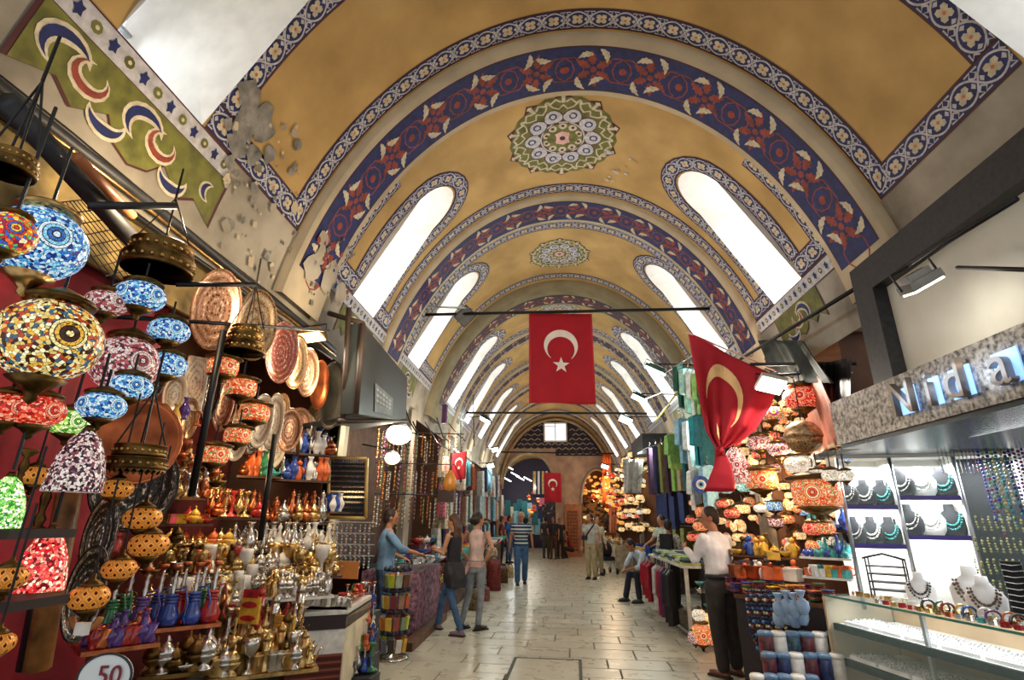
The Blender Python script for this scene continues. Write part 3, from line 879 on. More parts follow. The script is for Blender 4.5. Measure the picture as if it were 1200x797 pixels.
    # ---- shoes
    for S in 'LR':
        an = J['an' + S]; td = J['toe' + S]; td = Vector((td.x, td.y, 0)).normalized(); q = MB()
        c = Vector((an.x, an.y, an.z - .09))
        M2 = Matrix((td.cross(Vector((0, 0, 1))), td, Vector((0, 0, 1)))).transposed()
        q.ball(c + td * .05 + Vector((0, 0, .038)), 1, None, 12, 7, (.046, .135, .036), M2)
        q.ball(c + Vector((0, 0, .062)), 1, None, 10, 6, (.043, .055, .045), M2)
        so = obj('shoe', q, shoes, root); 
        sl = MB(); sl.box(c + td * .05 + Vector((0, 0, .012)), (.085, .26, .02), mat('shoe_sole', 'cfcac6' if hairlen else '2a211c', .6), 0, M2); obj('sole', sl, None, so)
    if extra: extra(root, J)
    return root
def stripes(name, cols, axis=2, per=.075):
    m, nt, b = nmat(name); N = nt.nodes; L = nt.links
    tc = N.new('ShaderNodeTexCoord'); sx = N.new('ShaderNodeSeparateXYZ'); L.new(tc.outputs['Object'], sx.inputs[0])
    mm = N.new('ShaderNodeMath'); mm.operation = 'DIVIDE'; mm.inputs[1].default_value = per * len(cols); L.new(sx.outputs[axis], mm.inputs[0])
    fr = N.new('ShaderNodeMath'); fr.operation = 'FRACT'; L.new(mm.outputs[0], fr.inputs[0])
    r = ramp(nt, [(i / len(cols), c) for i, c in enumerate(cols)], True); L.new(fr.outputs[0], r.inputs[0]); L.new(r.outputs[0], b.inputs['Base Color']); b.inputs['Roughness'].default_value = .85
    return m
cloth = lambda n, c, **k: mat(n, c, .85, var=k.pop('var', .14), scale=k.pop('scale', 9), **k)
jeans = cloth('blue_denim', '3e5f86'); greyjeans = cloth('grey_denim', '8b939c'); blackc = cloth('black_cloth', '24222a'); hair_dk = mat('dark_hair', '2a1c16', .6); hair_br = mat('brown_hair', '5a3826', .55, var=.3, scale=30)
hair_gr = mat('grey_hair', 'a8a09a', .7); shoe_br = mat('brown_leather', '6a3a26', .35); shoe_bk = mat('black_shoe', '1e1c1f', .4); sneak = mat('grey_pink_sneaker', '7a6470', .7)
# man in the white shirt, back three-quarters to us, hands held out before him
def belt(root, J):
    b = MB(); loft(b, [(J['pelvis'] + Vector((0, 0, .055)), .178, .135, J['ax']), (J['pelvis'] + Vector((0, 0, .09)), .176, .134, J['ax'])], blackc); obj('belt', b, None, root)
person('person', 'person in a white shirt and dark trousers standing by the lamp stall, hands held forward', W(1.70, 6.78, 0), rad(212),
       dict(head=(0, -.05, 1.63), look=(.8, -.6, -.15), elL=(.24, -.1, 1.17), wrL=(.14, -.34, 1.27), elR=(-.27, -.08, 1.18), wrR=(-.2, -.33, 1.25), palmL=(-1, 0, 0), palmR=(1, 0, 0),
            knL=(.1, 0, .49), knR=(-.1, -.01, .49), anR=(-.12, .0, .09), waist=(0, .01, 1.08), toeL=(.2, -1, 0)), m_skin2, cloth('white_shirt', 'd9d5d6', var=.05), cloth('charcoal_trousers', '2d2826'), shoe_br, hair_dk, sleeve=1.9, h=1.76, extra=belt, loose=1.16, tuck=True)
# woman in the black tank top
def jacket(root, J):
    s = MB(); p = J['pelvis']
    loft(s, [(p + Vector((0, 0, .1)), .15, .12, J['ax']), (p + Vector((0, .01, .02)), .19, .15, J['ax']), (p + Vector((0.02, .05, -.12)), .2, .17, J['ax']), (p + Vector((.03, .08, -.27)), .17, .15, J['ax'])])
    s.tube([p + Vector((.16, .02, .07)), p + Vector((.24, .12, -.08)), p + Vector((.23, .16, -.26))], [.05, .06, .03]); s.tube([p + Vector((-.14, -.1, .07)), p + Vector((-.1, -.2, -.15)), p + Vector((-.08, -.2, -.4))], [.035, .045, .02])
    o = obj('tied_jacket', s, cloth('charcoal_jacket', '2b2a30'), root); remesh(o, .014, 3); folds(o, .03)
def laces(c1):
    def f(root, J):
        jacket(root, J)
    return f
person('person', 'woman in a black tank top and blue jeans, charcoal jacket tied round her waist', W(-1.72, 8.45, 0), rad(-112),
       dict(head=(0, -.03, 1.63), look=(.25, -1, -.25), elL=(.22, -.06, 1.16), wrL=(.12, -.28, 1.2), elR=(-.23, -.02, 1.15), wrR=(-.12, -.26, 1.17), hipL=(.08, 0, .9), knL=(.1, .06, .5), anL=(.1, .24, .09),
            hipR=(-.08, 0, .9), knR=(-.12, -.26, .52), anR=(-.16, -.36, .09), toeL=(.1, -1, 0), toeR=(.1, -1, 0), palmL=(-1, 0, .3), palmR=(1, 0, .3)), m_skin, blackc, jeans, sneak, hair_br, h=1.66, hairlen=.38, tank=True, skirt='slim', extra=jacket)
def tied(root, J):
    s = MB(); p = J['pelvis']; m = cloth('dusty_pink_cloth', 'c9a29c')
    loft(s, [(p + Vector((0, 0, .06)), .16, .13, J['ax']), (p + Vector((0, 0, -.03)), .17, .14, J['ax'])])
    s.tube([p + Vector((.1, .1, 0)), p + Vector((.14, .17, -.15)), p + Vector((.13, .17, -.3))], [.04, .04, .02]); o = obj('waist_scarf', s, m, root); remesh(o, .014, 2)
person('person', 'woman in a pale pink sleeveless top and grey jeans, standing behind the black tank top', W(-1.42, 8.78, 0), rad(165),
       dict(head=(0, -.03, 1.63), look=(-.6, -1, -.1), elL=(.3, .06, 1.2), wrL=(.17, -.03, 1.02), elR=(-.33, .1, 1.2), wrR=(-.17, .02, 1.02), knL=(.12, -.02, .5), anL=(.2, .05, .09), anR=(-.08, .02, .09), knR=(-.08, -.05, .5),
            toeL=(-.3, -1, 0), toeR=(-.5, -1, 0)), m_skin, cloth('pale_pink_cloth', 'd8bcb6'), greyjeans, shoe_bk, hair_dk, h=1.7, tank=True, hairlen=.12, skirt='slim', extra=tied)
# stall keeper in denim shirt
person('person', 'man in a light blue denim shirt standing behind the beadwork counter', W(-2.55, 7.65, 0), rad(118),
       dict(look=(-.1, -1, -.25), elL=(.26, -.02, 1.17), wrL=(.2, -.26, 1.08), elR=(-.25, -.15, 1.22), wrR=(-.16, -.42, 1.15), ), m_skin2, cloth('light_denim', '6d90b4'), jeans, shoe_bk, hair_dk, sleeve=1.35, h=1.72, loose=1.1)
# striped polo
strp = stripes('striped_jersey', ['1f2a4a', '1f2a4a', '3d5a8c', 'd9d4b4', '1f2a4a', '1f2a4a', '8fa7c4', 'ded9c0'], 2, .021)
person('person', 'grey-haired man in a navy and cream striped polo shirt walking towards us', W(-1.04, 14.7, 0), rad(8),
       dict(anL=(.1, .16, .1), knL=(.1, .0, .5), anR=(-.1, -.14, .09), knR=(-.1, -.12, .5), elL=(.27, .04, 1.15), wrL=(.3, 0, .88), elR=(-.27, .03, 1.15), wrR=(-.3, -.04, .88), chest=(0, -.02, 1.3)), m_skin2, strp, jeans, shoe_bk, hair_gr, h=1.78, loose=1.15)
def sling(root, J):
    b = MB(); c = J['chest']
    pts = [c + Vector((.13, .0, .16)), c + Vector((.1, -.125, .08)), c + Vector((0, -.14, -.05)), c + Vector((-.12, -.13, -.2)), c + Vector((-.17, -.02, -.24)), c + Vector((-.1, .12, -.18)), c + Vector((.05, .13, 0)), c + Vector((.13, .0, .16))]
    b.tube(pts, .022, blackc, 6); obj('strap', b, None, root); b = MB(); b.box(c + Vector((-.13, -.14, -.2)), (.16, .07, .12), blackc); obj('sling_bag', b, None, root)
khaki = cloth('khaki_cotton', 'a39270'); beige = cloth('pale_grey_tee', 'b3aea4')
person('person', 'man in a pale grey tee and khaki trousers with a black sling bag', W(.9, 16.4, 0), rad(-25),
       dict(look=(-.5, -1, .1), wrR=(-.24, -.1, .88), elL=(.26, 0, 1.15), wrL=(.25, -.08, .9), hax=(1, .1, 0)), m_skin2, beige, khaki, shoe_bk, hair_dk, h=1.77, extra=sling, loose=1.15)
person('person', 'person in a cream shirt half hidden behind the man with the sling bag', W(1.18, 17.6, 0), rad(20), dict(elR=(-.27, -.1, 1.18), wrR=(-.3, -.33, 1.1)), m_skin, cloth('cream_shirt', 'd9cfb8'), khaki, shoe_bk, hair_dk, h=1.7, sleeve=1.8, vox=.02)
# seated man with a phone
def phone(root, J):
    b = MB(); b.box(J['wrL'].lerp(J['wrR'], .5) + Vector((0, -.1, .02)), (.075, .14, .012), mat('phone_black', '111216', .2)); obj('phone', b, None, root)
person('person', 'seated man in a pale blue shirt bent over his hands by the clothes rail', W(1.86, 12.35, 0), rad(-62),
       dict(pelvis=(0, .0, .47), waist=(0, -.06, .62), chest=(0, -.2, .82), neck=(0, -.33, .98), head=(0, -.45, 1.08), look=(0, -1, -.75), shL=(.19, -.28, .94), shR=(-.19, -.28, .94), elL=(.24, -.42, .68), wrL=(.08, -.58, .62), elR=(-.24, -.42, .68), wrR=(-.08, -.58, .62),
            hipL=(.1, 0, .46), hipR=(-.1, 0, .46), knL=(.14, -.43, .5), knR=(-.14, -.43, .5), anL=(.14, -.4, .09), anR=(-.16, -.52, .09)), m_skin2, cloth('pale_blue_shirt', 'b9c9d9'), cloth('navy_trousers', '232a3c'), mat('grey_shoe', '4a5052', .6), hair_dk, sleeve=1.3, h=1.78)
person('person', 'dark-haired man in a grey-green shirt standing behind the folded clothes table', W(2.35, 13.2, 0), rad(-60), dict(elL=(.24, -.15, 1.18), wrL=(.18, -.35, 1.12), elR=(-.24, -.15, 1.18), wrR=(-.16, -.35, 1.12), look=(0, -1, -.3)), m_skin2, cloth('grey_green_shirt', 'a5ab9c'), blackc, shoe_bk, hair_dk, h=1.72, vox=.02)
# people far down the hall
vz = .024
person('person', 'person in a dark top and grey trousers, standing at the far arch mouth', W(-.5, 24.6, 0), rad(170), dict(), m_skin2, cloth('slate_top', '4a474c'), cloth('slate_trousers', '5a564f'), shoe_bk, hair_dk, h=1.72, vox=vz)
person('person', 'person in a black tee with a white chest print near the far arch', W(-.18, 24.2, 0), rad(-10), dict(elR=(-.25, -.1, 1.17), wrR=(-.2, -.2, 1.1)), m_skin2, blackc, cloth('brown_trousers', '4c3428'), shoe_bk, hair_dk, h=1.72, vox=vz)
person('person', 'person dressed all in black beside the black tee wearer', W(.12, 24.5, 0), rad(15), dict(), m_skin2, blackc, blackc, shoe_bk, hair_dk, h=1.66, vox=vz)
person('person', 'person in a dark red top squatting in front of the carved panel', W(.62, 25.0, 0), rad(-80), dict(pelvis=(0, .0, .35), waist=(0, -.04, .5), chest=(0, -.12, .7), neck=(0, -.18, .86), head=(0, -.24, 1.0), shL=(.18, -.16, .82), shR=(-.18, -.16, .82), elL=(.22, -.3, .6), wrL=(.14, -.46, .6), elR=(-.22, -.3, .6), wrR=(-.14, -.46, .6),
       hipL=(.1, 0, .33), hipR=(-.1, 0, .33), knL=(.16, -.38, .42), knR=(-.16, -.38, .42), anL=(.16, -.25, .09), anR=(-.16, -.25, .09)), m_skin2, cloth('dark_red_top', '7d2a2c'), blackc, shoe_bk, hair_dk, vox=vz)
person('person', 'person in a royal blue shirt browsing at a stall far along the hall', W(-1.9, 21.5, 0), rad(60), dict(), m_skin, cloth('royal_blue_shirt', '355f9e'), jeans, shoe_bk, hair_dk, h=1.72, vox=vz)
person('person', 'person in a maroon shirt beside the royal blue shirt', W(-2.1, 20.4, 0), rad(100), dict(), m_skin2, cloth('maroon_shirt', '6f2430'), blackc, shoe_bk, hair_dk, h=1.7, vox=vz)
person('person', 'person in a patterned light jacket seen from behind among the clothes stalls', W(2.15, 11.6, 0), rad(150), dict(), m_skin2, mat('mottled_jacket', 'b4b6a8', .9, var=.4, scale=25), blackc, shoe_bk, hair_dk, h=1.62, sleeve=1.9, vox=.02,
       extra=lambda root, J: (lambda b: (b.box(J['chest'] + Vector((0, .15, -.02)), (.26, .12, .36), blackc), obj('backpack', b, None, root)))(MB()))
# ================================================================ goods: prototypes
m_brass = mat('brass', 'cfa76a', .28, metal=.95, var=.25, scale=18)
m_dbrass = mat('dark_brass', '6e5228', .38, metal=.9, var=.35, scale=14)
m_copper = mat('copper', 'c8744a', .3, metal=.95, var=.25, scale=14)
m_silver = mat('silver', 'd4cfc8', .22, metal=.95, var=.18, scale=20)
m_gold = mat('polished_gold', 'e0bf80', .22, metal=.9, var=.2, scale=20)
m_wh = mat('glazed_white', 'e6e2da', .25, var=.1, scale=18)
m_teal = mat('teal_glaze', '4aa6a0', .25, var=.25, scale=16)
m_blue = mat('cobalt_glass', '2a4a9e', .12, var=.25, scale=16, coat=.5)
m_redg = mat('ruby_glass', 'b02a28', .15, var=.25, scale=16, coat=.5)
m_green = mat('green_glass', '2f7a4a', .15, var=.25, scale=16, coat=.5)
m_purp = mat('violet_glass', '5a3a8c', .15, var=.25, scale=16, coat=.5)
m_yel = mat('amber_glass', 'd8a83a', .2, var=.2, scale=16, coat=.4)
m_orange = mat('orange_glaze', 'd2622c', .3, var=.2, scale=16)
m_main = mat('goods_main', 'c79a4a', .28, metal=.9, var=.3, scale=18)
PAL = dict(brass=m_brass, copper=m_copper, silver=m_silver, gold=m_gold, white=m_wh, teal=m_teal, cobalt=m_blue, ruby=m_redg, green=m_green, violet=m_purp, amber=m_yel, orange=m_orange, bronze=m_dbrass)
HIDE = W(0, -3, -5)
def proto_root(name, mb, label='prototype of goods', cat='pot'):
    o = obj(name, mb); tag(o, label, cat); return o
PROTO = {}
def P_(name, cat, main, parts=(), names=None):
    """main: function(mb) for the thing's own mesh; parts: (name, function)"""
    m = MB(); main(m); o = obj(names or name, m); o['category'] = cat
    for pn, f in parts:
        q = MB(); f(q); obj(pn, q, None, o)
    PROTO[name] = [o, max(v[2] for v in m.v), cat]
    for c in o.children: PROTO[name][1] = max([PROTO[name][1]] + [v.co.z for v in c.data.vertices])
    C.objects.unlink(o)
    for c in o.children: C.objects.unlink(c)
    return o
arc = lambda cx, cz, rx, rz, a0, a1, n=7, y=0: [(cx + rx * cos(a0 + (a1 - a0) * k / (n - 1)), y, cz + rz * sin(a0 + (a1 - a0) * k / (n - 1))) for k in range(n)]
G = m_main
P_('teapot', 'teapot', lambda b: b.lathe([(.035, 0), (.04, .01), (.075, .04), (.085, .075), (.07, .11), (.035, .13)], G, 14),
   (('lid', lambda b: b.lathe([(.04, .128), (.035, .142), (.012, .155), (.006, .165), (.014, .178), (0, .19)], G, 12)), ('spout', lambda b: b.tube([(.075, 0, .06), (.11, 0, .08), (.125, 0, .12), (.15, 0, .14)], [.016, .012, .009, .008], G)), ('handle', lambda b: b.tube(arc(-.085, .085, .05, .05, PI / 2, PI * 1.5), .007, G, 5))))
P_('coffee_pot', 'coffee pot', lambda b: b.lathe([(.05, 0), (.075, .03), (.08, .07), (.05, .12), (.03, .17), (.034, .21), (.045, .24)], G, 14),
   (('lid', lambda b: b.lathe([(.046, .24), (.03, .265), (.012, .285), (.006, .3), (.012, .312), (0, .33)], G, 12)), ('spout', lambda b: b.tube([(.06, 0, .08), (.11, 0, .14), (.13, 0, .2), (.16, 0, .24)], [.02, .014, .01, .008], G)), ('handle', lambda b: b.tube(arc(-.05, .14, .08, .09, PI / 2, PI * 1.5), .007, G, 5))))
P_('ewer', 'ewer', lambda b: b.lathe([(.04, 0), (.018, .02), (.016, .05), (.06, .1), (.065, .15), (.025, .22), (.018, .3), (.03, .33)], G, 14),
   (('handle', lambda b: b.tube([(-.06, 0, .14), (-.11, 0, .2), (-.1, 0, .28), (-.02, 0, .31)], .006, G, 5)), ('spout', lambda b: b.tube([(.05, 0, .12), (.09, 0, .2), (.1, 0, .27), (.13, 0, .3)], [.014, .01, .007, .006], G)), ('lid', lambda b: b.lathe([(.03, .33), (.02, .35), (.005, .36), (.009, .375), (0, .385)], G, 10))))
P_('domed_pot', 'pot', lambda b: b.lathe([(.04, 0), (.05, .01), (.095, .05), (.1, .09), (.07, .12)], G, 14), (('lid', lambda b: b.lathe([(.075, .118), (.07, .15), (.04, .19), (.012, .21), (.006, .23), (.015, .245), (0, .26)], G, 14)),))
P_('vase', 'vase', lambda b: b.lathe([(.04, 0), (.03, .015), (.06, .07), (.07, .12), (.04, .18), (.022, .22), (.024, .25), (.04, .275)], G, 14))
P_('goblet', 'goblet', lambda b: b.lathe([(.035, 0), (.03, .008), (.008, .02), (.008, .06), (.012, .065), (.035, .09), (.04, .13), (.038, .15)], G, 12))
P_('bowl', 'bowl', lambda b: b.lathe([(.03, 0), (.035, .012), (.07, .03), (.095, .065), (.09, .065), (.06, .035), (0, .02)], G, 14))
P_('mug', 'mug', lambda b: b.lathe([(.038, 0), (.04, .01), (.038, .09), (.041, .1), (.036, .098), (.035, .02), (0, .015)], G, 14), (('handle', lambda b: b.tube(arc(.038, .05, .028, .032, -PI / 2, PI / 2), .006, G, 5)),))
P_('candlestick', 'candlestick', lambda b: b.lathe([(.05, 0), (.045, .012), (.012, .03), (.018, .05), (.008, .07), (.016, .12), (.007, .15), (.03, .17), (.028, .18)], G, 12))
P_('grinder', 'grinder', lambda b: b.lathe([(.03, 0), (.032, .01), (.028, .02), (.028, .13), (.033, .14), (.028, .15), (.028, .2)], G, 12), (('domed_cap', lambda b: b.lathe([(.03, .2), (.026, .225), (.01, .24), (.006, .25), (0, .255)], G, 12)), ('crank', lambda b: b.tube([(0, 0, .25), (.06, 0, .255), (.06, 0, .275)], .004, G, 5))))
P_('hookah', 'water pipe', lambda b: b.lathe([(.05, 0), (.065, .02), (.07, .06), (.045, .12), (.03, .18), (.032, .2)], G, 14),
   (('neck_ring', lambda b: [b.lathe([(.042, .15 + k * .022), (.046, .158 + k * .022), (.042, .166 + k * .022)], G, 14) for k in range(3)]),
    ('stem', lambda b: b.lathe([(.02, .2), (.014, .22), (.02, .25), (.012, .28), (.018, .31), (.01, .34), (.012, .37)], m_silver, 10)), ('bowl_top', lambda b: b.lathe([(.012, .37), (.03, .39), (.032, .41), (0, .41)], m_copper, 10)),
    ('hose', lambda b: b.tube([(.02, 0, .24), (.08, .01, .25), (.11, .02, .15), (.1, .02, .05), (.12, .01, .01)], .008, G, 6))))
P_('tea_glass', 'glass', lambda b: b.lathe([(.024, 0), (.03, .01), (.022, .035), (.032, .075), (.03, .075), (.02, .035), (0, .01)], G, 10))
P_('figurine', 'figurine', lambda b: (b.lathe([(.035, 0), (.03, .02), (.04, .06), (.025, .1), (.012, .115)], G, 10), b.ball((0, 0, .135), .024, G, 10, 6), b.tube([(.02, 0, .1), (.05, 0, .08), (.045, 0, .05)], .009, G, 6), b.tube([(-.02, 0, .1), (-.05, 0, .08), (-.045, 0, .05)], .009, G, 6)))
P_('incense_burner', 'burner', lambda b: b.lathe([(.045, 0), (.04, .01), (.015, .03), (.05, .06), (.055, .08)], G, 12), (('dome', lambda b: b.lathe([(.055, .08), (.05, .11), (.02, .14), (.006, .15), (.01, .165), (0, .18)], G, 12, lobes=6, la=.1)),))
P_('small_box', 'box', lambda b: (b.box((0, 0, .035), (.11, .08, .07), G), b.box((0, 0, .076), (.115, .085, .012), G)))
P_('bracelet_stack', 'bracelet', lambda b: [b.tube([(.035 * cos(t * PI / 6), .035 * sin(t * PI / 6), .006 + k * .011) for t in range(13)], .005, G, 5) for k in range(4)])
WID = dict(teapot=.25, coffee_pot=.22, ewer=.2, domed_pot=.2, vase=.14, goblet=.08, bowl=.19, mug=.1, candlestick=.1, grinder=.07, hookah=.15, tea_glass=.065, figurine=.1, incense_burner=.11, small_box=.12, bracelet_stack=.08)
cnt = {}
def ctr(k): cnt[k] = cnt.get(k, 0) + 1; return cnt[k] - 1
def put(pname, loc, s, rz, colname, label, group, nm=None):
    o = PROTO[pname][0]; cm = {'goods_main': PAL.get(colname, colname) if isinstance(colname, str) else colname}
    r = dup(o, loc, rz, s, label, group, cm); return r
WORD = dict(brass='brass', copper='copper', silver='silvery', gold='gilt', white='white', teal='teal', cobalt='cobalt blue', ruby='ruby red', green='green', violet='violet', amber='amber', orange='orange', bronze='dark bronze')
NICE = dict(teapot='teapot', coffee_pot='tall coffee pot', ewer='slender ewer', domed_pot='domed lidded pot', vase='waisted vase', goblet='footed goblet', bowl='flared bowl', mug='straight mug', candlestick='turned candlestick', grinder='pepper grinder', hookah='water pipe', tea_glass='waisted tea glass', figurine='seated figurine', incense_burner='incense burner', small_box='lidded box', bracelet_stack='stack of bracelets')
def row(types, cols, p0, p1, n, h, place, start, depth=0, jit=.01, hvar=.12):
    """n goods in a row from p0 to p1, about h metres tall; start says from which end they are counted"""
    p0, p1 = Vector(p0), Vector(p1); d = (p1 - p0); dn = Vector((-d.y, d.x, 0)).normalized()
    seq = {}
    for i in range(n):
        t = R.choice(types) if len(types) > 1 else types[0]; c = R.choice(cols)
        p = p0 + d * ((i + .5) / n) + dn * R.uniform(0, depth) + Vector((0, 0, .0005))
        hh = h * R.uniform(1 - hvar, 1 + hvar); s = min(hh / PROTO[t][1], max(d.length / n * 2.3, .04) / WID[t])
        k = seq.get((t, c), 0); seq[(t, c)] = k + 1
        lab = f'{WORD[c]} {NICE[t]} on {place}, {ORD[i]} from {start}'.replace('the ', '', 0)
        put(t, p, s, R.uniform(-2.8, .3), c, lab, f'goods on {place}')
def shelf(u0, v0, y0, u1, v1, y1, dep=.32, m=None, th=.02, name='shelf_board', label=None, drop=0):
    a, b = aty(u0, v0, y0), aty(u1, v1, y1); z = (a.z + b.z) / 2; a.z = b.z = z
    d = (b - a).normalized(); n = Vector((-d.y, d.x, 0))
    if n.y < 0: n = -n
    mb = MB(); e = n * dep; t = Vector((0, 0, -th))
    a2 = a - n * .04 - d * .03; b2 = b - n * .04 + d * .03
    vs = [a2, b2, b2 + e, a2 + e]; vs = vs + [v + t for v in vs]
    mb.add(vs, [(0, 1, 2, 3), (7, 6, 5, 4), (0, 4, 5, 1), (1, 5, 6, 2), (2, 6, 7, 3), (3, 7, 4, 0)], m or m_wood)
    o = obj(name, mb)
    if label: tag(o, label, 'shelf')
    return a, b, n, o
def lay_row(args, types, cols, n, hpx, place, start, rows=1, dep=.26, m=None, lab=None):
    a, b, nn, o = shelf(*args, dep=dep, m=m, label=lab)
    h = hpx * ppm((a + b) / 2)
    for r_ in range(rows):
        row(types, cols, a + nn * r_ * .11, b + nn * r_ * .11, n, h * (1 + .12 * r_), place if r_ == 0 else place + (', rear' if r_ == 1 else ', last row'), start)
    return a, b, nn, o

# ---- lamps
def lampglass(key, pal, **k): return mosaic('mosaic_' + key, pal, **k)
MG = dict(
    blue=lampglass('blue', ['dff2ff', '2f6fc0', '8fd0f0', '1b2f80', 'c8e6f8', '4aa0d8'], scale=98, em=.75),
    yellow=lampglass('yellow', ['f6e6a0', '3a1c10', 'e8b040', 'fff4c8', 'b04020', 'd8c070', '40607a'], scale=79, em=.7),
    red=lampglass('red', ['ff8060', 'd02418', 'ffb090', 'e03828', 'a01410'], scale=105, em=.75),
    orange=lampglass('orange', ['ff9a60', 'e04420', 'ffd0a0', 'd83018', 'ff7038', '60a060'], scale=105, em=.8),
    green=lampglass('green', ['e0ffa0', '60b030', 'f4ffd0', '3a8a2a', 'a0d850'], scale=93, em=.9),
    multi=lampglass('multi', ['e03028', 'ffd040', '4060c0', 'f07030', '60c060', '902040', 'fff0c0'], scale=105, em=.7),
    rose=lampglass('rose', ['f0d8d0', 'a04050', 'e8c0b8', '503048', 'fff0e8', 'c06060'], scale=79, em=.5),
    star=lampglass('star', ['fff4f0', '402838', 'd8b8b8', '8a4a5a', 'f8e8e0', '2a1828'], scale=117, em=.5, ring=False),
    redcone=lampglass('redcone', ['ff6050', 'd01828', 'ffe0c0', 'f03838', '701018', 'ff9080'], scale=105, em=1.1, ring=False),
    greenbell=lampglass('greenbell', ['d8ffa8', '30802a', 'f8fff0', '60b840', '88d060'], scale=136, em=1.1, ring=False),
    white=lampglass('white', ['fff8e8', 'd8c8a8', 'f0e0c8', 'b09878', 'fffff8'], scale=93, em=.8),
    gold=lampglass('gold', ['ffe8b0', 'f0a850', 'ffd080', 'c87028', 'fff4d0'], scale=105, em=1.1),
    teal=lampglass('teal', ['c8f8f0', '2a9088', '80d8d0', '186068', 'e8fff8'], scale=105, em=.7))
LAMPW = dict(blue='blue and white', yellow='yellow and amber', red='red', orange='orange-red', green='lime green', multi='many-coloured', rose='rose and cream', white='cream', gold='glowing amber', teal='teal', star='white and plum', redcone='ruby red', greenbell='bright green')
def lamp_shape(kind, r):
    """profiles of shade, cap above it and finial below, centred at the shade"""
    if kind == 'globe': sh = [(r * sin(PI * (k / 14)), r * .92 * cos(PI * (k / 14))) for k in range(2, 13)]
    elif kind == 'flat': sh = [(r * sin(PI * k / 14) ** .8, r * .62 * cos(PI * k / 14)) for k in range(2, 13)]
    elif kind == 'cone': sh = [(r * .22, r * 1.25), (r * .5, r * .95), (r * .8, r * .2), (r * .95, -.55 * r), (r, -r * 1.15), (r * .96, -r * 1.15)]
    elif kind == 'drum': sh = [(r * .75, r * .55), (r * .95, r * .42), (r, 0), (r * .95, -.42 * r), (r * .75, -.55 * r)]
    return sh
def lamp(kind, col, loc, r, label, group, chain=.5, metal=None, name='mosaic_lamp', n=22, full=True, body=True):
    metal = metal or m_dbrass
    t = thing(name, label, 'lamp', loc, R.uniform(-.3, .3) - .3, group)
    sh = lamp_shape(kind, r); b = MB(); b.lathe(sh, MG[col], n); obj('glass_shade', b, None, t)
    zt, zb = sh[0][1], sh[-1][1]; rt = sh[0][0]
    c = MB()
    if kind == 'cone': c.lathe([(rt * 1.1, zt), (rt * .9, zt + r * .12), (.01, zt + r * .25)], metal, 12)
    else: c.lathe([(rt * 1.0, zt - r * .02), (rt * 1.55, zt + r * .02), (rt * 1.6, zt + r * .1), (rt * 1.3, zt + r * .2), (rt * .7, zt + r * .32), (rt * .25, zt + r * .42)], metal, 16)
    obj('metal_cap', c, None, t)
    if full and kind != 'cone':
        f = MB(); rb = sh[-1][0]; f.lathe([(rb, zb), (rb * 1.25, zb - r * .05), (rb * .6, zb - r * .25), (rb * .25, zb - r * .4), (rb * .3, zb - r * .5), (.0, zb - r * .62)], metal, 12); obj('finial', f, None, t)
    if chain:
        h = MB(); h.tube([(0, 0, zt + r * .35), (0, 0, zt + r * .35 + chain)], .006, m_black, 5); obj('chain', h, None, t)
    return t
def lamp_at(kind, col, u, v, o, rpx, label, group='mosaic lamps at the corner stall', **k):
    p = ato(u, v, o); return lamp(kind, col, p, rpx * ppm(p), label, group, **k)
m_pierce = None
def pierced():
    m, nt, b = nmat('pierced_copper'); N = nt.nodes; L = nt.links
    tc = N.new('ShaderNodeTexCoord'); sx = N.new('ShaderNodeSeparateXYZ'); L.new(tc.outputs['Object'], sx.inputs[0])
    at = N.new('ShaderNodeMath'); at.operation = 'ARCTAN2'; L.new(sx.outputs[1], at.inputs[0]); L.new(sx.outputs[0], at.inputs[1])
    def mth(op, a, bb=None, v=None):
        q = N.new('ShaderNodeMath'); q.operation = op; L.new(a, q.inputs[0])
        if bb is not None: L.new(bb, q.inputs[1])
        if v is not None: q.inputs[1].default_value = v
        return q.outputs[0]
    u = mth('MULTIPLY', at.outputs[0], v=12 / (2 * PI)); w = mth('MULTIPLY', sx.outputs[2], v=26)
    a = mth('ABSOLUTE', mth('SUBTRACT', mth('FRACT', mth('ADD', u, w)), v=.5)); c = mth('ABSOLUTE', mth('SUBTRACT', mth('FRACT', mth('SUBTRACT', u, w)), v=.5))
    mx = mth('MAXIMUM', a, c); r = ramp(nt, [(0, '3a1808'), (.17, '3a1808'), (.2, 'e08a30'), (.33, 'ffc060'), (.36, 'b06a28'), (.46, 'd89040')], True)
    L.new(mx, r.inputs[0]); L.new(r.outputs[0], b.inputs['Base Color']); L.new(r.outputs[0], b.inputs['Emission Color']); b.inputs['Emission Strength'].default_value = .35
    b.inputs['Metallic'].default_value = .5; b.inputs['Roughness'].default_value = .35; m.cycles.emission_sampling = 'NONE'
    return m
m_pierce = pierced()
def pierced_lamp(u, v, o, rpx, label):
    p = ato(u, v, o); r = rpx * ppm(p)
    t = thing('pierced_lamp', label, 'lamp', p, 0, 'pierced copper lanterns at the corner stall')
    b = MB(); b.lathe([(r * sin(PI * k / 12) ** .6, r * .6 * cos(PI * k / 12)) for k in range(1, 12)], m_pierce, 20); obj('pierced_shade', b, None, t)
    b = MB(); b.lathe([(r * .5, r * .56), (r * .62, r * .6), (r * .4, r * .8), (r * .12, r * .95), (.1 * r, r * 1.2)], m_dbrass, 12); obj('metal_cap', b, None, t)
    b = MB(); b.lathe([(r * .5, -r * .56), (r * .62, -r * .6), (r * .3, -r * .9), (r * .14, -r * 1.0), (.2 * r, -r * 1.15), (0, -r * 1.3)], m_dbrass, 12); obj('foot', b, None, t)
    b = MB(); b.tube([(0, 0, r * 1.2), (0, 0, r * 1.2 + .35)], .004, m_black, 5); obj('chain', b, None, t)
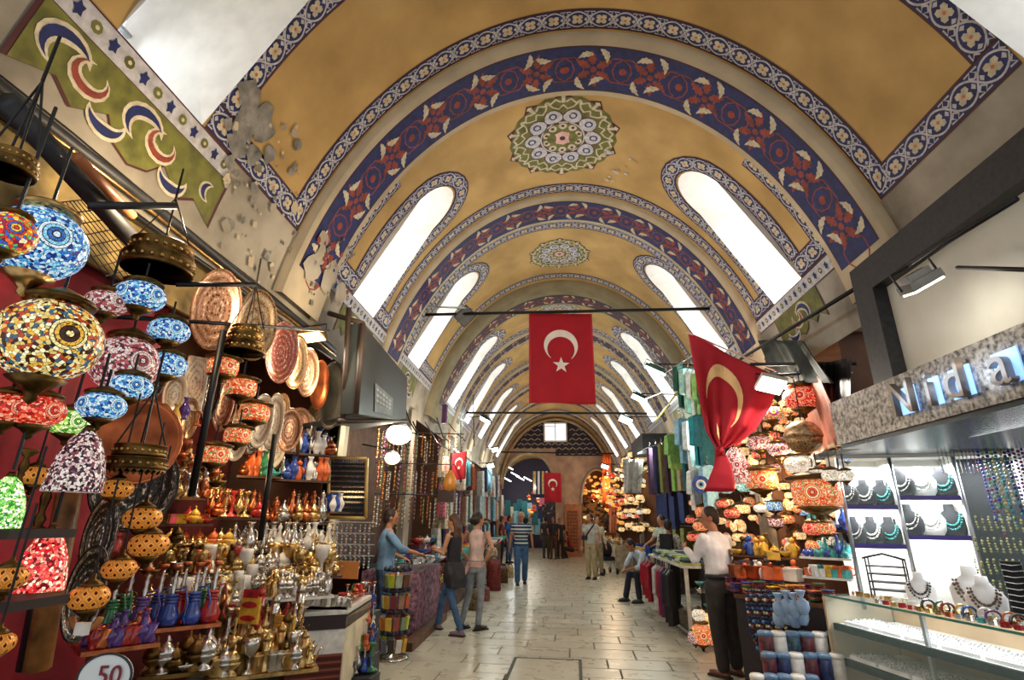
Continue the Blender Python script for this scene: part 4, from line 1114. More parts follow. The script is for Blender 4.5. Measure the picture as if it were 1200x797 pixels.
def drum_chandelier(u, v, o, rpx, label, tiers=2, jag=False, hpx=None, chains=.3):
    p = ato(u, v, o); r = rpx * ppm(p); t = thing('drum_chandelier', label, 'chandelier', p, 0, 'pierced metal chandeliers at the corner stall')
    h = r * .5 * tiers; z = -h / 2
    for k in range(tiers):
        b = MB(); q = r * (1 - .12 * k); b.lathe([(q, z), (q * 1.03, z + .01), (q, z + .02), (q, z + r * .42), (q * 1.03, z + r * .44), (q, z + r * .46), (q * .97, z + r * .46), (q * .97, z)], m_dbrass, 28); obj('pierced_band', b, None, t)
        b = MB()
        for j in range(24):
            a = 2 * PI * j / 24; b.ball((q * 1.0 * cos(a), q * 1.0 * sin(a), z + r * .22), r * .07, m_brass, 5, 4)
        obj('bead_row', b, None, t); z += r * .48
    if jag:
        b = MB()
        for j in range(28):
            a0, a1 = 2 * PI * j / 28, 2 * PI * (j + 1) / 28; am = (a0 + a1) / 2
            b.add([(r * cos(a0), r * sin(a0), -h / 2), (r * cos(a1), r * sin(a1), -h / 2), (r * cos(am), r * sin(am), -h / 2 - r * .13)], [(0, 1, 2)], m_dbrass)
        obj('jagged_rim', b, None, t)
    b = MB()
    for j in range(4):
        a = PI / 4 + j * PI / 2; b.tube([(r * .8 * cos(a), r * .8 * sin(a), z), (0, 0, z + chains)], .004, m_black, 5)
    b.tube([(0, 0, z + chains), (0, 0, z + chains + .2)], .006, m_black, 5); obj('chain', b, None, t)
    return t

# ================================================================ first shop on the left: lamps and metalware
m_redcl = mat('crimson_cloth', '8e0f22', .8, var=.2, scale=4)
def hang_cloth(name, pts, m, label=None, cat='cloth', fold=.04, n=30, k=9, parent=None):
    """pts: top-left, top-right, bottom-right, bottom-left world points; hanging folds"""
    a, b, c, d = [Vector(p) for p in pts]; nrm = (b - a).cross(d - a).normalized(); vs = []; fs = []
    for i in range(k + 1):
        for j in range(n + 1):
            u, w = j / n, i / k; p = a.lerp(b, u).lerp(d.lerp(c, u), w)
            vs.append(p + nrm * fold * (sin(u * 17 + w) * .6 + .4 * sin(u * 41 + 2 * w)))
    for i in range(k):
        for j in range(n): q = i * (n + 1) + j; fs.append((q, q + 1, q + n + 2, q + n + 1))
    mb = MB(); mb.add(vs, fs, m, True); o = obj(name, mb, None, parent)
    md = o.modifiers.new('thickness', 'SOLIDIFY'); md.thickness = .004
    if label: tag(o, label, cat)
    return o
hang_cloth('wall_cloth', [W(-2.95, 1.0, 3.3), W(-2.95, 3.15, 3.1), W(-2.95, 3.15, 0.0), W(-2.95, 1.0, 0.0)], m_redcl, 'crimson cloth hung as a backdrop behind the mosaic lamps', fold=.025)
# back and side walls of the stall recesses along both sides
sh = MB(); m_back = mat('shop_back_wall', '6b4a38', .85, var=.2, scale=2)
for sg, lst in ((-1, [(1.0, 6.0), (6.2, 9.2), (9.4, 12.4), (12.6, 16.4), (16.6, 21), (21.2, 25.9)]), (1, [(5.6, 8.0), (8.2, 11.4), (11.6, 15), (15.2, 19), (19.2, 25.9)])):
    mbw = MB(); mcl = MB()
    for (ya, yb) in lst:
        O1 = 4.1
        mbw.add([W(sg * O1, ya, 0), W(sg * O1, yb, 0), W(sg * O1, yb, 3.6), W(sg * O1, ya, 3.6)], [(0, 1, 2, 3)], m_back)
        for y in (ya, yb): mbw.add([W(sg * 2.86, y, 0), W(sg * O1, y, 0), W(sg * O1, y, 3.6), W(sg * 2.86, y, 3.6)], [(0, 1, 2, 3)], m_back)
        mcl.add([W(sg * 2.8, ya - .1, 3.5), W(sg * O1, ya - .1, 3.5), W(sg * O1, yb + .1, 3.5), W(sg * 2.8, yb + .1, 3.5)], [(0, 1, 2, 3)], m_back)
    for i in range(len(lst) - 1):
        ya, yb = lst[i][1], lst[i + 1][0]; mbw.box(W(sg * 2.8, (ya + yb) / 2, 1.75), (.12, yb - ya + .1, 3.5), m_wall)
    obj('stall_recess', mbw, parent=wl if sg < 0 else wr); obj('stall_soffit', mcl, parent=wl if sg < 0 else wr)
# ledge with cable trunking above the stall
for k, (z, o_, r_, m) in enumerate(((3.47, -2.72, .03, m_dark), (3.41, -2.7, .012, m_brass), (3.53, -2.76, .014, m_black), (3.36, -2.74, .02, m_black))):
    b = MB(); b.tube([W(o_, y, z - .02 * (y - 1) / 4 + .01 * sin(y * 3 + k)) for y in [1 + .5 * i for i in range(10)]], r_, m, 6); tag(obj('cable_run', b), ['thick dark cable trunking along the top of the corner stall', 'thin brassy pipe along the top of the corner stall', 'upper black cable along the plaster above the corner stall', 'sagging black cable under the trunking of the corner stall'][k], 'cable', 'cables above the corner stall')
# painted board under the ledge and wooden beams
b = MB(); 
for (ya, yb) in ((1.2, 2.3), (2.3, 3.4), (3.4, 4.6)): b.box(W(-2.84, (ya + yb) / 2, 3.18), (.03, yb - ya - .01, .42), mat('yellowed_board', '8d7644', .8, var=.35, scale=5))
tag(obj('fascia_board', b), 'peeling yellowed fascia board over the mosaic lamps', 'board')
for (u0, v0, u1, v1, o0, o1, r_, m, lb) in ((85, 195, 152, 262, -2.3, -2.5, .025, mat('orange_lit_wood', 'a8643a', .5), 'wooden batten coloured as lit orange above the blue mosaic globe'), (0, 130, 190, 330, -2.45, -2.6, .05, m_dark, 'thick dark wooden beam slanting over the mosaic lamps'),  # batten colour carries the orange light falling on it
                                           (100, 252, 203, 250, -2.3, -2.1, .018, m_dark, 'rusty iron bracket reaching out over the lamps'), (205, 342, 298, 340, -2.2, -1.95, .014, m_black, 'thin iron rod in front of the large patterned plate'),
                                           (60, 378, 385, 392, -2.4, -2.35, .014, m_black, 'long black rail carrying the hanging plates')):
    b = MB(); b.tube([ato(u0, v0, o0), ato(u1, v1, o1)], r_, m, 6); tag(obj('rail', b), lb, 'rail')
# wire mesh
b = MB(); A0, A1, A2, A3 = ato(95, 245, -2.6), ato(172, 330, -2.6), ato(130, 345, -2.6), ato(60, 250, -2.6)
for k in range(9):
    t = k / 8; b.tube([A0.lerp(A3, t), A1.lerp(A2, t)], .003, m_black, 4); b.tube([A0.lerp(A1, t), A3.lerp(A2, t)], .003, m_black, 4)
tag(obj('wire_mesh', b), 'black wire mesh panel between the beams over the lamps', 'mesh')
# posts
for (u0, v0, u1, v1, o_, r_, m, lb) in ((85, 590, 52, 797, -2.25, .045, mat('orange_wood', '9a6430', .5, var=.35, scale=8), 'orange-brown wooden post beside the red cone lamp'), (66, 640, 40, 797, -2.3, .035, m_black, 'black post behind the wooden post'),
                                        (262, 395, 228, 590, -2.2, .02, m_black, 'dark metal pole in front of the hanging plates'), (325, 515, 310, 640, -2.5, .022, m_black, 'dark upright of the brassware shelves'), (352, 500, 352, 540, -2.7, .02, m_wood, 'short wooden batten behind the round silver tray')):
    b = MB(); b.tube([ato(u0, v0, o_), ato(u1, v1, o_)], r_, m, 8); tag(obj('post', b), lb, 'post')
GL = 'mosaic lamps at the corner stall'
lamp_at('globe', 'blue', 43, 298, -2.05, 47, 'large blue and white mosaic globe lamp under a brass cap', chain=.25, metal=m_brass)
lamp_at('globe', 'multi', 8, 287, -1.85, 27, 'red and yellow mosaic globe lamp in front of the blue globe', chain=.4)
lamp_at('globe', 'yellow', 57, 411, -2.0, 53, 'largest yellow mosaic globe lamp with a dark flower', chain=.2, metal=m_dbrass)
lamp_at('flat', 'red', 44, 494, -2.05, 29, 'flattened red mosaic lamp with a white-dotted flower', chain=.1)
lamp_at('flat', 'red', 10, 492, -2.1, 27, 'flattened red mosaic lamp partly behind its red neighbour', chain=.1)
lamp_at('flat', 'green', 84, 507, -2.3, 23, 'small lime green mosaic lamp beside the red one', chain=.2)
lamp_at('cone', 'greenbell', 8, 603, -2.05, 24, 'bright green bell-shaped mosaic lamp on a dark shelf', chain=.3)
lamp_at('cone', 'star', 97, 553, -2.1, 29, 'white and plum mosaic cone shade with stars', chain=.3)
lamp_at('cone', 'redcone', 57, 670, -2.1, 27, 'glowing ruby red mosaic cone shade by the wooden post', chain=.3)
lamp_at('globe', 'rose', 147, 437, -2.35, 36, 'rose and cream mosaic globe with a red flower behind the blue lamps', chain=.1)
lamp_at('flat', 'rose', 124, 366, -2.3, 22, 'dim brown and cream mosaic lamp left of the sparkling blue one'.replace('left of', 'next to'), chain=.2)
for k, (u, v, r_, o_) in enumerate(((164, 357, 26, -2.2), (198, 397, 22, -2.25), (196, 437, 22, -2.25), (154, 464, 23, -2.2), (121, 487, 25, -2.1))):
    lamp_at('flat', 'blue', u, v, o_, r_, 'small flattened blue mosaic lamp, %s of the five from the top' % ORD[k], chain=.08)
for k, (u, v, r_, o_) in enumerate(((262, 438, 17), (284, 462, 17), (300, 491, 17), (281, 518, 15), (253, 541, 17)) and [(262, 438, 17, -2.25), (284, 462, 17, -2.25), (300, 491, 17, -2.25), (281, 518, 15, -2.25), (253, 541, 17, -2.25)]):
    lamp_at('drum', 'orange', u, v, o_, r_, 'small orange-red mosaic lamp in a zigzag string, %s from the top' % ORD[k], chain=.1)
for k, (u, v, r_, o_, lb) in enumerate(((172, 617, 20, -2.1, 'pierced copper lantern above its twin in front of the yellow bowls'), (180, 648, 21, -2.05, 'pierced copper lantern just over the water pipes'), (146, 677, 18, -2.05, 'pierced copper lantern beside the green water pipe'), (111, 711, 21, -1.95, 'pierced copper lantern hanging over the wicker ring'),
                                        (141, 583, 17, -2.1, 'pierced copper lantern below the copper tray'), (15, 690, 20, -1.95, 'pierced copper lantern on the shelf by the red cone lamp'), (3, 768, 19, -1.9, 'lowest pierced copper lantern before the red cloth'), (44, 570, 17, -2.2, 'pierced copper lantern in front of the crimson cloth'))):
    pierced_lamp(u, v, o_, r_, lb)
drum_chandelier(186, 312, -2.3, 36, 'wide dark pierced metal chandelier under the iron bracket', 2)
drum_chandelier(166, 545, -2.05, 30, 'pierced metal drum lamp with a jagged rim before the copper tray', 2, True, chains=.25)
drum_chandelier(288, 405, -2.15, 22, 'dark pierced metal drum chandelier in front of the hanging plates', 3)
drum_chandelier(8, 205, -1.9, 26, 'dark pierced chandelier at the top of the lamp stall', 2)
# standing lamp stems under the near lamps and small dark shelves
for (u0, v0, u1, v1, o_, z) in ((-30, 640, 50, 640, -2.15, 0), (-30, 725, 40, 725, -2.1, 0)):
    b = MB(); a, c = ato(u0, v0, o_), ato(u1, v1, o_); c.z = a.z; b.box((a + c) / 2, (.3, (c - a).length, .03), mat('dark_shelf', '30201c', .6)); tag(obj('lamp_shelf', b), 'dark shelf under the green bell lamp' if v0 < 700 else 'lower dark shelf under the pierced lanterns', 'shelf')
for (u, v, h_, o_) in ((20, 600, 60, -2.2), (46, 640, 66, -2.3)):
    p = ato(u, v, o_); s = h_ * ppm(p); put('candlestick', p, s / .18, 0, 'bronze', 'tall bronze lamp base among the mosaic lamps, %s' % ('under the red lamp' if u < 30 else 'before the red cloth'), 'lamp bases')

# ---- trays and plates: an engraved disc with a raised rim
def engraved(name, base, line, petals=8, freq=60, rough=.32, metal=.8, em=0):
    m, nt, b = nmat(name); N = nt.nodes; L = nt.links
    tc = N.new('ShaderNodeTexCoord'); sx = N.new('ShaderNodeSeparateXYZ'); L.new(tc.outputs['Generated'], sx.inputs[0])
    def mth(op, a, bb=None, v=None):
        q = N.new('ShaderNodeMath'); q.operation = op
        L.new(a, q.inputs[0])
        if bb is not None: L.new(bb, q.inputs[1])
        if v is not None: q.inputs[1].default_value = v
        return q.outputs[0]
    x = mth('SUBTRACT', sx.outputs[0], v=.5); y = mth('SUBTRACT', sx.outputs[1], v=.5)
    r = mth('SQRT', mth('ADD', mth('MULTIPLY', x, x), mth('MULTIPLY', y, y))); a = mth('ARCTAN2', y, x)
    p = mth('SINE', mth('MULTIPLY', a, v=petals)); w = mth('SINE', mth('ADD', mth('MULTIPLY', r, v=freq), mth('MULTIPLY', p, v=.5)))
    vo = N.new('ShaderNodeTexVoronoi'); vo.inputs['Scale'].default_value = 26; L.new(tc.outputs['Generated'], vo.inputs['Vector'])
    q = mth('ADD', mth('MULTIPLY', w, v=.28), mth('MULTIPLY', vo.outputs[0], v=.95))
    rr = ramp(nt, [(.1, line), (.3, base), (.75, base), (.95, 'f4dcc0' if metal else base)]); L.new(q, rr.inputs[0])
    L.new(rr.outputs[0], b.inputs['Base Color']); b.inputs['Metallic'].default_value = metal; b.inputs['Roughness'].default_value = rough
    MATS[name] = m; return m
E_rose = engraved('engraved_copper', 'c08a68', '5a3020', 8); E_red = engraved('red_engraved_copper', 'b4604e', '7a2a24', 10, 70, metal=.4); E_gold = engraved('engraved_brass', 'c8a070', '6a4028', 6, 50); E_dark = engraved('dark_engraved', '4a4540', '24211f', 12, 60); E_white = engraved('pale_engraved', 'dccab0', '8a6a50', 6, 46, metal=.4)
E_orange = mat('beaten_copper', 'c4683c', .35, metal=.8, var=.3, scale=6); E_steel = mat('spun_silver_tray', 'b8ab96', .3, metal=.85, var=.2, scale=3)
def plate(name, u, v, o_, rx, rz, m, label, yaw=0, cat='plate', group='engraved plates hung along the corner stall', rim=None, square=False, tilt=0):
    """hung face on; yaw turns it about the vertical; rx, rz half sizes in picture units"""
    p = ato(u, v, o_); k = ppm(p); a, c = rx * k / max(.25, cos(yaw)), rz * k * 1.2; rim = rim or m
    fw = (EYE - p); fw.z = 0; fw.normalize(); fw = Matrix.Rotation(yaw, 3, 'Z') @ fw; rt = Vector((0, 0, 1)).cross(fw).normalized()
    t = thing(name, label, cat, p, 0, group)
    M = Matrix((rt, Vector((0, 0, 1)), fw)).transposed()
    if square:
        b = MB(); b.prism([(-a, -c), (a, -c), (a, c), (-a, c)], 0, .01, m, lambda x, y, d: (x, y, d)); f = obj('plate_face', b, None, t); f.matrix_local = M.to_4x4()
        b = MB()
        for (x0, y0, x1, y1) in ((-a, -c, a, -c), (a, -c, a, c), (a, c, -a, c), (-a, c, -a, -c)): b.tube([(x0, y0, .01), (x1, y1, .01)], .008, rim, 5)
    else:
        b = MB(); n = 28; rg = [(.01, .006), (.6, .006), (.72, .014), (.9, .03), (1, .035), (1, .025), (.7, -.002), (.01, -.006)]
        b.lathe([(q, d) for q, d in rg], m, n, sq=(a, c)); f = obj('plate_face', b, None, t); f.matrix_local = M.to_4x4()
        b = MB(); b.tube([(a * cos(2 * PI * j / 28), c * sin(2 * PI * j / 28), .03) for j in range(29)], .007, rim, 5)
    f = obj('rim', b, None, t); f.matrix_local = M.to_4x4()
    return t
plate('hanging_plate', 252, 371, -2.45, 25, 42, E_rose, 'largest oval engraved plate with a flower rosette at the head of the row', .2)
plate('hanging_plate', 298, 388, -2.5, 22, 36, E_gold, 'oval engraved plate second in the row, behind the dark chandelier', .3)
plate('hanging_plate', 329, 419, -2.5, 17, 31, E_red, 'red engraved oval plate third in the row', .45)
plate('hanging_plate', 345, 430, -2.55, 13, 27, E_gold, 'oval brass engraved plate fourth in the row', .6)
plate('hanging_plate', 359, 442, -2.6, 12, 24, E_rose, 'oval copper engraved plate fifth in the row', .7)
plate('hanging_tray', 373, 456, -2.6, 10, 24, E_orange, 'plain orange copper tray next to the silver tray', .8, 'tray')
plate('hanging_tray', 388, 468, -2.55, 14, 33, E_steel, 'large round silver tray at the aisle end of the row', .7, 'tray', rim=m_silver)
plate('copper_tray', 165, 527, -2.3, 42, 40, E_orange, 'large round beaten copper tray behind the jagged drum lamp', .1, 'tray', 'big trays of the corner stall', rim=m_copper)
plate('dark_tray', 162, 578, -2.4, 42, 42, E_dark, 'large dark metal tray below the copper tray', .1, 'tray', 'big trays of the corner stall')
plate('dark_tray', 120, 640, -2.35, 15, 38, E_dark, 'dark oval tray leaning behind the wooden post', .2, 'tray', 'big trays of the corner stall'); plate('dark_tray', 105, 705, -2.3, 18, 42, E_dark, 'lower dark oval tray beside the wooden post', .2, 'tray', 'big trays of the corner stall')
for k, (u, v, rx, rz, m, sq_, lb) in enumerate(((229, 458, 11, 26, E_white, True, 'rectangular engraved panel with a wire loop'), (205, 472, 11, 20, E_white, False, 'pale oval plate beside the rectangular panel'), (248, 470, 9, 28, E_dark, False, 'dark oval plate behind the metal pole'), (263, 480, 10, 28, E_rose, False, 'oval copper plate next to the dark oval one'),
                                          (184, 455, 7, 20, E_dark, False, 'narrow dark oval plate behind the blue lamps'), (307, 500, 12, 26, E_white, False, 'pale oval dish behind the orange lamps'), (322, 500, 10, 27, E_white, False, 'narrow pale engraved dish below the row of plates'), (341, 510, 13, 21, E_rose, False, 'round pink-tinted plate above the upper brassware shelf'),
                                          (222, 500, 9, 20, E_gold, False, 'small brass plate behind the violet ornament'), (190, 505, 9, 18, E_rose, False, 'small copper plate at the edge of the copper tray'))):
    plate('engraved_plate', u, v, -2.6, rx, rz, m, lb, .15, square=sq_, group='small engraved plates under the row')
# ---- brassware on stepped shelves
LS = 'the post end'
SHELVES = [  # ends of the front edge, goods, glazes, how many, height, name, rows, board
    (330, 566, 4.9, 386, 570, 5.2, 'vase domed_pot figurine ewer', 'copper cobalt silver ruby white orange', 9, 40, 'the top brassware shelf', 3, None),
    (286, 563, 4.7, 328, 566, 4.85, 'domed_pot bowl vase', 'orange teal green bronze copper', 6, 36, 'the short shelf by the upright', 3, None),
    (312, 617, 4.8, 384, 619, 5.1, 'domed_pot coffee_pot teapot ewer', 'copper silver copper brass', 8, 48, 'the second brassware shelf', 3, None),
    (246, 612, 4.5, 310, 615, 4.75, 'domed_pot ewer vase candlestick', 'copper ruby brass gold', 8, 46, 'the red-copper shelf', 3, None),
    (196, 622, 4.2, 250, 622, 4.4, 'small_box bowl domed_pot', 'ruby amber gold', 7, 28, 'the box shelf', 3, None),
    (200, 592, 4.5, 262, 592, 4.7, 'candlestick ewer figurine domed_pot', 'gold brass copper', 8, 42, 'the gilt candlestick shelf', 3, None),
    (272, 656, 4.5, 392, 656, 4.9, 'coffee_pot ewer teapot domed_pot vase', 'silver silver white gold', 14, 46, 'the silverware shelf', 3, None),
    (198, 650, 4.1, 275, 652, 4.4, 'bowl domed_pot teapot', 'amber gold orange', 9, 30, 'the yellow bowl shelf', 3, None),
    (245, 683, 4.15, 402, 683, 4.75, 'domed_pot teapot goblet incense_burner', 'gold gold white silver brass', 17, 34, 'the gilt teaware shelf', 3, None),
    (195, 680, 3.9, 250, 682, 4.1, 'vase goblet figurine', 'copper bronze ruby gold', 8, 32, 'the dark goblet shelf', 3, None),
    (280, 697, 4.05, 330, 697, 4.2, 'goblet teapot domed_pot', 'silver white', 7, 22, 'the mirror tray', 2, 'silver'),
    (322, 706, 4.0, 392, 704, 4.3, 'teapot incense_burner figurine', 'silver gold silver', 9, 27, 'the counter ledge', 3, 'white'),
    (196, 722, 3.65, 292, 722, 3.95, 'figurine ewer domed_pot goblet', 'white silver white gold', 11, 46, 'the white figurine tray', 3, 'silver'),
    (250, 756, 3.4, 362, 752, 3.7, 'grinder coffee_pot ewer candlestick teapot', 'silver gold ruby bronze silver', 13, 46, 'the coffee set tray', 3, 'brass'),
    (256, 796, 3.05, 374, 792, 3.35, 'mug grinder goblet incense_burner coffee_pot', 'brass gold silver bronze gold', 13, 44, 'the lowest brass tray', 3, 'brass'),
    (180, 796, 2.85, 252, 796, 3.0, 'incense_burner domed_pot bowl', 'gold bronze silver', 6, 46, 'the dark round tray', 2, 'bronze'),
    (112, 768, 2.5, 184, 766, 2.7, 'tea_glass vase', 'copper violet silver ruby', 8, 30, 'the tea glass tray', 2, 'copper')]
for (u0, v0, y0, u1, v1, y1, ty, co, n, h_, nm, rw, mt) in SHELVES:
    lay_row((u0, v0, y0, u1, v1, y1), ty.split(), co.split(), n, h_, nm, LS, rw, m=PAL[mt] if mt else None, lab=('board of ' if not mt else 'long support of ') + nm + ' in the corner stall')
for (u0, v0, y0, u1, v1, y1, ty, co, n, h_, nm) in ((268, 538, 4.7, 322, 536, 4.9, 'domed_pot vase figurine', 'copper teal ruby bronze', 7, 30, 'the high dim shelf'), (330, 536, 4.95, 392, 538, 5.3, 'vase ewer domed_pot', 'white cobalt copper silver', 8, 26, 'the high bright shelf'),
        (196, 566, 4.6, 240, 566, 4.75, 'domed_pot ewer', 'bronze copper silver', 6, 34, 'the shelf by the copper tray'), (392, 604, 5.2, 404, 604, 5.3, 'vase figurine', 'white cobalt', 3, 20, 'the end bracket')):
    lay_row((u0, v0, y0, u1, v1, y1), ty.split(), co.split(), n, h_, nm, LS, 3, lab='board of ' + nm + ' in the corner stall')
for k in range(12):
    u = 268 + 10.5 * k; v = 486 + 30 * (k % 2) + 8 * (k % 3); plate('engraved_plate', u, v, -2.95, 8 + 3 * (k % 3), 15 + 4 * (k % 2), [E_rose, E_white, E_gold, E_dark][k % 4], 'small %s plate low on the stall wall, %s from the dark pole' % (['copper', 'pale', 'brass', 'dark'][k % 4], ORD[k]), .3, group='plates low on the stall wall')
# water pipes
a, b_, nn, o = shelf(118, 748, 2.75, 258, 742, 3.15, dep=.25, m=m_copper, label='copper-edged tray carrying the coloured water pipes')
for k, (f, c) in enumerate(((.1, 'green'), (.22, 'green'), (.34, 'violet'), (.48, 'cobalt'), (.58, 'cobalt'), (.68, 'ruby'), (.78, 'cobalt'), (.86, 'green'), (.95, 'ruby'))):
    p = a.lerp(b_, f) + nn * (.03 + .07 * (k % 2)); put('hookah', p, 66 * ppm(p) / .41, R.uniform(-1, 1), c, '%s glass water pipe on the copper-edged tray, %s from the post end' % (WORD[c], ORD[k]), 'coloured water pipes')
for k in range(14):
    p = aty(402 + 40 * R.random(), 797 - 45 * R.random(), 4.9 + .4 * R.random()); p.z = max(.02, p.z)
stp = [aty(405, 800, 4.7), aty(445, 800, 5.0)]
for r_ in range(4):
    base = Vector((0, 0, 0)); pA, pB = aty(396 + 4 * r_, 800 - 26 * r_, 4.7 + .15 * r_), aty(446, 800 - 26 * r_, 5.0 + .15 * r_); pB.z = pA.z
    row(['hookah', 'ewer', 'candlestick'], ['green', 'cobalt', 'silver', 'orange', 'gold'], pA, pB, 6, .24, ('the floor stand', 'the floor stand middle step', 'the floor stand upper step', 'the floor stand back step')[r_], 'the counter')
    bx = MB(); bx.box((pA + pB) / 2 + Vector((0, .06, -.015 - (pA.z) / 2 + .0)), (abs(pB.x - pA.x) + .1, .22, max(.03, pA.z)), m_dark); tag(obj('display_step', bx), 'dark display step of small water pipes, %s from the floor' % ORD[r_], 'step')
# counter with glass case, labels, wicker-pattern box
def solid(name, p0, p1, z0, z1, m, dep, label=None, cat=None, parent=None, left=False):
    p0, p1 = Vector(p0), Vector(p1); d = (p1 - p0); d.z = 0; d.normalize(); n = Vector((-d.y, d.x, 0)); n = n if (n.x < 0 if left else n.y > 0) else -n
    a = Vector((p0.x, p0.y, 0)); b = Vector((p1.x, p1.y, 0)); e = n * dep; mb = MB(); vs = []
    for z in (z0, z1): vs += [q + Vector((0, 0, z)) for q in (a, b, b + e, a + e)]
    mb.add(vs, [(3, 2, 1, 0), (4, 5, 6, 7), (0, 1, 5, 4), (1, 2, 6, 5), (2, 3, 7, 6), (3, 0, 4, 7)], m); o = obj(name, mb, None, parent)
    if label: tag(o, label, cat)
    return o
ct = thing('sales_counter', 'white sales counter with a dark lettered edge and chevron box below', 'counter', (0, 0, 0))
q0, q1, q2 = aty(352, 722, 4.25), aty(414, 724, 4.45), aty(442, 705, 5.3)
zt = q1.z
solid('counter_top', q0, q1, zt - .0, zt + .03, m_wh, .7, parent=ct); solid('edge_band', q0 - Vector((0, .01, 0)), q1 - Vector((0, .01, 0)), zt - .1, zt, mat('dark_wine_board', '2c1618', .5), .66, parent=ct)
solid('white_panel', q0, q1, zt - .27, zt - .1, m_wh, .6, parent=ct)
ch = stripes('chevron_box', ['5a2018', '8a4a38', '5a2018', '3a1410'], 2, .012)
solid('chevron_panel', q0 + Vector((.0, -.02, 0)), q1 + Vector((0, -.02, 0)), max(.02, zt - .8), zt - .27, ch, .5, parent=ct)
solid('side_panel', q1, Vector((q2.x, q2.y, 0)), 0, zt - .02, mat('cream_counter_side', 'ddd0b0', .6), .03, parent=ct, left=True)
solid('side_top', q1, Vector((q2.x, q2.y, 0)), zt - .1, zt, mat('dark_wine_board', '2c1618', .5), .35, parent=ct, left=True); solid('side_worktop', q1 + Vector((0, 0, 0)), Vector((q2.x, q2.y, 0)), zt, zt + .03, m_wh, .35, parent=ct, left=True)
row(['mug', 'incense_burner', 'bowl'], ['copper', 'bronze', 'silver', 'ruby'], q1 + Vector((-.12, .1, .03)), Vector((q2.x - .12, q2.y, zt + .03)), 12, .1, 'the counter side', 'the counter corner'); row(['tea_glass', 'mug'], ['silver', 'white'], q0 + Vector((.02, .1, .03)), q1 + Vector((-.02, .1, .03)), 9, .08, 'the white counter top', 'the post end')
# framed card, yellow packet sign, orange card
def card(name, u, v, y, w, h, m, label, cat='card', yaw=0, parts=(), th=.02):
    p = aty(u, v, y); k = ppm(p); t = thing(name, label, cat, p, yaw - .1)
    b = MB(); b.box((0, 0, 0), (w * k, th, h * k), m); obj('board', b, None, t)
    for (pn, x, z, w2, h2, m2, rnd) in parts:
        b = MB()
        if rnd: b.prism([(x * k + w2 * k / 2 * cos(a * PI / 8), z * k + h2 * k / 2 * sin(a * PI / 8)) for a in range(16)], -th / 2 - .006, -th / 2 - .0005, m2, lambda x, y, d: (x, d, y))
        else: b.box((x * k, -th / 2 - .004, z * k), (w2 * k, .006, h2 * k), m2)
        obj(pn, b, None, t)
    return t
def text(body, loc, size, m, parent=None, rot=(PI / 2, 0, 0), ext=.003, align='CENTER', name='lettering', bev=0):
    c = bpy.data.curves.new(name, 'FONT'); c.body = body; c.size = size; c.extrude = ext; c.align_x = align; c.align_y = 'CENTER'; c.bevel_depth = bev; c.resolution_u = 4
    q = bpy.data.objects.new(name, c); C.objects.link(q); bpy.context.view_layer.update()
    me = bpy.data.meshes.new_from_object(q.evaluated_get(bpy.context.evaluated_depsgraph_get())); bpy.data.objects.remove(q)
    me.materials.clear(); me.materials.append(m); o = bpy.data.objects.new(name, me); C.objects.link(o); o.location = loc; o.rotation_euler = rot
    if parent: o.parent = parent
    return o
t = card('packet_sign', 300, 722, 3.3, 25, 28, m_yel, 'yellow packet sign with a red oval standing among the silver', 'sign', parts=(('red_oval', 0, 6, 20, 7, m_redg, True), ('lower_red_oval', 0, -8, 20, 6, m_redg, True), ('red_top', 0, 18, 20, 9, m_redg, False)))
card('orange_card', 413, 672, 5.3, 28, 19, mat('orange_board', 'b8753a', .7), 'plain orange-brown card beside the bracelet rack')
card('framed_card', 325, 716, 3.95, 18, 16, m_wh, 'small white-framed dark card on the counter', parts=(('dark_panel', 0, 0, 14, 12, m_dark, False),))
t = card('yellow_parcel', 341, 735, 3.55, 26, 14, m_yel, 'yellow bag lying under the counter beside the packet sign', 'bag')
# round white sign on the floor, wicker ring, tag
p = aty(131, 804, 1.75); k = ppm(p); t = thing('round_sign', 'round white sign with red figures beside the crimson cloth', 'sign', p, .25)
b = MB(); b.prism([(29 * k * cos(a * PI / 20), 24 * k * sin(a * PI / 20)) for a in range(40)], 0, .012, mat('white_enamel', 'e9eeee', .4, var=.03), lambda x, y, d: (x, d, y)); obj('disc', b, None, t)
b = MB(); b.tube([(29 * k * cos(a * PI / 20), 0, 24 * k * sin(a * PI / 20)) for a in range(41)], .004, m_dark, 5); obj('rim', b, None, t)
text('50', (.016, -.006, .004), .075, mat('red_figures', '8a1420', .5), t, ext=.002)
p = ato(106, 745, -1.95); k = ppm(p); b = MB(); b.tube([(p.x + 18 * k * cos(a * PI / 12), p.y, p.z + 10 * k + 13 * k * sin(a * PI / 12)) for a in range(12, 25)], .012, mat('wicker', 'b0703a', .7), 6); tag(obj('wicker_handle', b), 'half ring of orange wicker under the pierced lantern', 'handle ring')
card('price_tag', 104, 748, 1.75, 15, 13, m_wh, 'small white price tag hanging from the wicker ring', 'tag')
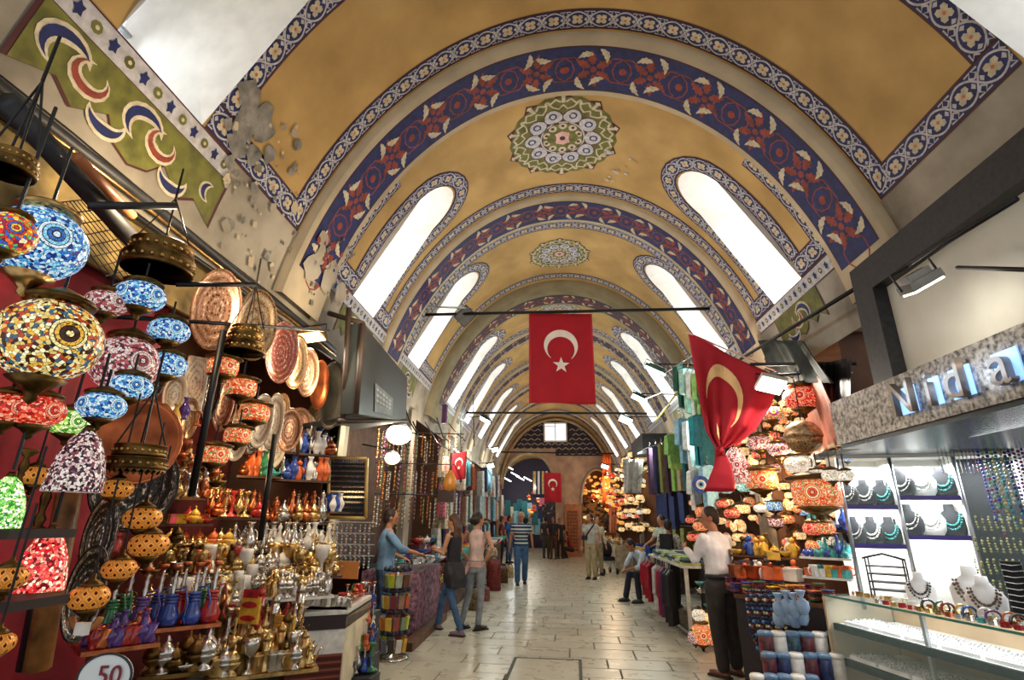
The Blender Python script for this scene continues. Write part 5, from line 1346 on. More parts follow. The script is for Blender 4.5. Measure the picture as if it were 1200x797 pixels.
# violet glass ornament, ladles, brass scales hanging between the plates
for (u, v, c, lb) in ((216, 500, 'violet', 'violet glass ornament hanging before the plates'), (205, 508, 'amber', 'yellow glass ornament beside the violet one'), (233, 507, 'orange', 'orange handled ladle standing behind the pole')):
    p = ato(u, v, -2.45); put('vase' if c != 'orange' else 'candlestick', p, 26 * ppm(p) / .275, 0, c, lb, 'hanging ornaments')
for k, v in enumerate(sorted(545 + 50 * R.random() for _ in range(38))):       # tools and bags hanging in the dim middle of the stall
    u = 185 + 75 * R.random(); p = ato(u, v, -2.75 + .3 * R.random()); t_ = R.choice(['vase', 'domed_pot', 'ewer', 'candlestick', 'bowl', 'goblet'])
    c = R.choice(['bronze', 'brass', 'copper', 'silver', 'bronze']); put(t_, p, 22 * ppm(p) / max(PROTO[t_][1], WID[t_]), R.random() * 6, c, '%s %s in the dim middle of the corner stall, %s from its top' % (WORD[c], NICE[t_], ORD[k % 38]), 'wares hung in the dim middle of the corner stall')
for k, u in enumerate(sorted(100 + 190 * R.random() for _ in range(38))):
    v = 640 + 150 * R.random(); p = ato(u, v, -2.85 + .1 * R.random()); t_ = R.choice(['vase', 'domed_pot', 'figurine', 'bowl', 'goblet', 'teapot'])
    c = R.choice(['bronze', 'copper', 'silver', 'gold', 'ruby']); put(t_, p, 22 * ppm(p) / max(PROTO[t_][1], WID[t_]), R.random() * 6, c, '%s %s at the back of the corner stall, %s from the post' % (WORD[c], NICE[t_], ORD[k % 38]), 'wares at the back of the corner stall')
hang_cloth('wall_cloth', [W(-4.02, 3.15, 3.2), W(-4.02, 5.9, 3.2), W(-4.02, 5.9, 0), W(-4.02, 3.15, 0)], mat('dark_red_hanging', '6d2420', .85), 'dark red hanging behind the brassware shelves', fold=.01)
# ================================================================ jewellery shop
m_sign = mat('speckled_steel_sign', '9b958e', .35, metal=.6, var=.4, scale=34, dark='3a3532')
m_frame = mat('black_granite_frame', '26272b', .5, var=.25, scale=30)
def obox(name, o0, o1, y0, y1, z0, z1, m, parent=None, label=None, cat=None):
    mb = MB(); vs = [W(o, y, z) for z in (z0, z1) for (o, y) in ((o0, y0), (o1, y0), (o1, y1), (o0, y1))]
    mb.add(vs, [(3, 2, 1, 0), (4, 5, 6, 7), (0, 1, 5, 4), (1, 2, 6, 5), (2, 3, 7, 6), (3, 0, 4, 7)], m); o = obj(name, mb, None, parent)
    if label: tag(o, label, cat)
    return o
t = thing('shop_sign', 'black-framed white shop panel above a speckled metal fascia lettered Nida', 'sign')
F0 = 2.2
for nm, y0, y1, z0, z1 in (('top_frame', .8, 4.05, 3.26, 3.5), ('side_frame', 3.82, 4.05, 2.5, 3.26)): obox(nm, F0, F0 + .7, y0, y1, z0, z1, m_frame, t)
obox('white_panel', F0 + .1, F0 + .7, .8, 3.82, 2.55, 3.26, mat('pale_backlit_panel', 'c9c6bb', .22, var=.06, scale=2), t)
obox('metal_fascia', F0 - .06, F0 + .7, .8, 4.6, 2.2, 2.55, m_sign, t)
obox('fascia_soffit', F0 - .04, F0 + 1.5, .8, 4.58, 2.17, 2.2, mat('dark_blue_soffit', '2c3a44', .25), t)
mlet = mat('brushed_letter', '8d8074', .35, metal=.6); mblue = mat('blue_white_glow', '88b4ff', .4, em=1.4)
for (ch_, yy) in (('N', 3.62), ('i', 3.36), ('d', 3.15), ('a', 2.83), ('r', 2.55)):
    p = W(F0 - .1, yy, 2.37)
    if yy > 2.7: text(ch_, p, .32, mlet, t, rot=(PI / 2, 0, -PI / 2), ext=.02, name='letter')
    q = MB(); q.box(W(F0 - .068, yy, 2.365), (.008, .17 if ch_ != 'i' else .09, .17), mblue); obj('backlight', q, None, t)
area('sign_glow', W(F0 - .16, 3.2, 2.4), W(F0 + 1, 3.2, 2.3), .9, 1.5, (.6, .78, 1), .15)
# lamp on a bracket over the panel
def flood(name, p, label, w=.3, d=.14, aim=None, em=None, power=0, col=(1, .93, .8), arm=None, body=None):
    p = Vector(p); aim = Vector(aim) if aim else p + Vector((0, -.3, -1)); t = thing(name, label, 'floodlight', p, 0, 'floodlights')
    z = (p - aim).normalized(); x = z.cross(Vector((0, 1, .1))).normalized(); y = z.cross(x); M = Matrix((x, y, z)).transposed().to_4x4()
    b = MB(); b.box((0, 0, .05), (w, d * 1.3, .05), body or m_dark); b.box((0, 0, .09), (w * .7, d * .8, .05), body or m_dark); o = obj('housing', b, None, t); o.matrix_local = M
    b = MB(); b.box((0, 0, .018), (w * .92, d * 1.15, .01), em or mat('lamp_face', 'fff4dc', .3, em=9)); o = obj('lens', b, None, t); o.matrix_local = M
    b = MB(); b.tube([(-w / 2 - .02, 0, .05), (-w / 2 - .02, 0, .16), (w / 2 + .02, 0, .16), (w / 2 + .02, 0, .05)], .008, m_black, 5); o = obj('yoke', b, None, t); o.matrix_local = M
    if arm:
        b = MB(); b.tube([M.to_3x3() @ Vector((0, 0, .16)), Vector(arm) - p], .014, m_black, 6); obj('arm', b, None, t)
    if power: area('flood_beam', p - z * .03, aim, w, power, col, d)
    return t
flood('floodlight', W(1.93, 2.95, 2.86), 'small silver floodlight on a rod in front of the white panel', .2, .09, aim=W(2.3, 3.1, 2.2), power=2, arm=W(1.95, 2.3, 3.02), body=m_steel)
flood('floodlight', aty(905, 447, 5.6), 'glaring white floodlight beside the knotted flag', .26, .17, aim=aty(905, 447, 5.6) + Vector((-.25, -.6, -1)), power=28, arm=aty(990, 425, 5.3), body=mat('lit_housing', 'd9d9d2', .5))
# counter showcase
CY0, CY1, CO = 1.2, 4.75, 2.02
gm, nt, b = nmat('clear_glass'); 
b.inputs['Base Color'].default_value = (.6, .85, .85, 1); b.inputs['Roughness'].default_value = .03; b.inputs['Alpha'].default_value = .09; b.inputs['Specular IOR Level'].default_value = .2
m_edge = mat('green_glass_edge', '4f8f80', .15); m_bshelf = mat('black_shelf_edge', '191b1e', .85, spec=.1); m_beige = mat('beige_board', 'c9ac86', .6, var=.08, scale=3)
PA, PB = atz(972, 688, 1.02), atz(1215, 730, 1.02)
t = thing('glass_counter', 'long glass display counter with beige back and jewellery on black-edged shelves', 'display case')
dC = (PB - PA); dC.normalize(); nC = Vector((-dC.y, dC.x, 0)); nC = nC if nC.x > 0 else -nC; PB = PB + dC * .7; LC = (PB - PA).length
def cbox(name, a0, a1, b0, b1, z0, z1, m, par): 
    mb = MB(); vs = []
    for z in (z0, z1):
        for (a, bb) in ((a0, b0), (a1, b0), (a1, b1), (a0, b1)):
            q = PA + dC * a + nC * bb; vs.append((q.x, q.y, z))
    mb.add(vs, [(3, 2, 1, 0), (4, 5, 6, 7), (0, 1, 5, 4), (1, 2, 6, 5), (2, 3, 7, 6), (3, 0, 4, 7)], m); return obj(name, mb, None, par)
def cp_(a, bb, z): q = PA + dC * a + nC * bb; return Vector((q.x, q.y, z))
DEP = .62
cbox('glass_top', 0, LC, 0, DEP, 1.005, 1.02, gm, t); cbox('glass_edge', 0, LC, -.004, .0, 1.004, 1.02, m_edge, t)
cbox('front_glass', 0, LC, .01, .016, .12, 1.0, gm, t); cbox('side_glass', 0, .008, .01, DEP, .12, 1.0, gm, t)
cbox('back_board', 0, LC, DEP, DEP + .02, .1, 1.0, m_beige, t); cbox('plinth', 0, LC, .02, DEP, 0, .12, m_beige, t)
cbox('end_board', -.03, -.01, .0, DEP, 0, 1.0, m_beige, t)
for z, nm in ((.8, 'upper_shelf'), (.55, 'lower_shelf')):
    cbox(nm, .02, LC, .06, DEP, z - .012, z, mat('white_shelf', 'f2f2f0', .3), t); cbox('shelf_edge', .02, LC, .025, .06, z - .05, z + .003, m_bshelf, t)
for a in (.9, 1.9): cbox('mullion', a, a + .025, .03, .055, .12, 1.0, m_steel, t)
area('case_strip', cp_(LC * .45, .1, .985), cp_(LC * .45, .35, .3), LC * .8, 8, (.93, .97, 1), .05)
# trays of rings and bangles
m_ring = mat('tiny_silver_goods', 'd9dcdc', .3, metal=.6, var=.5, scale=70)
m_velvet = mat('white_velvet', 'eceae8', .9)
k = 0
for z in (.8, .55):
    for a in range(8):
        a0 = .06 + a * .3
        if a0 + .28 > LC: break
        tr = thing('ring_tray', 'white tray of silver rings on the %s glass shelf, %s from the beige end board' % ('upper' if z > .7 else 'lower', ORD[a]), 'tray', cp_(a0 + .14, .24, z), 0, 'ring trays in the glass counter')
        M0 = Matrix((dC, nC, Vector((0, 0, 1)))).transposed()
        b = MB(); b.box((0, 0, .012), (.27, .3, .024), m_velvet, 0, M0); obj('pad', b, None, tr)
        b = MB()
        for i in range(9):
            for j in range(7):
                c = M0 @ Vector((-.12 + i * .03, -.13 + j * .042, .03)); b.tube([c + M0 @ Vector((.009 * cos(q * PI / 3), 0, .009 * sin(q * PI / 3))) for q in range(7)], .0032, m_ring, 4, False)
        o = obj('rings', b, None, tr); o['kind'] = 'stuff'
# goods on the counter top
def bust(p, s, m, label, beads, rz=0, grp='jewellery busts'):
    t = thing('necklace_bust', label, 'bust', p, rz, grp, s)
    b = MB(); loft(b, [((0, 0, 0), .09, .05, (1, 0, 0)), ((0, .0, .05), .12, .06, (1, 0, 0)), ((0, .01, .15), .13, .05, (1, 0, 0)), ((0, .02, .2), .1, .04, (1, 0, 0)), ((0, .025, .24), .045, .035, (1, 0, 0)), ((0, .025, .3), .04, .032, (1, 0, 0))], m); obj('bust_form', b, None, t)
    for q in range(2):
        b = MB()
        for i in range(17):
            a = PI * (1 + i / 16); b.ball((.075 * cos(a) * (1 + .25 * q), -.055 + .02 * abs(cos(a)), .21 + (.11 + .04 * q) * sin(a)), .009 + .003 * (i % 2), beads, 6, 4)
        obj('necklace', b, None, t)
    return t
m_bk = mat('black_velvet', '17181b', .9)
bf = rad(-35)
for (a, bb, s, m, bd, lb) in ((.62, .35, .75, m_velvet, mat('dark_bead', '3a3230', .3), 'white speckled bust at the near corner of the tall showcase'), (1.02, .38, 1.0, m_velvet, mat('brown_bead', '6a5240', .3), 'large white bust with a brown bead necklace on the glass counter'), (1.22, .25, .85, m_velvet, mat('brown_bead', '6a5240', .3), 'smaller white bust in front of the large one'),
                              (2.3, .45, .9, m_velvet, m_silver, 'white bust beside the bracelet rolls')):
    if a < LC: bust(cp_(a, bb, 1.02), s, m, lb, bd, bf)
for i, (a, bb, w, h_) in enumerate(((1.4, .3, .1, .36), (1.52, .34, .1, .27), (1.64, .4, .16, .2), (1.8, .4, .14, .18))):
    t = thing('bracelet_stand', 'black velvet stand with silver bracelets, %s from the white busts' % ORD[i], 'stand', cp_(a, bb, 1.02), bf, 'black stands on the glass counter')
    b = MB(); b.box((0, 0, h_ / 2), (w, .06, h_), m_bk); obj('stand_block', b, None, t)
    for j in range(int(h_ / .035)):
        b = MB(); b.tube([(-w / 2 - .003, -.034, .03 + j * .035), (0, -.036, .022 + j * .035), (w / 2 + .003, -.034, .03 + j * .035)], .003, m_silver, 5); obj('bracelet', b, None, t)
for i in range(3):
    t = thing('bracelet_roll', 'long roll strung with silver bangles, %s from the glass front' % ORD[i], 'roll', cp_(2.05 + .05 * i, .12 + .16 * i, 1.06), math.atan2(dC.y, dC.x), 'bangle rolls')
    b = MB(); b.tube([(-.22, 0, 0), (.22, 0, 0)], .032, m_velvet, 12); obj('roll_core', b, None, t)
    b = MB()
    for j in range(20): b.tube([(-.2 + .021 * j, .038 * cos(q * PI / 5), .038 * sin(q * PI / 5)) for q in range(11)], .005, m_ring, 4, False)
    o = obj('bangles', b, None, t); o['kind'] = 'stuff'
BC = ['3a2a22', '2c5a50', '8a2a24', 'caa24a', '244a8c', 'd8d0c0', '6a3a6a', 'b86a3a']
for i in range(11):
    col = mat('bead_' + BC[i % 8], BC[i % 8], .25, var=.2, scale=60)
    b = MB(); 
    for k in range(3): b.tube([(.038 * cos(q * PI / 6), k * .012, .04 + .038 * sin(q * PI / 6)) for q in range(13)], .007, col, 5, False)
    o = obj('bangle', b, loc=cp_(.95 + .075 * i, .08 + .03 * (i % 2), 1.021)); o.rotation_euler = (0, 0, bf + .3 * R.random()); tag(o, 'upright bangle set on the glass counter, %s from the beige end' % ORD[i], 'bangle', 'bangles on the glass counter')
row(['bracelet_stack', 'incense_burner', 'small_box'], ['gold', 'copper', 'brass', 'white'], cp_(.06, .2, 1.021), cp_(.95, .2, 1.021), 12, .035, 'the glass counter top', 'the beige end'); row(['bracelet_stack'], ['gold', 'copper', 'teal', 'silver', 'ruby'], cp_(.5, .05, 1.021), cp_(LC - .4, .05, 1.021), 20, .03, 'the glass counter rim', 'the beige end')
row(['bracelet_stack'], ['gold', 'silver', 'white'], cp_(1.0, .15, 1.021), cp_(LC - .4, .15, 1.021), 16, .03, 'the glass counter middle', 'the beige end')
t = thing('leaflet_stand', 'pale blue leaflet standing by the bangle rolls', 'leaflet', cp_(1.86, .12, 1.02), bf); b = MB(); b.box((0, 0, .06), (.08, .006, .12), mat('pale_blue_card', '9cc4d4', .5)); obj('card', b, None, t); b = MB(); b.box((0, .02, .004), (.08, .05, .006), m_wh); obj('foot', b, None, t)
# tall wall showcase behind the counter
t = thing('wall_showcase', 'bright white wall showcase with violet-edged shelves behind the glass counter', 'display case')
Q = [aty(1006, 640, 5.3), aty(1072, 640, 5.25), aty(1152, 640, 5.15), aty(1230, 640, 4.95)]
obox('showcase_soffit', 2.45, 4.3, 4.58, 5.7, 2.2, 2.25, mat('dark_blue_soffit', '2c3a44', .25), t)
for i in range(3):
    a, b2 = Q[i], Q[i + 1]; d = (b2 - a); d.z = 0; n = Vector((d.y, -d.x, 0)).normalized(); n = n if n.y > 0 else -n
    mw = m_white if i < 2 else m_bk
    mb = MB(); e = n * .3; vs = [Vector((q.x, q.y, z)) for z in (.9, 2.17) for q in (a + e, b2 + e)]; mb.add(vs, [(0, 1, 3, 2)], mw); obj('back_panel', mb, None, t)
    mb = MB(); vs = [Vector((q.x, q.y, z)) for z in (.9, 2.17) for q in (b2, b2 + e)]; mb.add(vs, [(0, 1, 3, 2)], m_white); obj('side_panel', mb, None, t)
    mb = MB(); mb.tube([(a.x, a.y, .9), (a.x, a.y, 2.17)], .018, m_steel, 6); obj('upright', mb, None, t)
    if i < 2:
        for z in ((1.42, 1.75) if i == 0 else (1.5, 1.83)):
            mb = MB(); vs = [Vector((q.x, q.y, zz)) for zz in (z - .015, z) for q in (a, b2, b2 + e, a + e)]; mb.add(vs, [(3, 2, 1, 0), (4, 5, 6, 7), (0, 1, 5, 4), (1, 2, 6, 5), (2, 3, 7, 6), (3, 0, 4, 7)], m_white); o = obj('shelf', mb, None, t)
            mb = MB(); vs = [Vector((q.x, q.y, zz)) - n * .005 for zz in (z - .032, z + .006) for q in (a, b2)]; mb.add(vs, [(0, 1, 3, 2)], mat('violet_strip', '3f2f86', .4)); obj('violet_edge', mb, None, o)
            cc = (a + b2) / 2; area('shelf_fill', Vector((cc.x, cc.y, z - .05)) + n * .02, Vector((cc.x, cc.y, z - .4)) + n * .3, .36, 4.5, (.95, .98, 1), .04)  # unseen light added under each shelf to brighten the white back
            for j in range(3 if i == 0 else 3):
                f = (j + .5) / 3; p = a.lerp(b2, f) + n * .12; p.z = z + .001
                bust(p, .78 + .1 * (i == 1), (m_bk if j % 2 == 0 or i == 0 else m_velvet), 'small %s bust on the %s showcase shelf, %s from the lamp stall' % ('black' if (j % 2 == 0 or i == 0) else 'white', ('lower' if z < 1.6 else 'upper') + (' narrow' if i == 0 else ' wide'), ORD[j]), [m_silver, mat('pearl', 'e8e4d8', .3), m_teal][j], bf, 'busts in the wall showcase')
    mb = MB(); vs = [Vector((q.x, q.y, zz)) for zz in (.95, 2.15) for q in (a, b2)]; mb.add(vs, [(0, 1, 3, 2)], gm); obj('glass_front', mb, None, t)
    mb = MB(); vs = [Vector((q.x, q.y, zz)) for zz in (2.17, 2.22) for q in (a, b2, b2 + e, a + e)]; mb.add(vs, [(3, 2, 1, 0), (4, 5, 6, 7), (0, 1, 5, 4), (1, 2, 6, 5), (2, 3, 7, 6), (3, 0, 4, 7)], m_white); obj('top_board', mb, None, t)
    c = (a + b2) / 2; area('case_light', Vector((c.x, c.y, 2.12)) - n * -.08, Vector((c.x, c.y, 1)) + n * .1, .4, 13, (.95, .98, 1), .12)
area('shop_ceiling_light', W(2.9, 3.6, 2.14), W(2.6, 3.6, 0), .8, 20, (.95, .98, 1))
# bead strings
def strand(p, L, r, m, label, group, n=None, drop=None, pend=None):
    b = MB(); n = n or max(4, int(L / (r * 2.4)))
    for i in range(n): b.ball((R.uniform(-.15, .15) * r, 0, -L * (i + .5) / n), r * R.uniform(.8, 1.15), m if i % 5 else (pend or m), 5, 3)
    o = obj('bead_string', b, loc=p); tag(o, label, 'beads', group); return o
SC_ = ['2a4aa0', '4a3a90', '2f8aa0', '8fb0a0', '6a2a7a', 'c0c0b0', '2a6a5a', 'a03a5a', '1f2f5a', 'b0a060']
meshes = {}
def strand_copy(key, p, L, r, cols, label, group, s=1):
    if key not in meshes:
        b = MB(); n = max(4, int(L / (r * 2.2)))
        for i in range(n): b.ball((R.uniform(-.3, .3) * r, 0, -L * (i + .5) / n), r * R.uniform(.8, 1.2), mat('bead_' + cols[i % len(cols)], cols[i % len(cols)], .25, var=.2, scale=60), 5, 3)
        meshes[key] = b.mesh('bead_string')
    o = bpy.data.objects.new('bead_string', meshes[key]); C.objects.link(o); o.location = p; o.scale = (s, s, s); tag(o, label, 'beads', group); return o
for i in range(24):
    u = 1098 + i * 4.6; f = min(1, max(0, (u - 1142) / 73)); p = aty(u, 505 - .45 * max(0, u - 1142), 5.05 - .3 * f); c = SC_[(i * 3) % 10]
    if u < 1142: L, r_ = .28, .006
    else: L, r_ = .6 + .1 * (i % 3), .013
    strand_copy('rs%d' % (i % 10) + str(u < 1142), p, L, r_, [c, c, SC_[(i * 3 + 4) % 10]], 'bead string under the metal fascia, %s from the white showcase' % ORD[i], 'bead strings in the jewellery shop')
for i in range(9):
    for j in range(4):
        p = aty(1147 + i * 7.5, 592 + j * 25, 4.98 - .03 * i); strand_copy('gs%d' % (i % 3), p, .12, .009, ['a8a860', '58685a', 'c8c090'][i % 3:] + ['a8a860'], 'short olive bead cluster on black, %s across in the %s row' % (ORD[i], ORD[j]), 'bead clusters on the black panel')

# ================================================================ lamp stall on the right
GR = 'glass lamps of the crowded lamp stall'
LP = [('flat', 'red', 941, 459, 2.35, 21, 'pink-red mosaic globe with rings under the copper hood'), ('cone', 'rose', 866, 540, 2.0, 17, 'rose and cream cone lamp beside the flag tail'), ('drum', 'orange', 961, 570, 2.2, 27, 'wide bright orange drum lamp above the teal ceramics'),
      ('drum', 'orange', 896, 556, 2.25, 18, 'orange box-like lamp beneath the sieve-like brass dome'), ('flat', 'white', 940, 537, 2.3, 17, 'white dotted mosaic globe below the brass dome'), ('flat', 'white', 962, 549, 2.2, 11, 'small white mosaic lamp first of three in a row'), ('flat', 'white', 978, 549, 2.2, 11, 'small white mosaic lamp second of three in a row'), ('flat', 'white', 994, 549, 2.2, 10, 'small white mosaic lamp last of three in a row'),
      ('flat', 'multi', 905, 478, 2.4, 14, 'yellow-green mosaic lamp under the floodlight'), ('flat', 'rose', 893, 513, 2.4, 14, 'rose mosaic lamp next to the flag edge'), ('flat', 'rose', 916, 520, 2.4, 13, 'rose mosaic lamp second from the flag edge'), ('flat', 'red', 958, 612, 2.3, 12, 'red lamp beside the twin orange ones'), ('flat', 'orange', 972, 611, 2.3, 11, 'orange lamp of the pair over the teal jugs'),
      ('flat', 'orange', 829, 595, 2.0, 10, 'orange lamp at head height before the shirted man'), ('flat', 'orange', 826, 612, 2.0, 9, 'orange lamp just below the first by the shirted man'), ('flat', 'red', 862, 596, 2.3, 9, 'small red lamp behind the shirted man')]
for (kd, c, u, v, o_, r_, lb) in LP: lamp_at(kd, c, u, v, o_, r_, lb, GR, chain=.12, n=16)
# tiers of little lamps filling the stall
p = MB()
proto = {}
TC = ['gold', 'gold', 'white', 'red', 'orange', 'gold', 'teal', 'rose', 'orange', 'blue']
def tier_lamp(c, kd, p_, r_, lab, g):
    k = (c, kd)
    if k not in proto:
        proto[k] = lamp(kd, c, p_, .1, lab, g, chain=.1, n=12); proto[k].scale = (r_ * 10,) * 3; proto[k].location = p_
    else: dup(proto[k], p_, R.uniform(-.5, .5), r_ * 10, lab, g)
for tr in range(9):
    n = 16 - (tr > 6) * 5
    for i in range(n):
        u = 852 + (148 - 6 * (tr < 3)) * (i + .5 + R.uniform(-.3, .3)) / n; v = 470 + tr * 19.5 + R.uniform(-6, 6)
        if tr < 2 and u < 900: u += 45
        p_ = ato(u, v, 2.75 + R.uniform(-.2, .5)); c = R.choice(TC); kd = R.choice(['flat', 'globe', 'drum', 'flat'])
        tier_lamp(c, kd, p_, R.uniform(5, 9.5) * ppm(p_), 'small %s lamp in %s tier of the lamp stall, %s from the flag' % (LAMPW[c], ORD[tr], ORD[i]), GR)
for tr in range(3):
    for i in range(7):
        u = 812 + 42 * (i + .5) / 7 + R.uniform(-3, 3); v = 585 + tr * 20; p_ = ato(u, v, 2.2 + .2 * R.random()); c = R.choice(['orange', 'gold', 'red', 'white'])
        tier_lamp(c, 'flat', p_, R.uniform(4, 7) * ppm(p_), 'little %s lamp beyond the shirted man, %s tier, %s along' % (LAMPW[c], ORD[tr], ORD[i]), GR)
point('lamp_stall_glow', W(2.5, 6.3, 2.1), 34, (1, .75, .45), .05); point('lamp_stall_glow', W(2.6, 7.6, 2.0), 34, (1, .7, .4), .05)
p_ = ato(944, 505, 2.15); k = ppm(p_); t = thing('brass_dome_lamp', 'large brass sieve-like dome lamp hung below the copper hood', 'lamp', p_, 0, GR)
b = MB(); b.lathe([(21 * k * cos(a), 20 * k * sin(a)) for a in [q * PI / 16 for q in range(0, 8)]], mat('pale_beaten_brass', 'd8b48c', .35, metal=.7, var=.3, scale=30), 18); obj('dome', b, None, t)
b = MB(); b.lathe([(21 * k, 0), (19 * k, -9 * k), (12 * k, -16 * k), (0, -19 * k)], mat('brass_mesh', 'b08a60', .4, metal=.6, var=.6, scale=80), 18, lobes=8, la=.05); obj('mesh_bowl', b, None, t); b = MB(); b.tube([(0, 0, 20 * k), (0, 0, 20 * k + .4)], .006, m_black, 5); obj('chain', b, None, t)
# copper hood and awning scraps
b = MB(); P1_, P2_, P3_, P4_ = ato(935, 440, 2.6), ato(962, 432, 2.3), ato(1000, 505, 2.3), ato(955, 530, 2.6)
hd = hang_cloth('copper_hood', [P1_, P2_, P3_, P4_], mat('russet_canvas', 'a85a40', .6, var=.2), 'russet canvas hood sagging over the lamp stall', 'awning', fold=.02)
hang_cloth('awning', [ato(880, 392, 2.75), ato(945, 392, 2.3), ato(985, 440, 2.2), ato(905, 442, 2.7)], mat('dark_green_tarp', '242b27', .8, var=.3), 'dark green tarpaulin bunched above the lamp stall', 'awning', fold=.05)
hang_cloth('awning', [ato(962, 418, 2.55), ato(1000, 410, 2.25), ato(1004, 512, 2.25), ato(966, 470, 2.55)], m_black, 'black cloth strip beside the speckled fascia', 'awning', fold=.02)
# teal ceramics, books, bowls, mugs, drums
GE = 'the counter end'
lay_row((948, 645, 5.6, 1000, 645, 5.35), ['teapot', 'ewer', 'coffee_pot', 'teapot'], ['teal', 'teal', 'cobalt', 'teal'], 8, 34, 'the teal ceramics shelf', 'the lamp stall', 2, dep=.2, m=m_wh, lab='white shelf of teal glazed pots')
lay_row((952, 668, 5.5, 1000, 668, 5.3), ['mug', 'small_box', 'bowl'], ['white', 'amber', 'teal', 'orange'], 8, 18, 'the shelf under the teal pots', 'the lamp stall', 2, dep=.2, m=m_wh, lab='white shelf of little cups below the teal pots')
lay_row((955, 612, 5.7, 1000, 614, 5.4), ['teapot', 'bowl', 'vase'], ['teal', 'cobalt', 'white'], 6, 26, 'the upper ceramics shelf', 'the lamp stall', 1, dep=.2, m=m_dark, lab='upper dark shelf with blue and teal pots')
# black wire rack
t = thing('wire_rack', 'black wire rack with little shelves next to the white bust', 'rack', cp_(.28, .4, 1.02), bf)
b = MB()
for x in (-.13, .13):
    for y in (-.07, .07): b.tube([(x, y, 0), (x, y, .3)], .007, m_black, 5)
b.tube([(-.15, -.07, .3), (0, -.07, .34), (.15, -.07, .3)], .009, m_black, 5); obj('rack_frame', b, None, t)
for z in (.06, .12, .18, .24):
    b = MB(); b.box((0, 0, z), (.27, .15, .008), m_black); obj('rack_shelf', b, None, t)
BCOL = ['b03a2c', 'd8862c', '3a6a4a', '2c4a8c', 'd8b02c', '8a2a24', '5a2a5a', 'c86a4a']
def bowl_stack(p, r_, n, label, g):
    t = thing('bowl_stack', label, 'bowls', p, 0, g)
    for i in range(n):
        c = R.choice(BCOL); q = MB(); z = i * r_ * .3
        q.lathe([(r_ * .5, z), (r_ * .75, z + r_ * .16), (r_, z + r_ * .42), (r_ * .96, z + r_ * .42), (r_ * .6, z + r_ * .2), (0, z + r_ * .14)], mat('glaze_' + c, c, .3, var=.45, scale=40), 16); obj('bowl', q, None, t)
pa, pb = aty(866, 690, 6.2), aty(992, 690, 5.5); pb.z = pa.z
solid('bowl_table', pa, pb, pa.z - .04, pa.z, m_wood, .5, 'long wooden table carrying the stacks of painted bowls', 'table')
solid('table_skirt', pa + Vector((.02, .02, 0)), pb + Vector((-.02, .02, 0)), 0, pa.z - .04, mat('dark_skirt', '2a2228', .8), .4, 'dark skirt below the table of painted bowls', 'table skirt')
for r_ in range(2):
    for i in range(8):
        p_ = pa.lerp(pb, (i + .5) / 8) + Vector((0, .1 + .18 * r_, .001)); w = (pb - pa).length / 8 * .47
        bowl_stack(p_, w, 5 + (i + r_) % 3 + r_, 'stack of painted bowls, %s from the shirted man in the %s row' % (ORD[i], 'front' if r_ == 0 else 'rear'), 'stacks of painted bowls')
for i in range(12):
    u = 872 + 5.2 * i; p_ = aty(u, 668, 6.5); q = MB(); q.box((0, 0, .07), (.05, .1, .14 + .02 * (i % 3)), mat('spine_' + BCOL[i % 8], ['4a2a24', '3a3050', '6a3a2a', '2a3a4a'][i % 4], .6)); o = obj('boxed_set', q, loc=p_); tag(o, 'dark boxed tile set on the rear shelf, %s from the shirted man' % ORD[i], 'box', 'boxed sets behind the bowls')
lay_row((868, 672, 6.45, 940, 672, 6.1), ['vase', 'small_box', 'figurine'], ['bronze', 'copper', 'orange', 'white'], 8, 18, 'the shelf behind the bowls', 'the shirted man', 2, dep=.2, lab='rear wooden shelf over the bowl stacks')
lay_row((866, 645, 6.7, 940, 645, 6.3), ['vase', 'bowl', 'figurine', 'teapot'], ['bronze', 'copper', 'white', 'amber', 'cobalt'], 9, 20, 'the shelf of small vases', 'the shirted man', 2, dep=.2, lab='narrow shelf of little vases below the lamps')
card('yellow_card', 912, 645, 6.2, 14, 8, m_yel, 'small plain yellow card among the wares behind the bowls')
# bead curtain with blue eyes
for i in range(16):
    p_ = aty(880 + 2.7 * i, 684, 6.0 - .02 * i); strand_copy('eye%d' % (i % 4), p_, .42 + .06 * (i % 3), .017, [['1d2c5a', '223a7a', 'e0e0e0'], ['20242c', '1d2c5a', '8a3a34'], ['1d2c5a', '5a88b8', '20242c'], ['20242c', '223a7a', 'c8b060']][i % 4], 'dark blue bead string hanging from the bowl table, %s from the shirted man' % ORD[i], 'blue bead strings')
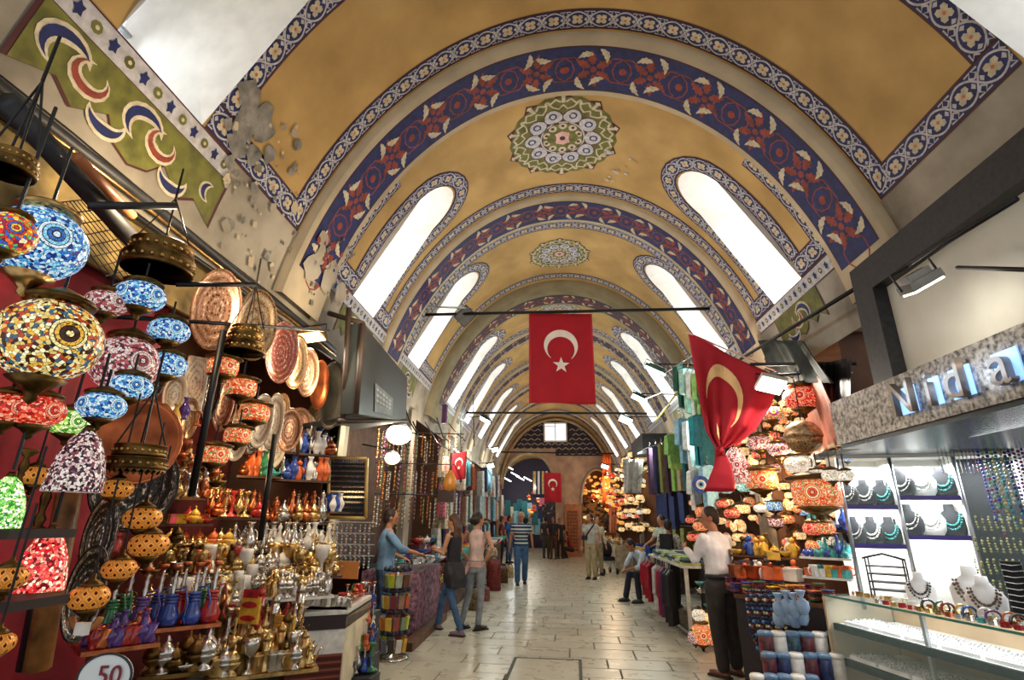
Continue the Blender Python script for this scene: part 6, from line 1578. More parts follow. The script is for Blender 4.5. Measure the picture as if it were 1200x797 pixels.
# pale blue bags heaped, drums and tins
for i in range(8):
    p_ = aty(922 + 9 * (i % 4), 728 - 12 * (i // 4) - 3 * (i % 2), 5.55 - .05 * i); b = MB(); b.lathe([(.035, 0), (.06, .05), (.055, .1), (.015, .13), (.035, .17), (.045, .19)], mat('pale_blue_organza', '93afd0', .6, var=.2), 10, lobes=5, la=.2); o = obj('gift_bag', b, loc=p_); tag(o, 'gathered pale blue gift bag above the round tins, %s in the heap' % ORD[i], 'bag', 'pale blue gift bags')
solid('bag_shelf', aty(905, 732, 5.6), aty(975, 732, 5.3), aty(905, 732, 5.6).z - .6, aty(905, 732, 5.6).z - .06, mat('dark_skirt', '2a2228', .8), .25, 'dark stepped stand under the pale blue bags', 'stand')
for r_ in range(3):
    for i in range(6 if r_ else 5):
        u = 905 + 16 * i + 5 * (r_ % 2); v = (796, 770, 745)[r_] ; p_ = aty(u - 8 * (r_ == 0), v, 5.0 + .16 * r_); k = ppm(p_)
        if r_ == 0: p_.z = max(.0, p_.z)
        t = thing('round_tin', '%s round tin, %s from the shirted man in the %s row' % ('white patterned' if (i + r_) % 3 == 0 else 'blue-lidded', ORD[i], ('front', 'middle', 'rear')[r_]), 'tin', (p_.x, p_.y, p_.z - 20 * k), 0, 'round tins on the floor by the glass counter')
        if t.location.z < 0: t.location.z = 0.002
        c1 = m_wh if (i + r_) % 3 == 0 else mat('tin_' + ['maroon', 'navy', 'teal'][i % 3], ['6a2c34', '2a3a6a', '3a5a6a'][i % 3], .4, var=.4, scale=30)
        b = MB(); b.lathe([(7.5 * k, 0), (8 * k, .005), (8 * k, 26 * k), (7.6 * k, 26.5 * k)], c1, 16); obj('tin_body', b, None, t); b = MB(); b.lathe([(8.4 * k, 26 * k), (8.4 * k, 29 * k), (7 * k, 31 * k), (.001, 31 * k)], mat('pale_blue_lid', '6f93b8', .35, var=.2) if (i + r_) % 3 else m_wh, 16); obj('lid', b, None, t)
# lit orange lamps on the floor near the man
for i, (u, v, r_, c) in enumerate(((830, 738, 13, 'orange'), (846, 742, 10, 'orange'), (822, 742, 8, 'rose'), (838, 722, 10, 'gold'), (826, 716, 8, 'white'))): 
    p_ = aty(u, v, 7.9 + .1 * (i % 2)); lamp('globe', c, p_, r_ * ppm(p_), '%s glass lamp heaped at the foot of the lamp stall, %s in the heap' % (LAMPW[c], ORD[i]), 'lamps heaped on the floor', chain=0, n=14)
for i in range(16):
    u = 825 + 22 * R.random(); v = 660 + 48 * R.random(); p_ = aty(u, v, 8.2); t_ = R.choice(['vase', 'teapot', 'bowl']); c = R.choice(['teal', 'silver', 'white', 'cobalt']); put(t_, p_, 11 * ppm(p_) / max(PROTO[t_][1], WID[t_]), R.random() * 6, c, '%s %s on the stand behind the shirted man, %s from the top' % (WORD[c], NICE[t_], ORD[i]), 'wares on the stand behind the shirted man')
obox('ware_stand', 2.0, 2.6, 7.9, 8.9, 0, 1.0, m_dark, None, 'dark stand of mixed wares behind the shirted man', 'stand')
# ================================================================ clothes stall on the right
def garment(name, p, w, L, m, label, group, sleeve=True, rz=0, hanger=True, cat='garment'):
    t = thing(name, label, cat, p, rz, group)
    out = [(-.12 * w, 0), (-.5 * w, -.1 * w), (-.62 * w, -.16 * w), (-.72 * w, -L * .62), (-.56 * w, -L * .64), (-.46 * w, -.35 * w), (-.48 * w, -L), (.48 * w, -L), (.46 * w, -.35 * w), (.56 * w, -L * .64), (.72 * w, -L * .62), (.62 * w, -.16 * w), (.5 * w, -.1 * w), (.12 * w, 0)] if sleeve else [(-.4 * w, 0), (-.5 * w, -L), (.5 * w, -L), (.4 * w, 0)]
    key = (name, round(w, 2), round(L, 2), sleeve, m.name)
    if key not in meshes:
        b = MB(); c0 = sum(x for x, _ in out) / len(out); b.prism(out, -.035, .035, m, lambda x, z, d: (x, d * (1 + .3 * sin(x * 40)), z)); meshes[key] = b.mesh('cloth_body')
    o = bpy.data.objects.new('cloth_body', meshes[key]); C.objects.link(o); o.parent = t
    if hanger:
        if 'hanger' not in meshes:
            b = MB(); b.tube([(-.18, 0, -.03), (0, 0, .03), (0, 0, .07), (.03, 0, .1), (.0, 0, .13)], .006, m_steel, 5); b.tube([(0, 0, .03), (.18, 0, -.03)], .006, m_steel, 5); meshes['hanger'] = b.mesh('hanger')
        h = bpy.data.objects.new('hanger', meshes['hanger']); C.objects.link(h); h.parent = t
    return t
CL = {n: cloth(n, c, scale=14) for n, c in dict(crimson_wool='a01c30', purple_wool='5a2a5c', black_wool='1d1d22', pale_wool='c9cdd0', teal_knit='2aa0a8', mint_knit='a8d8c8', dark_green_knit='1f5a48', white_knit='e4e8e4', lime_knit='9cd070', sky_knit='8cc0dc', olive_scarf='8a8c50', plum_scarf='4a2c4c', beige_scarf='c0b090', rust_scarf='a85030', cream_scarf='e0d8c0', rose_scarf='c0607a', navy_scarf='26305a', teal_scarf='2a7080').items()}
CN = {'crimson_wool': 'crimson', 'purple_wool': 'purple', 'black_wool': 'black', 'pale_wool': 'pale grey', 'teal_knit': 'turquoise', 'mint_knit': 'mint green', 'dark_green_knit': 'dark green', 'white_knit': 'white', 'lime_knit': 'lime', 'sky_knit': 'sky blue', 'olive_scarf': 'olive', 'plum_scarf': 'plum', 'beige_scarf': 'beige', 'rust_scarf': 'rust', 'cream_scarf': 'cream', 'rose_scarf': 'rose', 'navy_scarf': 'navy', 'teal_scarf': 'dark teal'}
for i, (u, v, y, w, L, c) in enumerate(((800, 425, 9.0, .42, .75, 'dark_green_knit'), (807, 428, 8.9, .42, .78, 'mint_knit'), (815, 430, 8.8, .42, .8, 'white_knit'), (822, 432, 8.7, .42, .8, 'lime_knit'), (829, 436, 8.5, .42, .8, 'dark_green_knit'),
                                         (803, 486, 9.0, .4, .75, 'sky_knit'), (812, 488, 8.8, .4, .8, 'white_knit'), (820, 482, 8.6, .42, .8, 'teal_knit'), (826, 482, 8.4, .42, .8, 'teal_scarf'), (790, 505, 9.6, .36, .6, 'lime_knit'), (832, 540, 8.2, .36, .62, 'sky_knit'), (818, 545, 8.4, .36, .6, 'white_knit'))):
    garment('hanging_jacket', aty(u, v, y), w, L, CL[c], '%s jacket on the %s rail of the clothes stall, %s from the aisle' % (CN[c], 'upper' if i < 5 else 'middle' if i < 9 else 'lower', ORD[i if i < 5 else i - 5 if i < 9 else i - 9]), 'jackets hung high at the clothes stall', rz=rad(50))
for i in range(9):
    c = ['plum_scarf', 'navy_scarf', 'olive_scarf', 'plum_scarf', 'lime_knit', 'beige_scarf', 'teal_scarf', 'plum_scarf', 'olive_scarf'][i]
    garment('hanging_scarf', aty(764 + 6.5 * i, 522 - 2.5 * i, 11.6 - .28 * i), .16, .95, CL[c], '%s scarf on the long scarf rail, %s from the far end' % (CN[c], ORD[i]), 'scarves at the clothes stall', False, rad(40))
b = MB(); b.tube([aty(748, 560, 14), aty(838, 474, 8.3)], .02, m_steel, 6); tag(obj('rail', b), 'long steel rail carrying scarves at the clothes stall', 'rail'); b = MB(); b.tube([aty(770, 490, 12), aty(798, 452, 9.8)], .02, mat('yellow_rail', 'c8b83a', .4), 6); tag(obj('rail', b), 'yellow-painted pole under the green jackets', 'rail')
b = MB(); b.tube([aty(793, 424, 9.2), aty(838, 432, 8.2)], .016, m_steel, 6); tag(obj('rail', b), 'short upper rail holding the green and white jackets', 'rail')
# low rail of garments under the table
for i, (u, y, c, w, L) in enumerate(((771, 11.3, 'crimson_wool', .34, .6), (777, 11.0, 'crimson_wool', .34, .62), (783, 10.7, 'crimson_wool', .34, .64), (793, 10.1, 'pale_wool', .3, .68), (799, 9.7, 'crimson_wool', .3, .7), (804, 9.5, 'purple_wool', .3, .7), (811, 9.2, 'black_wool', .32, .72), (816, 9.0, 'black_wool', .32, .74))):
    z = .86; p_ = ato(u, 650, 1.9); p_ = W(1.6, y, z); garment('low_garment', p_, w, L, CL[c], '%s garment on the low rail by the clothes table, %s from the seated man' % (CN[c], ORD[i]), 'garments on the low rail', True, rad(62), hanger=True)
t = thing('clothes_table', 'long white-legged table of folded clothes beside the shirted man', 'table', (0, 0, 0))
obox('table_top', 1.72, 2.45, 8.7, 11.6, .93, .97, m_wh, t)
for (o_, y) in ((1.76, 8.75), (2.4, 8.75), (1.76, 10.15), (1.76, 11.5), (2.4, 11.5)): obox('leg', o_, o_ + .05, y, y + .05, 0, .93, m_wh, t)
obox('foot_rail', 1.74, 1.78, 8.75, 11.55, .04, .08, m_steel, t)
FC = ['c8d070', '2c3a5c', '5a8a7a', '3a4a78', 'b8c8c8', '24344c', '8aa048', 'd8d8d0']
for i in range(18):
    c = FC[(i * 3) % 8]; o_ = 1.88 + .3 * (i % 2); y = 8.85 + .29 * (i // 2) + .05 * (i % 2); q = MB(); n = 3
    for k in range(3): q.box((0, 0, .018 + k * .034), (.26 - .01 * k, .25, .03), cloth('fold_' + FC[(i * 3 + k) % 8], FC[(i * 3 + k) % 8]), .15 * (k % 2))
    o = obj('folded_clothes', q, loc=W(o_, y, .971)); tag(o, 'pile of folded knitwear, %s from the shirted man in the %s column' % (ORD[i // 2], 'aisle' if i % 2 == 0 else 'inner'), 'clothes', 'folded knitwear piles')
# blue eye charm
p_ = aty(825, 563, 8.0); k = ppm(p_); t = thing('eye_charm', 'large round cobalt blue eye charm next to the flag tail', 'charm', p_, -.1)
for nm, r_, m, d in (('blue_disc', 10, m_blue, .012), ('white_ring', 5.5, m_wh, .018), ('pale_iris', 3.8, mat('sky_iris', '6ab0d8', .3), .022), ('pupil', 2, m_black, .026)):
    b = MB(); b.prism([(r_ * k * cos(a * PI / 12), r_ * k * sin(a * PI / 12)) for a in range(24)], 0, -d, m, lambda x, y, dd: (x, dd, y)); obj(nm, b, None, t)
# stools, stroller near the far man
p_ = W(1.5, 18.2, 0); t = thing('stroller', 'dark pushchair with a silver frame parked by the man with the sling bag', 'pushchair', p_, .3)
b = MB(); b.tube([(-.2, -.3, .1), (-.2, .1, .5), (-.2, .35, 1.0), (.2, .35, 1.0), (.2, .1, .5), (.2, -.3, .1)], .02, m_steel, 6); b.tube([(-.2, .3, .1), (-.2, -.1, .55)], .018, m_steel, 6); b.tube([(.2, .3, .1), (.2, -.1, .55)], .018, m_steel, 6); b.tube([(-.2, -.25, .35), (.2, -.25, .35)], .015, m_steel, 6); obj('frame', b, None, t)
b = MB(); b.ball((0, .05, .7), .26, blackc, 12, 8, (.8, 1, 1)); obj('hood', b, None, t); b = MB(); b.box((0, -.1, .45), (.34, .4, .12), blackc); obj('seat', b, None, t)
for x in (-.22, .22):
    for y in (-.32, .32): b = MB(); b.tube([(x - .02, y, .09), (x + .02, y, .09)], .09, m_black, 12); obj('wheel', b, None, t)
# ================================================================ bead counter on the left
t = thing('display_board', 'black board of small silver pins in a gilt frame behind the bracelet racks', 'board')
A_b, B_b, C_b, D_b = aty(389, 541, 5.7), aty(433, 541, 5.85), aty(433, 611, 5.85), aty(389, 611, 5.7)
mb = MB(); mb.add([A_b, B_b, C_b, D_b], [(3, 2, 1, 0)], m_bk); obj('board_face', mb, None, t)
mb = MB(); 
for q, w in ((A_b, B_b), (B_b, C_b), (C_b, D_b), (D_b, A_b)): mb.tube([q, w], .02, mat('gilt_frame', 'c8a860', .4, metal=.3), 6)
obj('frame', mb, None, t)
mb = MB()
for j in range(11):
    for i in range(22):
        f, g = (i + .5) / 22, (j + .6) / 11.5; p_ = A_b.lerp(B_b, f).lerp(D_b.lerp(C_b, f), g) + Vector((.002, -.008, 0)); mb.box(p_, (.013, .006, .02 if j else .05), m_silver)
o = obj('pins', mb, None, t); o['kind'] = 'stuff'
obox('panel_upright', -2.86, -2.72, 5.95, 6.1, 0, 2.7, mat('cream_cupboard', 'c8b488', .6), None, 'cream panel upright beside the board of pins', 'panel'); 
# bracelet racks: short hanging clusters
for r_ in range(4):
    for i in range(11):
        p_ = aty(384 + 5.4 * i, 618 + r_ * 13, 5.6 + .06 * i); c = [['d8d8d8', 'b0b4b8'], ['8aa8c8', 'd8d8d8'], ['c8b0a0', 'e8e0d8'], ['5a7ab0', 'd0d0d8']][(i + r_) % 4]
        strand_copy('br%d' % ((i + r_) % 4), p_, .12, .013, c, 'silvery charm cluster on the bracelet rack, %s along in row %s' % (ORD[i], ORD[r_]), 'charm clusters on the bracelet rack')
for r_ in range(4):
    b = MB(); b.tube([aty(382, 616 + r_ * 13, 5.6), aty(444, 616 + r_ * 13, 6.26)], .006, m_steel, 5); tag(obj('rack_bar', b), 'steel bar of the bracelet rack, %s from the top' % ORD[r_], 'bar', 'bars of the bracelet rack')
# counter: low glass boxes and patterned skirt
obox('bead_counter', -3.0, -2.15, 8.0, 9.6, .0, .86, mat('violet_skirt', '8c6478', .85, var=.5, scale=14), None, 'bead counter draped in a mauve patterned cloth', 'counter')
obox('kerb_board', -2.15, -2.0, 7.3, 9.6, 0, .1, m_wood, None, 'wooden kerb at the foot of the mauve counter', 'kerb')
obox('glass_tray_case', -2.9, -2.17, 8.05, 9.55, .865, .95, gm, None, 'shallow glass case lying on the bead counter', 'display case')
row(['bracelet_stack', 'bowl', 'small_box'], ['teal', 'silver', 'white', 'cobalt'], W(-2.25, 8.1, .952), W(-2.25, 9.5, .952), 16, .07, 'the bead counter front', 'the spinner'); row(['bowl', 'small_box', 'vase', 'bracelet_stack'], ['teal', 'silver', 'green', 'violet', 'ruby'], W(-2.55, 8.1, .952), W(-2.55, 9.5, .952), 14, .12, 'the bead counter middle', 'the spinner')
for r_ in range(6):
    row(['vase', 'bowl', 'figurine', 'domed_pot'], ['gold', 'ruby', 'green', 'violet', 'copper', 'white', 'cobalt'], W(-2.2 - .09 * r_, 9.7, .3 + .17 * r_), W(-2.1 - .09 * r_, 11.2, .3 + .17 * r_), 12, .15, 'the stepped trinket stand, %s step' % ORD[r_], 'the women')
    obox('stand_step', -2.45 - .09 * r_, -2.12 - .09 * r_, 9.65, 11.25, .0 if r_ == 0 else .12 + .17 * r_, .298 + .17 * r_, mat('maroon_step', '5a2c30', .8), None, 'maroon step of the trinket stand behind the women, %s from the floor' % ORD[r_], 'step')
# spinner of pouches
p_ = atz(467, 775, 0); p_.z = 0; t = thing('pouch_spinner', 'rotating stand hung with four tiers of coloured leather pouches', 'rack', p_)
b = MB(); b.lathe([(.2, 0), (.21, .015), (.19, .03), (.04, .045), (.025, .1)], m_silver, 24); obj('base', b, None, t); b = MB(); b.tube([(0, 0, .05), (0, 0, 1.02)], .018, m_steel, 8); obj('pole', b, None, t)
PC = ['8a6a5a', 'c8c4b8', '5a3a2c', '7a8a70', 'd88a3a', 'a84a2c', 'c89a3a', '6a7080', 'b8c838', 'e0c050', 'a8b8c8', '7a2c38', '3a302c', '98a890', '8c4a3a', 'd0a070']
for k in range(4):
    z = .98 - .235 * k; b = MB(); b.tube([(.15 * cos(q * PI / 8), .15 * sin(q * PI / 8), z) for q in range(17)], .014, m_black, 6); 
    for q in range(10): b.ball((.16 * cos(q * PI / 5), .16 * sin(q * PI / 5), z + .015), .028, mat('navy_ribbon', '1f2440', .5), 6, 4)
    o = obj('tier_ring', b, None, t)
    for q in range(11):
        a = 2 * PI * q / 11 + k * .3; b = MB(); M0 = Matrix.Rotation(a, 3, 'Z') @ Matrix.Rotation(.12, 3, 'Y')
        b.box(M0 @ Vector((.175, 0, -.1)) + Vector((0, 0, z)), (.025, .07, .14), cloth('leather_' + PC[(q * 5 + k * 3) % 16], PC[(q * 5 + k * 3) % 16]), 0, M0); obj('pouch', b, None, t)
# necklaces and bead curtains over the counter
m_pal = [['c8a05a', '8a5a3a'], ['8a2a2c', 'c86a4a'], ['d8c8a8', 'a08060'], ['4a3a34', '8a7050'], ['5a8a5a', 'c8b070'], ['a0a0a8', 'd8d8d8'], ['6a3a6a', 'b88ab0'], ['c85a2a', 'e0a050']]
for r_ in range(3):
    for i in range(26):
        u = 446 + 3.9 * i; y = 7.1 + .115 * i; p_ = aty(u + R.uniform(-2, 2), 512 + r_ * 36 + R.uniform(-8, 8), y + .15 * r_); strand_copy('nk%d' % ((i * 3 + r_) % 8), p_, .42, .014, m_pal[(i * 3 + r_) % 8], 'beaded necklace over the bead counter, %s along in the %s row' % (ORD[i], ('upper', 'middle', 'lower')[r_]), 'necklaces over the bead counter')
for r_ in range(3): b = MB(); b.tube([aty(444, 510 + 36 * r_, 7.1 + .15 * r_), aty(546, 510 + 36 * r_, 10.0 + .15 * r_)], .01, m_black, 5); tag(obj('rail', b), 'thin rail of necklaces over the bead counter, %s from the top' % ORD[r_], 'rail')
hang_cloth('back_cloth', [W(-3.3, 6.3, 3.0), W(-2.95, 10.4, 3.2), W(-2.95, 10.4, .9), W(-3.3, 6.3, .9)], cloth('brown_hanging', '5a4438'), 'brown cloth hung behind the necklaces', fold=.03)
# lute and bag
p_ = aty(531, 565, 9.0); k = ppm(p_); t = thing('lute', 'honey-coloured lute hanging above the women', 'lute', p_, 0)
b = MB(); b.lathe([(0, -12 * k), (6 * k, -10 * k), (8.5 * k, -4 * k), (7 * k, 3 * k), (2.5 * k, 11 * k), (1.2 * k, 13 * k)], mat('honey_wood', 'd8913c', .35, var=.15), 16, sq=(1, .5)); obj('bowl_body', b, None, t); b = MB(); b.box((0, 0, 22 * k), (2.4 * k, .03, 20 * k), m_wood); obj('neck', b, None, t)
card('dark_satchel', 527, 583, 9.05, 20, 14, mat('dark_leather', '3a2320', .5), 'dark leather satchel under the lute', 'bag', th=.1)
# suitcase-like red bags, baskets on the floor behind the women
for i, (u, v, w, h_, y, c, lb) in enumerate(((585, 690, 17, 34, 13.4, '7a2620', 'upright dark red patterned suitcase behind the women'), (574, 702, 14, 14, 11.8, '8a4a44', 'low red box on the floor by the pink top'), (581, 655, 16, 24, 13.6, 'a8947a', 'beige sack standing on the red suitcase'), (597, 683, 9, 16, 15, '6a4a2c', 'brown basket by the red suitcase'), (604, 676, 8, 13, 16.4, 'b09a70', 'straw basket further along from the red suitcase'), (563, 712, 16, 22, 10.6, '6a5a3a', 'floral bag on the floor beside the jeans'))):
    p_ = aty(u, v, y); k = ppm(p_); t = thing(['suitcase', 'red_box', 'sack', 'basket', 'basket', 'floral_bag'][i], lb, ['suitcase', 'box', 'sack', 'basket', 'basket', 'bag'][i], (p_.x, p_.y, max(0, p_.z - h_ * k / 2) if i != 2 else p_.z - h_ * k / 2), .1)
    b = MB(); r_ = w * k / 2
    loft(b, [((0, 0, 0), r_ * .9, r_ * .7, (1, 0, 0)), ((0, 0, .02), r_, r_ * .8, (1, 0, 0)), ((0, 0, h_ * k * .8), r_ * .98, r_ * .8, (1, 0, 0)), ((0, 0, h_ * k), r_ * .75, r_ * .6, (1, 0, 0))], mat('bag_' + c, c, .6, var=.4, scale=25)); obj('shell', b, None, t)
    b = MB(); b.tube(arc(0, h_ * k, r_ * .5, r_ * .4, 0, PI), .012, m_black, 5); obj('handle', b, None, t)
# ================================================================ goods along the rest of the hall
SCN = list(CL)
def far_stall(sg, y0, y1, nm, n, cols, o0=2.35):
    for tr in range(3):
        for i in range(n):
            y = y0 + (y1 - y0) * (i + .5) / n; c = cols[(i * 5 + tr * 3) % len(cols)]; z = (3.0, 2.2, 1.45)[tr]
            garment('hanging_scarf', W(sg * (o0 + .1 * tr + R.uniform(-.05, .1)), y, z + R.uniform(-.1, .1)), R.choice([.25, .34]), R.choice([.6, .7]), CL[c], '%s cloth in the %s row of %s, %s along' % (CN[c], ('top', 'middle', 'bottom')[tr], nm, ORD[i]), 'cloths hung at ' + nm, False, rad(50 * sg), hanger=False)
        b = MB(); b.tube([W(sg * (o0 + .1 * tr), y0, (3.05, 2.25, 1.5)[tr]), W(sg * (o0 + .1 * tr), y1, (3.05, 2.25, 1.5)[tr])], .015, m_steel, 5); tag(obj('rail', b), 'steel rail in the %s row of %s' % (('top', 'middle', 'bottom')[tr], nm), 'rail')
far_stall(-1, 10.6, 14.6, 'the textile stall past the women', 14, ['cream_scarf', 'rust_scarf', 'beige_scarf', 'rose_scarf', 'teal_scarf', 'white_knit', 'pale_wool', 'navy_scarf', 'cream_scarf'])
far_stall(-1, 15.2, 20.5, 'the second textile stall', 14, ['white_knit', 'sky_knit', 'crimson_wool', 'pale_wool', 'beige_scarf', 'navy_scarf', 'mint_knit'], 2.2)
far_stall(1, 11.8, 14.8, 'the stall past the clothes table', 8, ['beige_scarf', 'olive_scarf', 'plum_scarf', 'navy_scarf', 'rust_scarf'], 2.5)
for (sg, y0, y1, nm) in ((-1, 10.5, 15.0, 'the textile stall past the women'), (-1, 15.4, 20.5, 'the second textile stall'), (1, 13.6, 16.5, 'the stall past the clothes table')):
    obox('long_table', min(sg * 2.1, sg * 2.8), max(sg * 2.1, sg * 2.8), y0, y1, 0, .78, mat('stall_skirt', '5c4a44', .85, var=.5, scale=8), None, 'skirted table of %s' % nm, 'table')
    row(['small_box', 'bowl', 'domed_pot', 'vase'], ['ruby', 'white', 'cobalt', 'amber', 'teal', 'violet'], W(sg * 2.2, y0, .781), W(sg * 2.2, y1, .781), 14, .22, 'the table of %s' % nm, 'our end')
# golden lamp shops at the far right and behind the arch
for (o0, y0, y1, n, tn, nm, zt) in ((2.1, 15.4, 20.5, 15, 6, 'the golden lamp shop', 3.4),):
    for tr in range(tn):
        for i in range(n):
            y = y0 + (y1 - y0) * (i + .5 + R.uniform(-.3, .3)) / n; c = R.choice(['gold', 'gold', 'white', 'orange', 'gold', 'yellow', 'red'])
            tier_lamp(c, 'flat', W(o0 + R.uniform(0, .5), y, zt - .4 * tr + R.uniform(-.1, .1)), R.uniform(.09, .15), 'small %s lamp of %s, %s along in %s tier' % (LAMPW[c], nm, ORD[i], ORD[tr]), 'lamps of ' + nm)
def lamp_mass(name, label, pts):
    b = MB()
    for p_, r_ in pts:
        c = R.choice(['gold', 'white', 'gold', 'yellow', 'orange', 'gold', 'red']); b.lathe([(r_ * sin(PI * k / 6) ** .8, r_ * .62 * cos(PI * k / 6)) for k in range(1, 6)], MG[c], 9, c=p_)
        b.lathe([(r_ * .3, r_ * .5), (r_ * .4, r_ * .62), (.004, r_ * 1.1), (.004, r_ * 2)], m_dbrass, 6, c=p_)
    o = obj(name, b); o['kind'] = 'stuff'; o['label'] = label; o['category'] = 'lamps'
lamp_mass('lamp_mass', 'mass of small glowing amber lamps hanging in the shop nearest the far wall', [(W(1.95 + R.uniform(0, .6), R.uniform(20.8, 25.4), R.uniform(1.1, 3.4)), R.uniform(.07, .14)) for _ in range(130)])
lamp_mass('lamp_mass', 'mass of small glowing lamps seen through the small arch in the far wall', [(W(R.uniform(1.2, 2.8), R.uniform(26.8, 28), R.uniform(1.6, 3.7)), R.uniform(.06, .13)) for _ in range(120)])
lamp_mass('lamp_mass', 'mass of small glowing lamps seen through the large arch in the far wall', [(W(R.uniform(-1.5, .6), R.uniform(27.5, 29), R.uniform(1.7, 2.9)), R.uniform(.06, .12)) for _ in range(70)])
for i in range(6): 
    b = MB(); p_ = aty((600, 607, 613, 622, 664, 598)[i], (548, 556, 560, 561, 512 + 24, 562)[i], 27.5); b.tube([p_ + Vector((-.2, 0, .1)), p_ + Vector((.2, 0, -.1))], .03, mat('tube_light', 'f4fff8', .3, em=7), 6); tag(obj('tube_light', b), 'short white tube light glimpsed through the far arches, %s from the near side' % ORD[i], 'tube light', 'tube lights beyond the far wall')
for i in range(24):
    c = R.choice(['white_knit', 'sky_knit', 'navy_scarf', 'rose_scarf', 'cream_scarf', 'teal_scarf']); garment('hanging_scarf', W(-3.2 + .11 * i, 29.5 + R.uniform(-1.2, 1), R.uniform(1.6, 2.9)), .34, .8, CL[c], '%s cloth beyond the large arch, %s across' % (CN[c], ORD[i]), 'cloths beyond the large arch', False, 0, hanger=False)
point('far_light', W(-1.4, 28, 3.6), 60, (.9, 1, .95)); point('far_light', W(-2.4, 30.5, 3.0), 60, (.9, .95, 1))
row(['vase', 'domed_pot', 'bowl', 'ewer'], ['gold', 'amber', 'white', 'brass'], W(2.1, 18.9, .8), W(2.0, 23, .8), 22, .25, 'the pale table by the golden lamps', 'our end')
obox('long_table', 1.85, 2.6, 18.8, 23.2, 0, .799, mat('pale_table', 'c8bca0', .6, var=.2), None, 'pale table in front of the golden lamp shop', 'table')
for sg, y0, y1 in ((1, 17.5, 19.5), (1, 20, 22)):
    pass
# carved screen against the pillar, orange banners
p_ = W(.72, 25.85, 0); t = thing('carved_screen', 'tall terracotta panel carved with a pierced pattern against the pillar', 'panel', p_)
b = MB(); b.box((0, 0, 1.15), (.66, .06, 2.3), mat('terracotta', 'c8805c', .7)); obj('panel_frame', b, None, t)
b = MB()
for i in range(4):
    for j in range(12): b.tube([(-.2 + .13 * i + .05 * cos(q * PI / 3), -.04, .3 + .15 * j + .05 * sin(q * PI / 3)) for q in range(7)], .014, mat('dark_recess', '4a2a20', .8), 4)
o = obj('pierced_pattern', b, None, t); o['kind'] = 'stuff'
for (u, v0, v1, w, y, lb) in ((714, 528, 590, 5, 22.5, 'orange cloth hanging by the small arch'), (723, 590, 622, 5, 21.0, 'pinkish-orange cloth below the hanging orange one'), (745, 535, 575, 12, 14.5, 'grey-white cloth bundle hung from the dark awning')):
    a = aty(u - w, v0, y); b2 = aty(u + w, v0, y); c = aty(u + w * .8, v1, y); d = aty(u - w * .8, v1, y); hang_cloth('hanging_cloth', [a, b2, c, d], cloth('orange_drape', 'd8662c') if v0 == 528 else cloth('salmon_drape', 'd88a6a') if v0 == 590 else cloth('grey_bundle', 'a8a4a0'), lb, fold=.05)
obox('dark_awning', 2.1, 2.9, 13.6, 15.4, 3.3, 3.7, m_black, None, 'black awning box over the stall past the clothes table', 'awning')
# ================================================================ overhead: rails, flags, lamps
m_flag = cloth('red_flag', 'a80f24', var=.06, scale=3); m_fw = cloth('white_emblem', 'f0e8e4', var=.04)
def crescent_star(par, c, s, F, d=.008, tilt=0):
    """crescent and star of the flag in units of s; F maps 2-D to space"""
    out = []; n = 28
    for i in range(n + 1):
        a = .62 + (2 * PI - 1.24) * i / n; out.append((.25 * cos(a), .25 * sin(a)))
    inn = []
    for i in range(n + 1):
        a = .86 + (2 * PI - 1.72) * i / n; inn.append((.06 + .2 * cos(a), .2 * sin(a)))
    vs = []; mb = MB()
    ro = lambda x, y: (x * cos(tilt) - y * sin(tilt), x * sin(tilt) + y * cos(tilt))
    V2 = [F(c[0] + ro(*q)[0] * s, c[1] + ro(*q)[1] * s, d) for q in out + inn]
    mb.add(V2, [(i, i + 1, n + 2 + i, n + 1 + i) for i in range(n)], m_fw)
    o1 = obj('crescent', mb, None, par)
    mb = MB(); st = []
    for i in range(10):
        a = PI + 2 * PI * i / 10 ; r_ = .125 if i % 2 == 0 else .05; st.append(ro(.3 + r_ * cos(a), r_ * sin(a)))
    V2 = [F(c[0] + .29 * s * 0 + ro(.29, 0)[0] * s, c[1] + ro(.29, 0)[1] * s, d)] + [F(c[0] + q[0] * s, c[1] + q[1] * s, d) for q in st]
    mb.add(V2, [(0, 1 + i, 1 + (i + 1) % 10) for i in range(10)], m_fw); obj('star', mb, None, par)
def flag(p0, p1, H, label, tilt=-PI / 2, s=None, wave=.03):
    """hung from p0 to p1"""
    p0, p1 = Vector(p0), Vector(p1); w = (p1 - p0).length; t = thing('turkish_flag', label, 'flag', p0, 0, 'red crescent flags')
    x = (p1 - p0).normalized(); nrm = Vector((0, -1, 0))
    F = lambda a, b_, d: x * a * w + Vector((0, 0, b_ * H)) + nrm * (d + wave * sin(a * 9 + b_ * 2) * (-b_))
    mb = MB(); vs = []; fs = []; n = 20
    for i in range(n + 1):
        for j in range(n + 1): vs.append(F(j / n, -i / n, 0))
    for i in range(n):
        for j in range(n): q = i * (n + 1) + j; fs.append((q, q + 1, q + n + 2, q + n + 1))
    mb.add(vs, fs, m_flag, True); o = obj('flag_cloth', mb, None, t); md = o.modifiers.new('thickness', 'SOLIDIFY'); md.thickness = .004
    ar = w / H
    G = lambda a, b_, d: F(a / w, b_ / H, d)
    crescent_star(t, (w * .5, -H * .37), w * 1.05, G, .012, tilt)
    return t
yb = 8.0
pl, pr = aty(478, 372, yb), aty(846, 356, yb)
b = MB(); b.tube([pl, pr], .028, m_black, 8); tag(obj('crossbar', b), 'near black iron crossbar carrying the large hanging flag', 'bar')
flag(aty(619, 367, yb - .04), aty(693, 366, yb - .04), aty(619, 367, yb).z - aty(619, 471, yb).z, 'large red crescent and star flag hanging from the near crossbar', s=1)
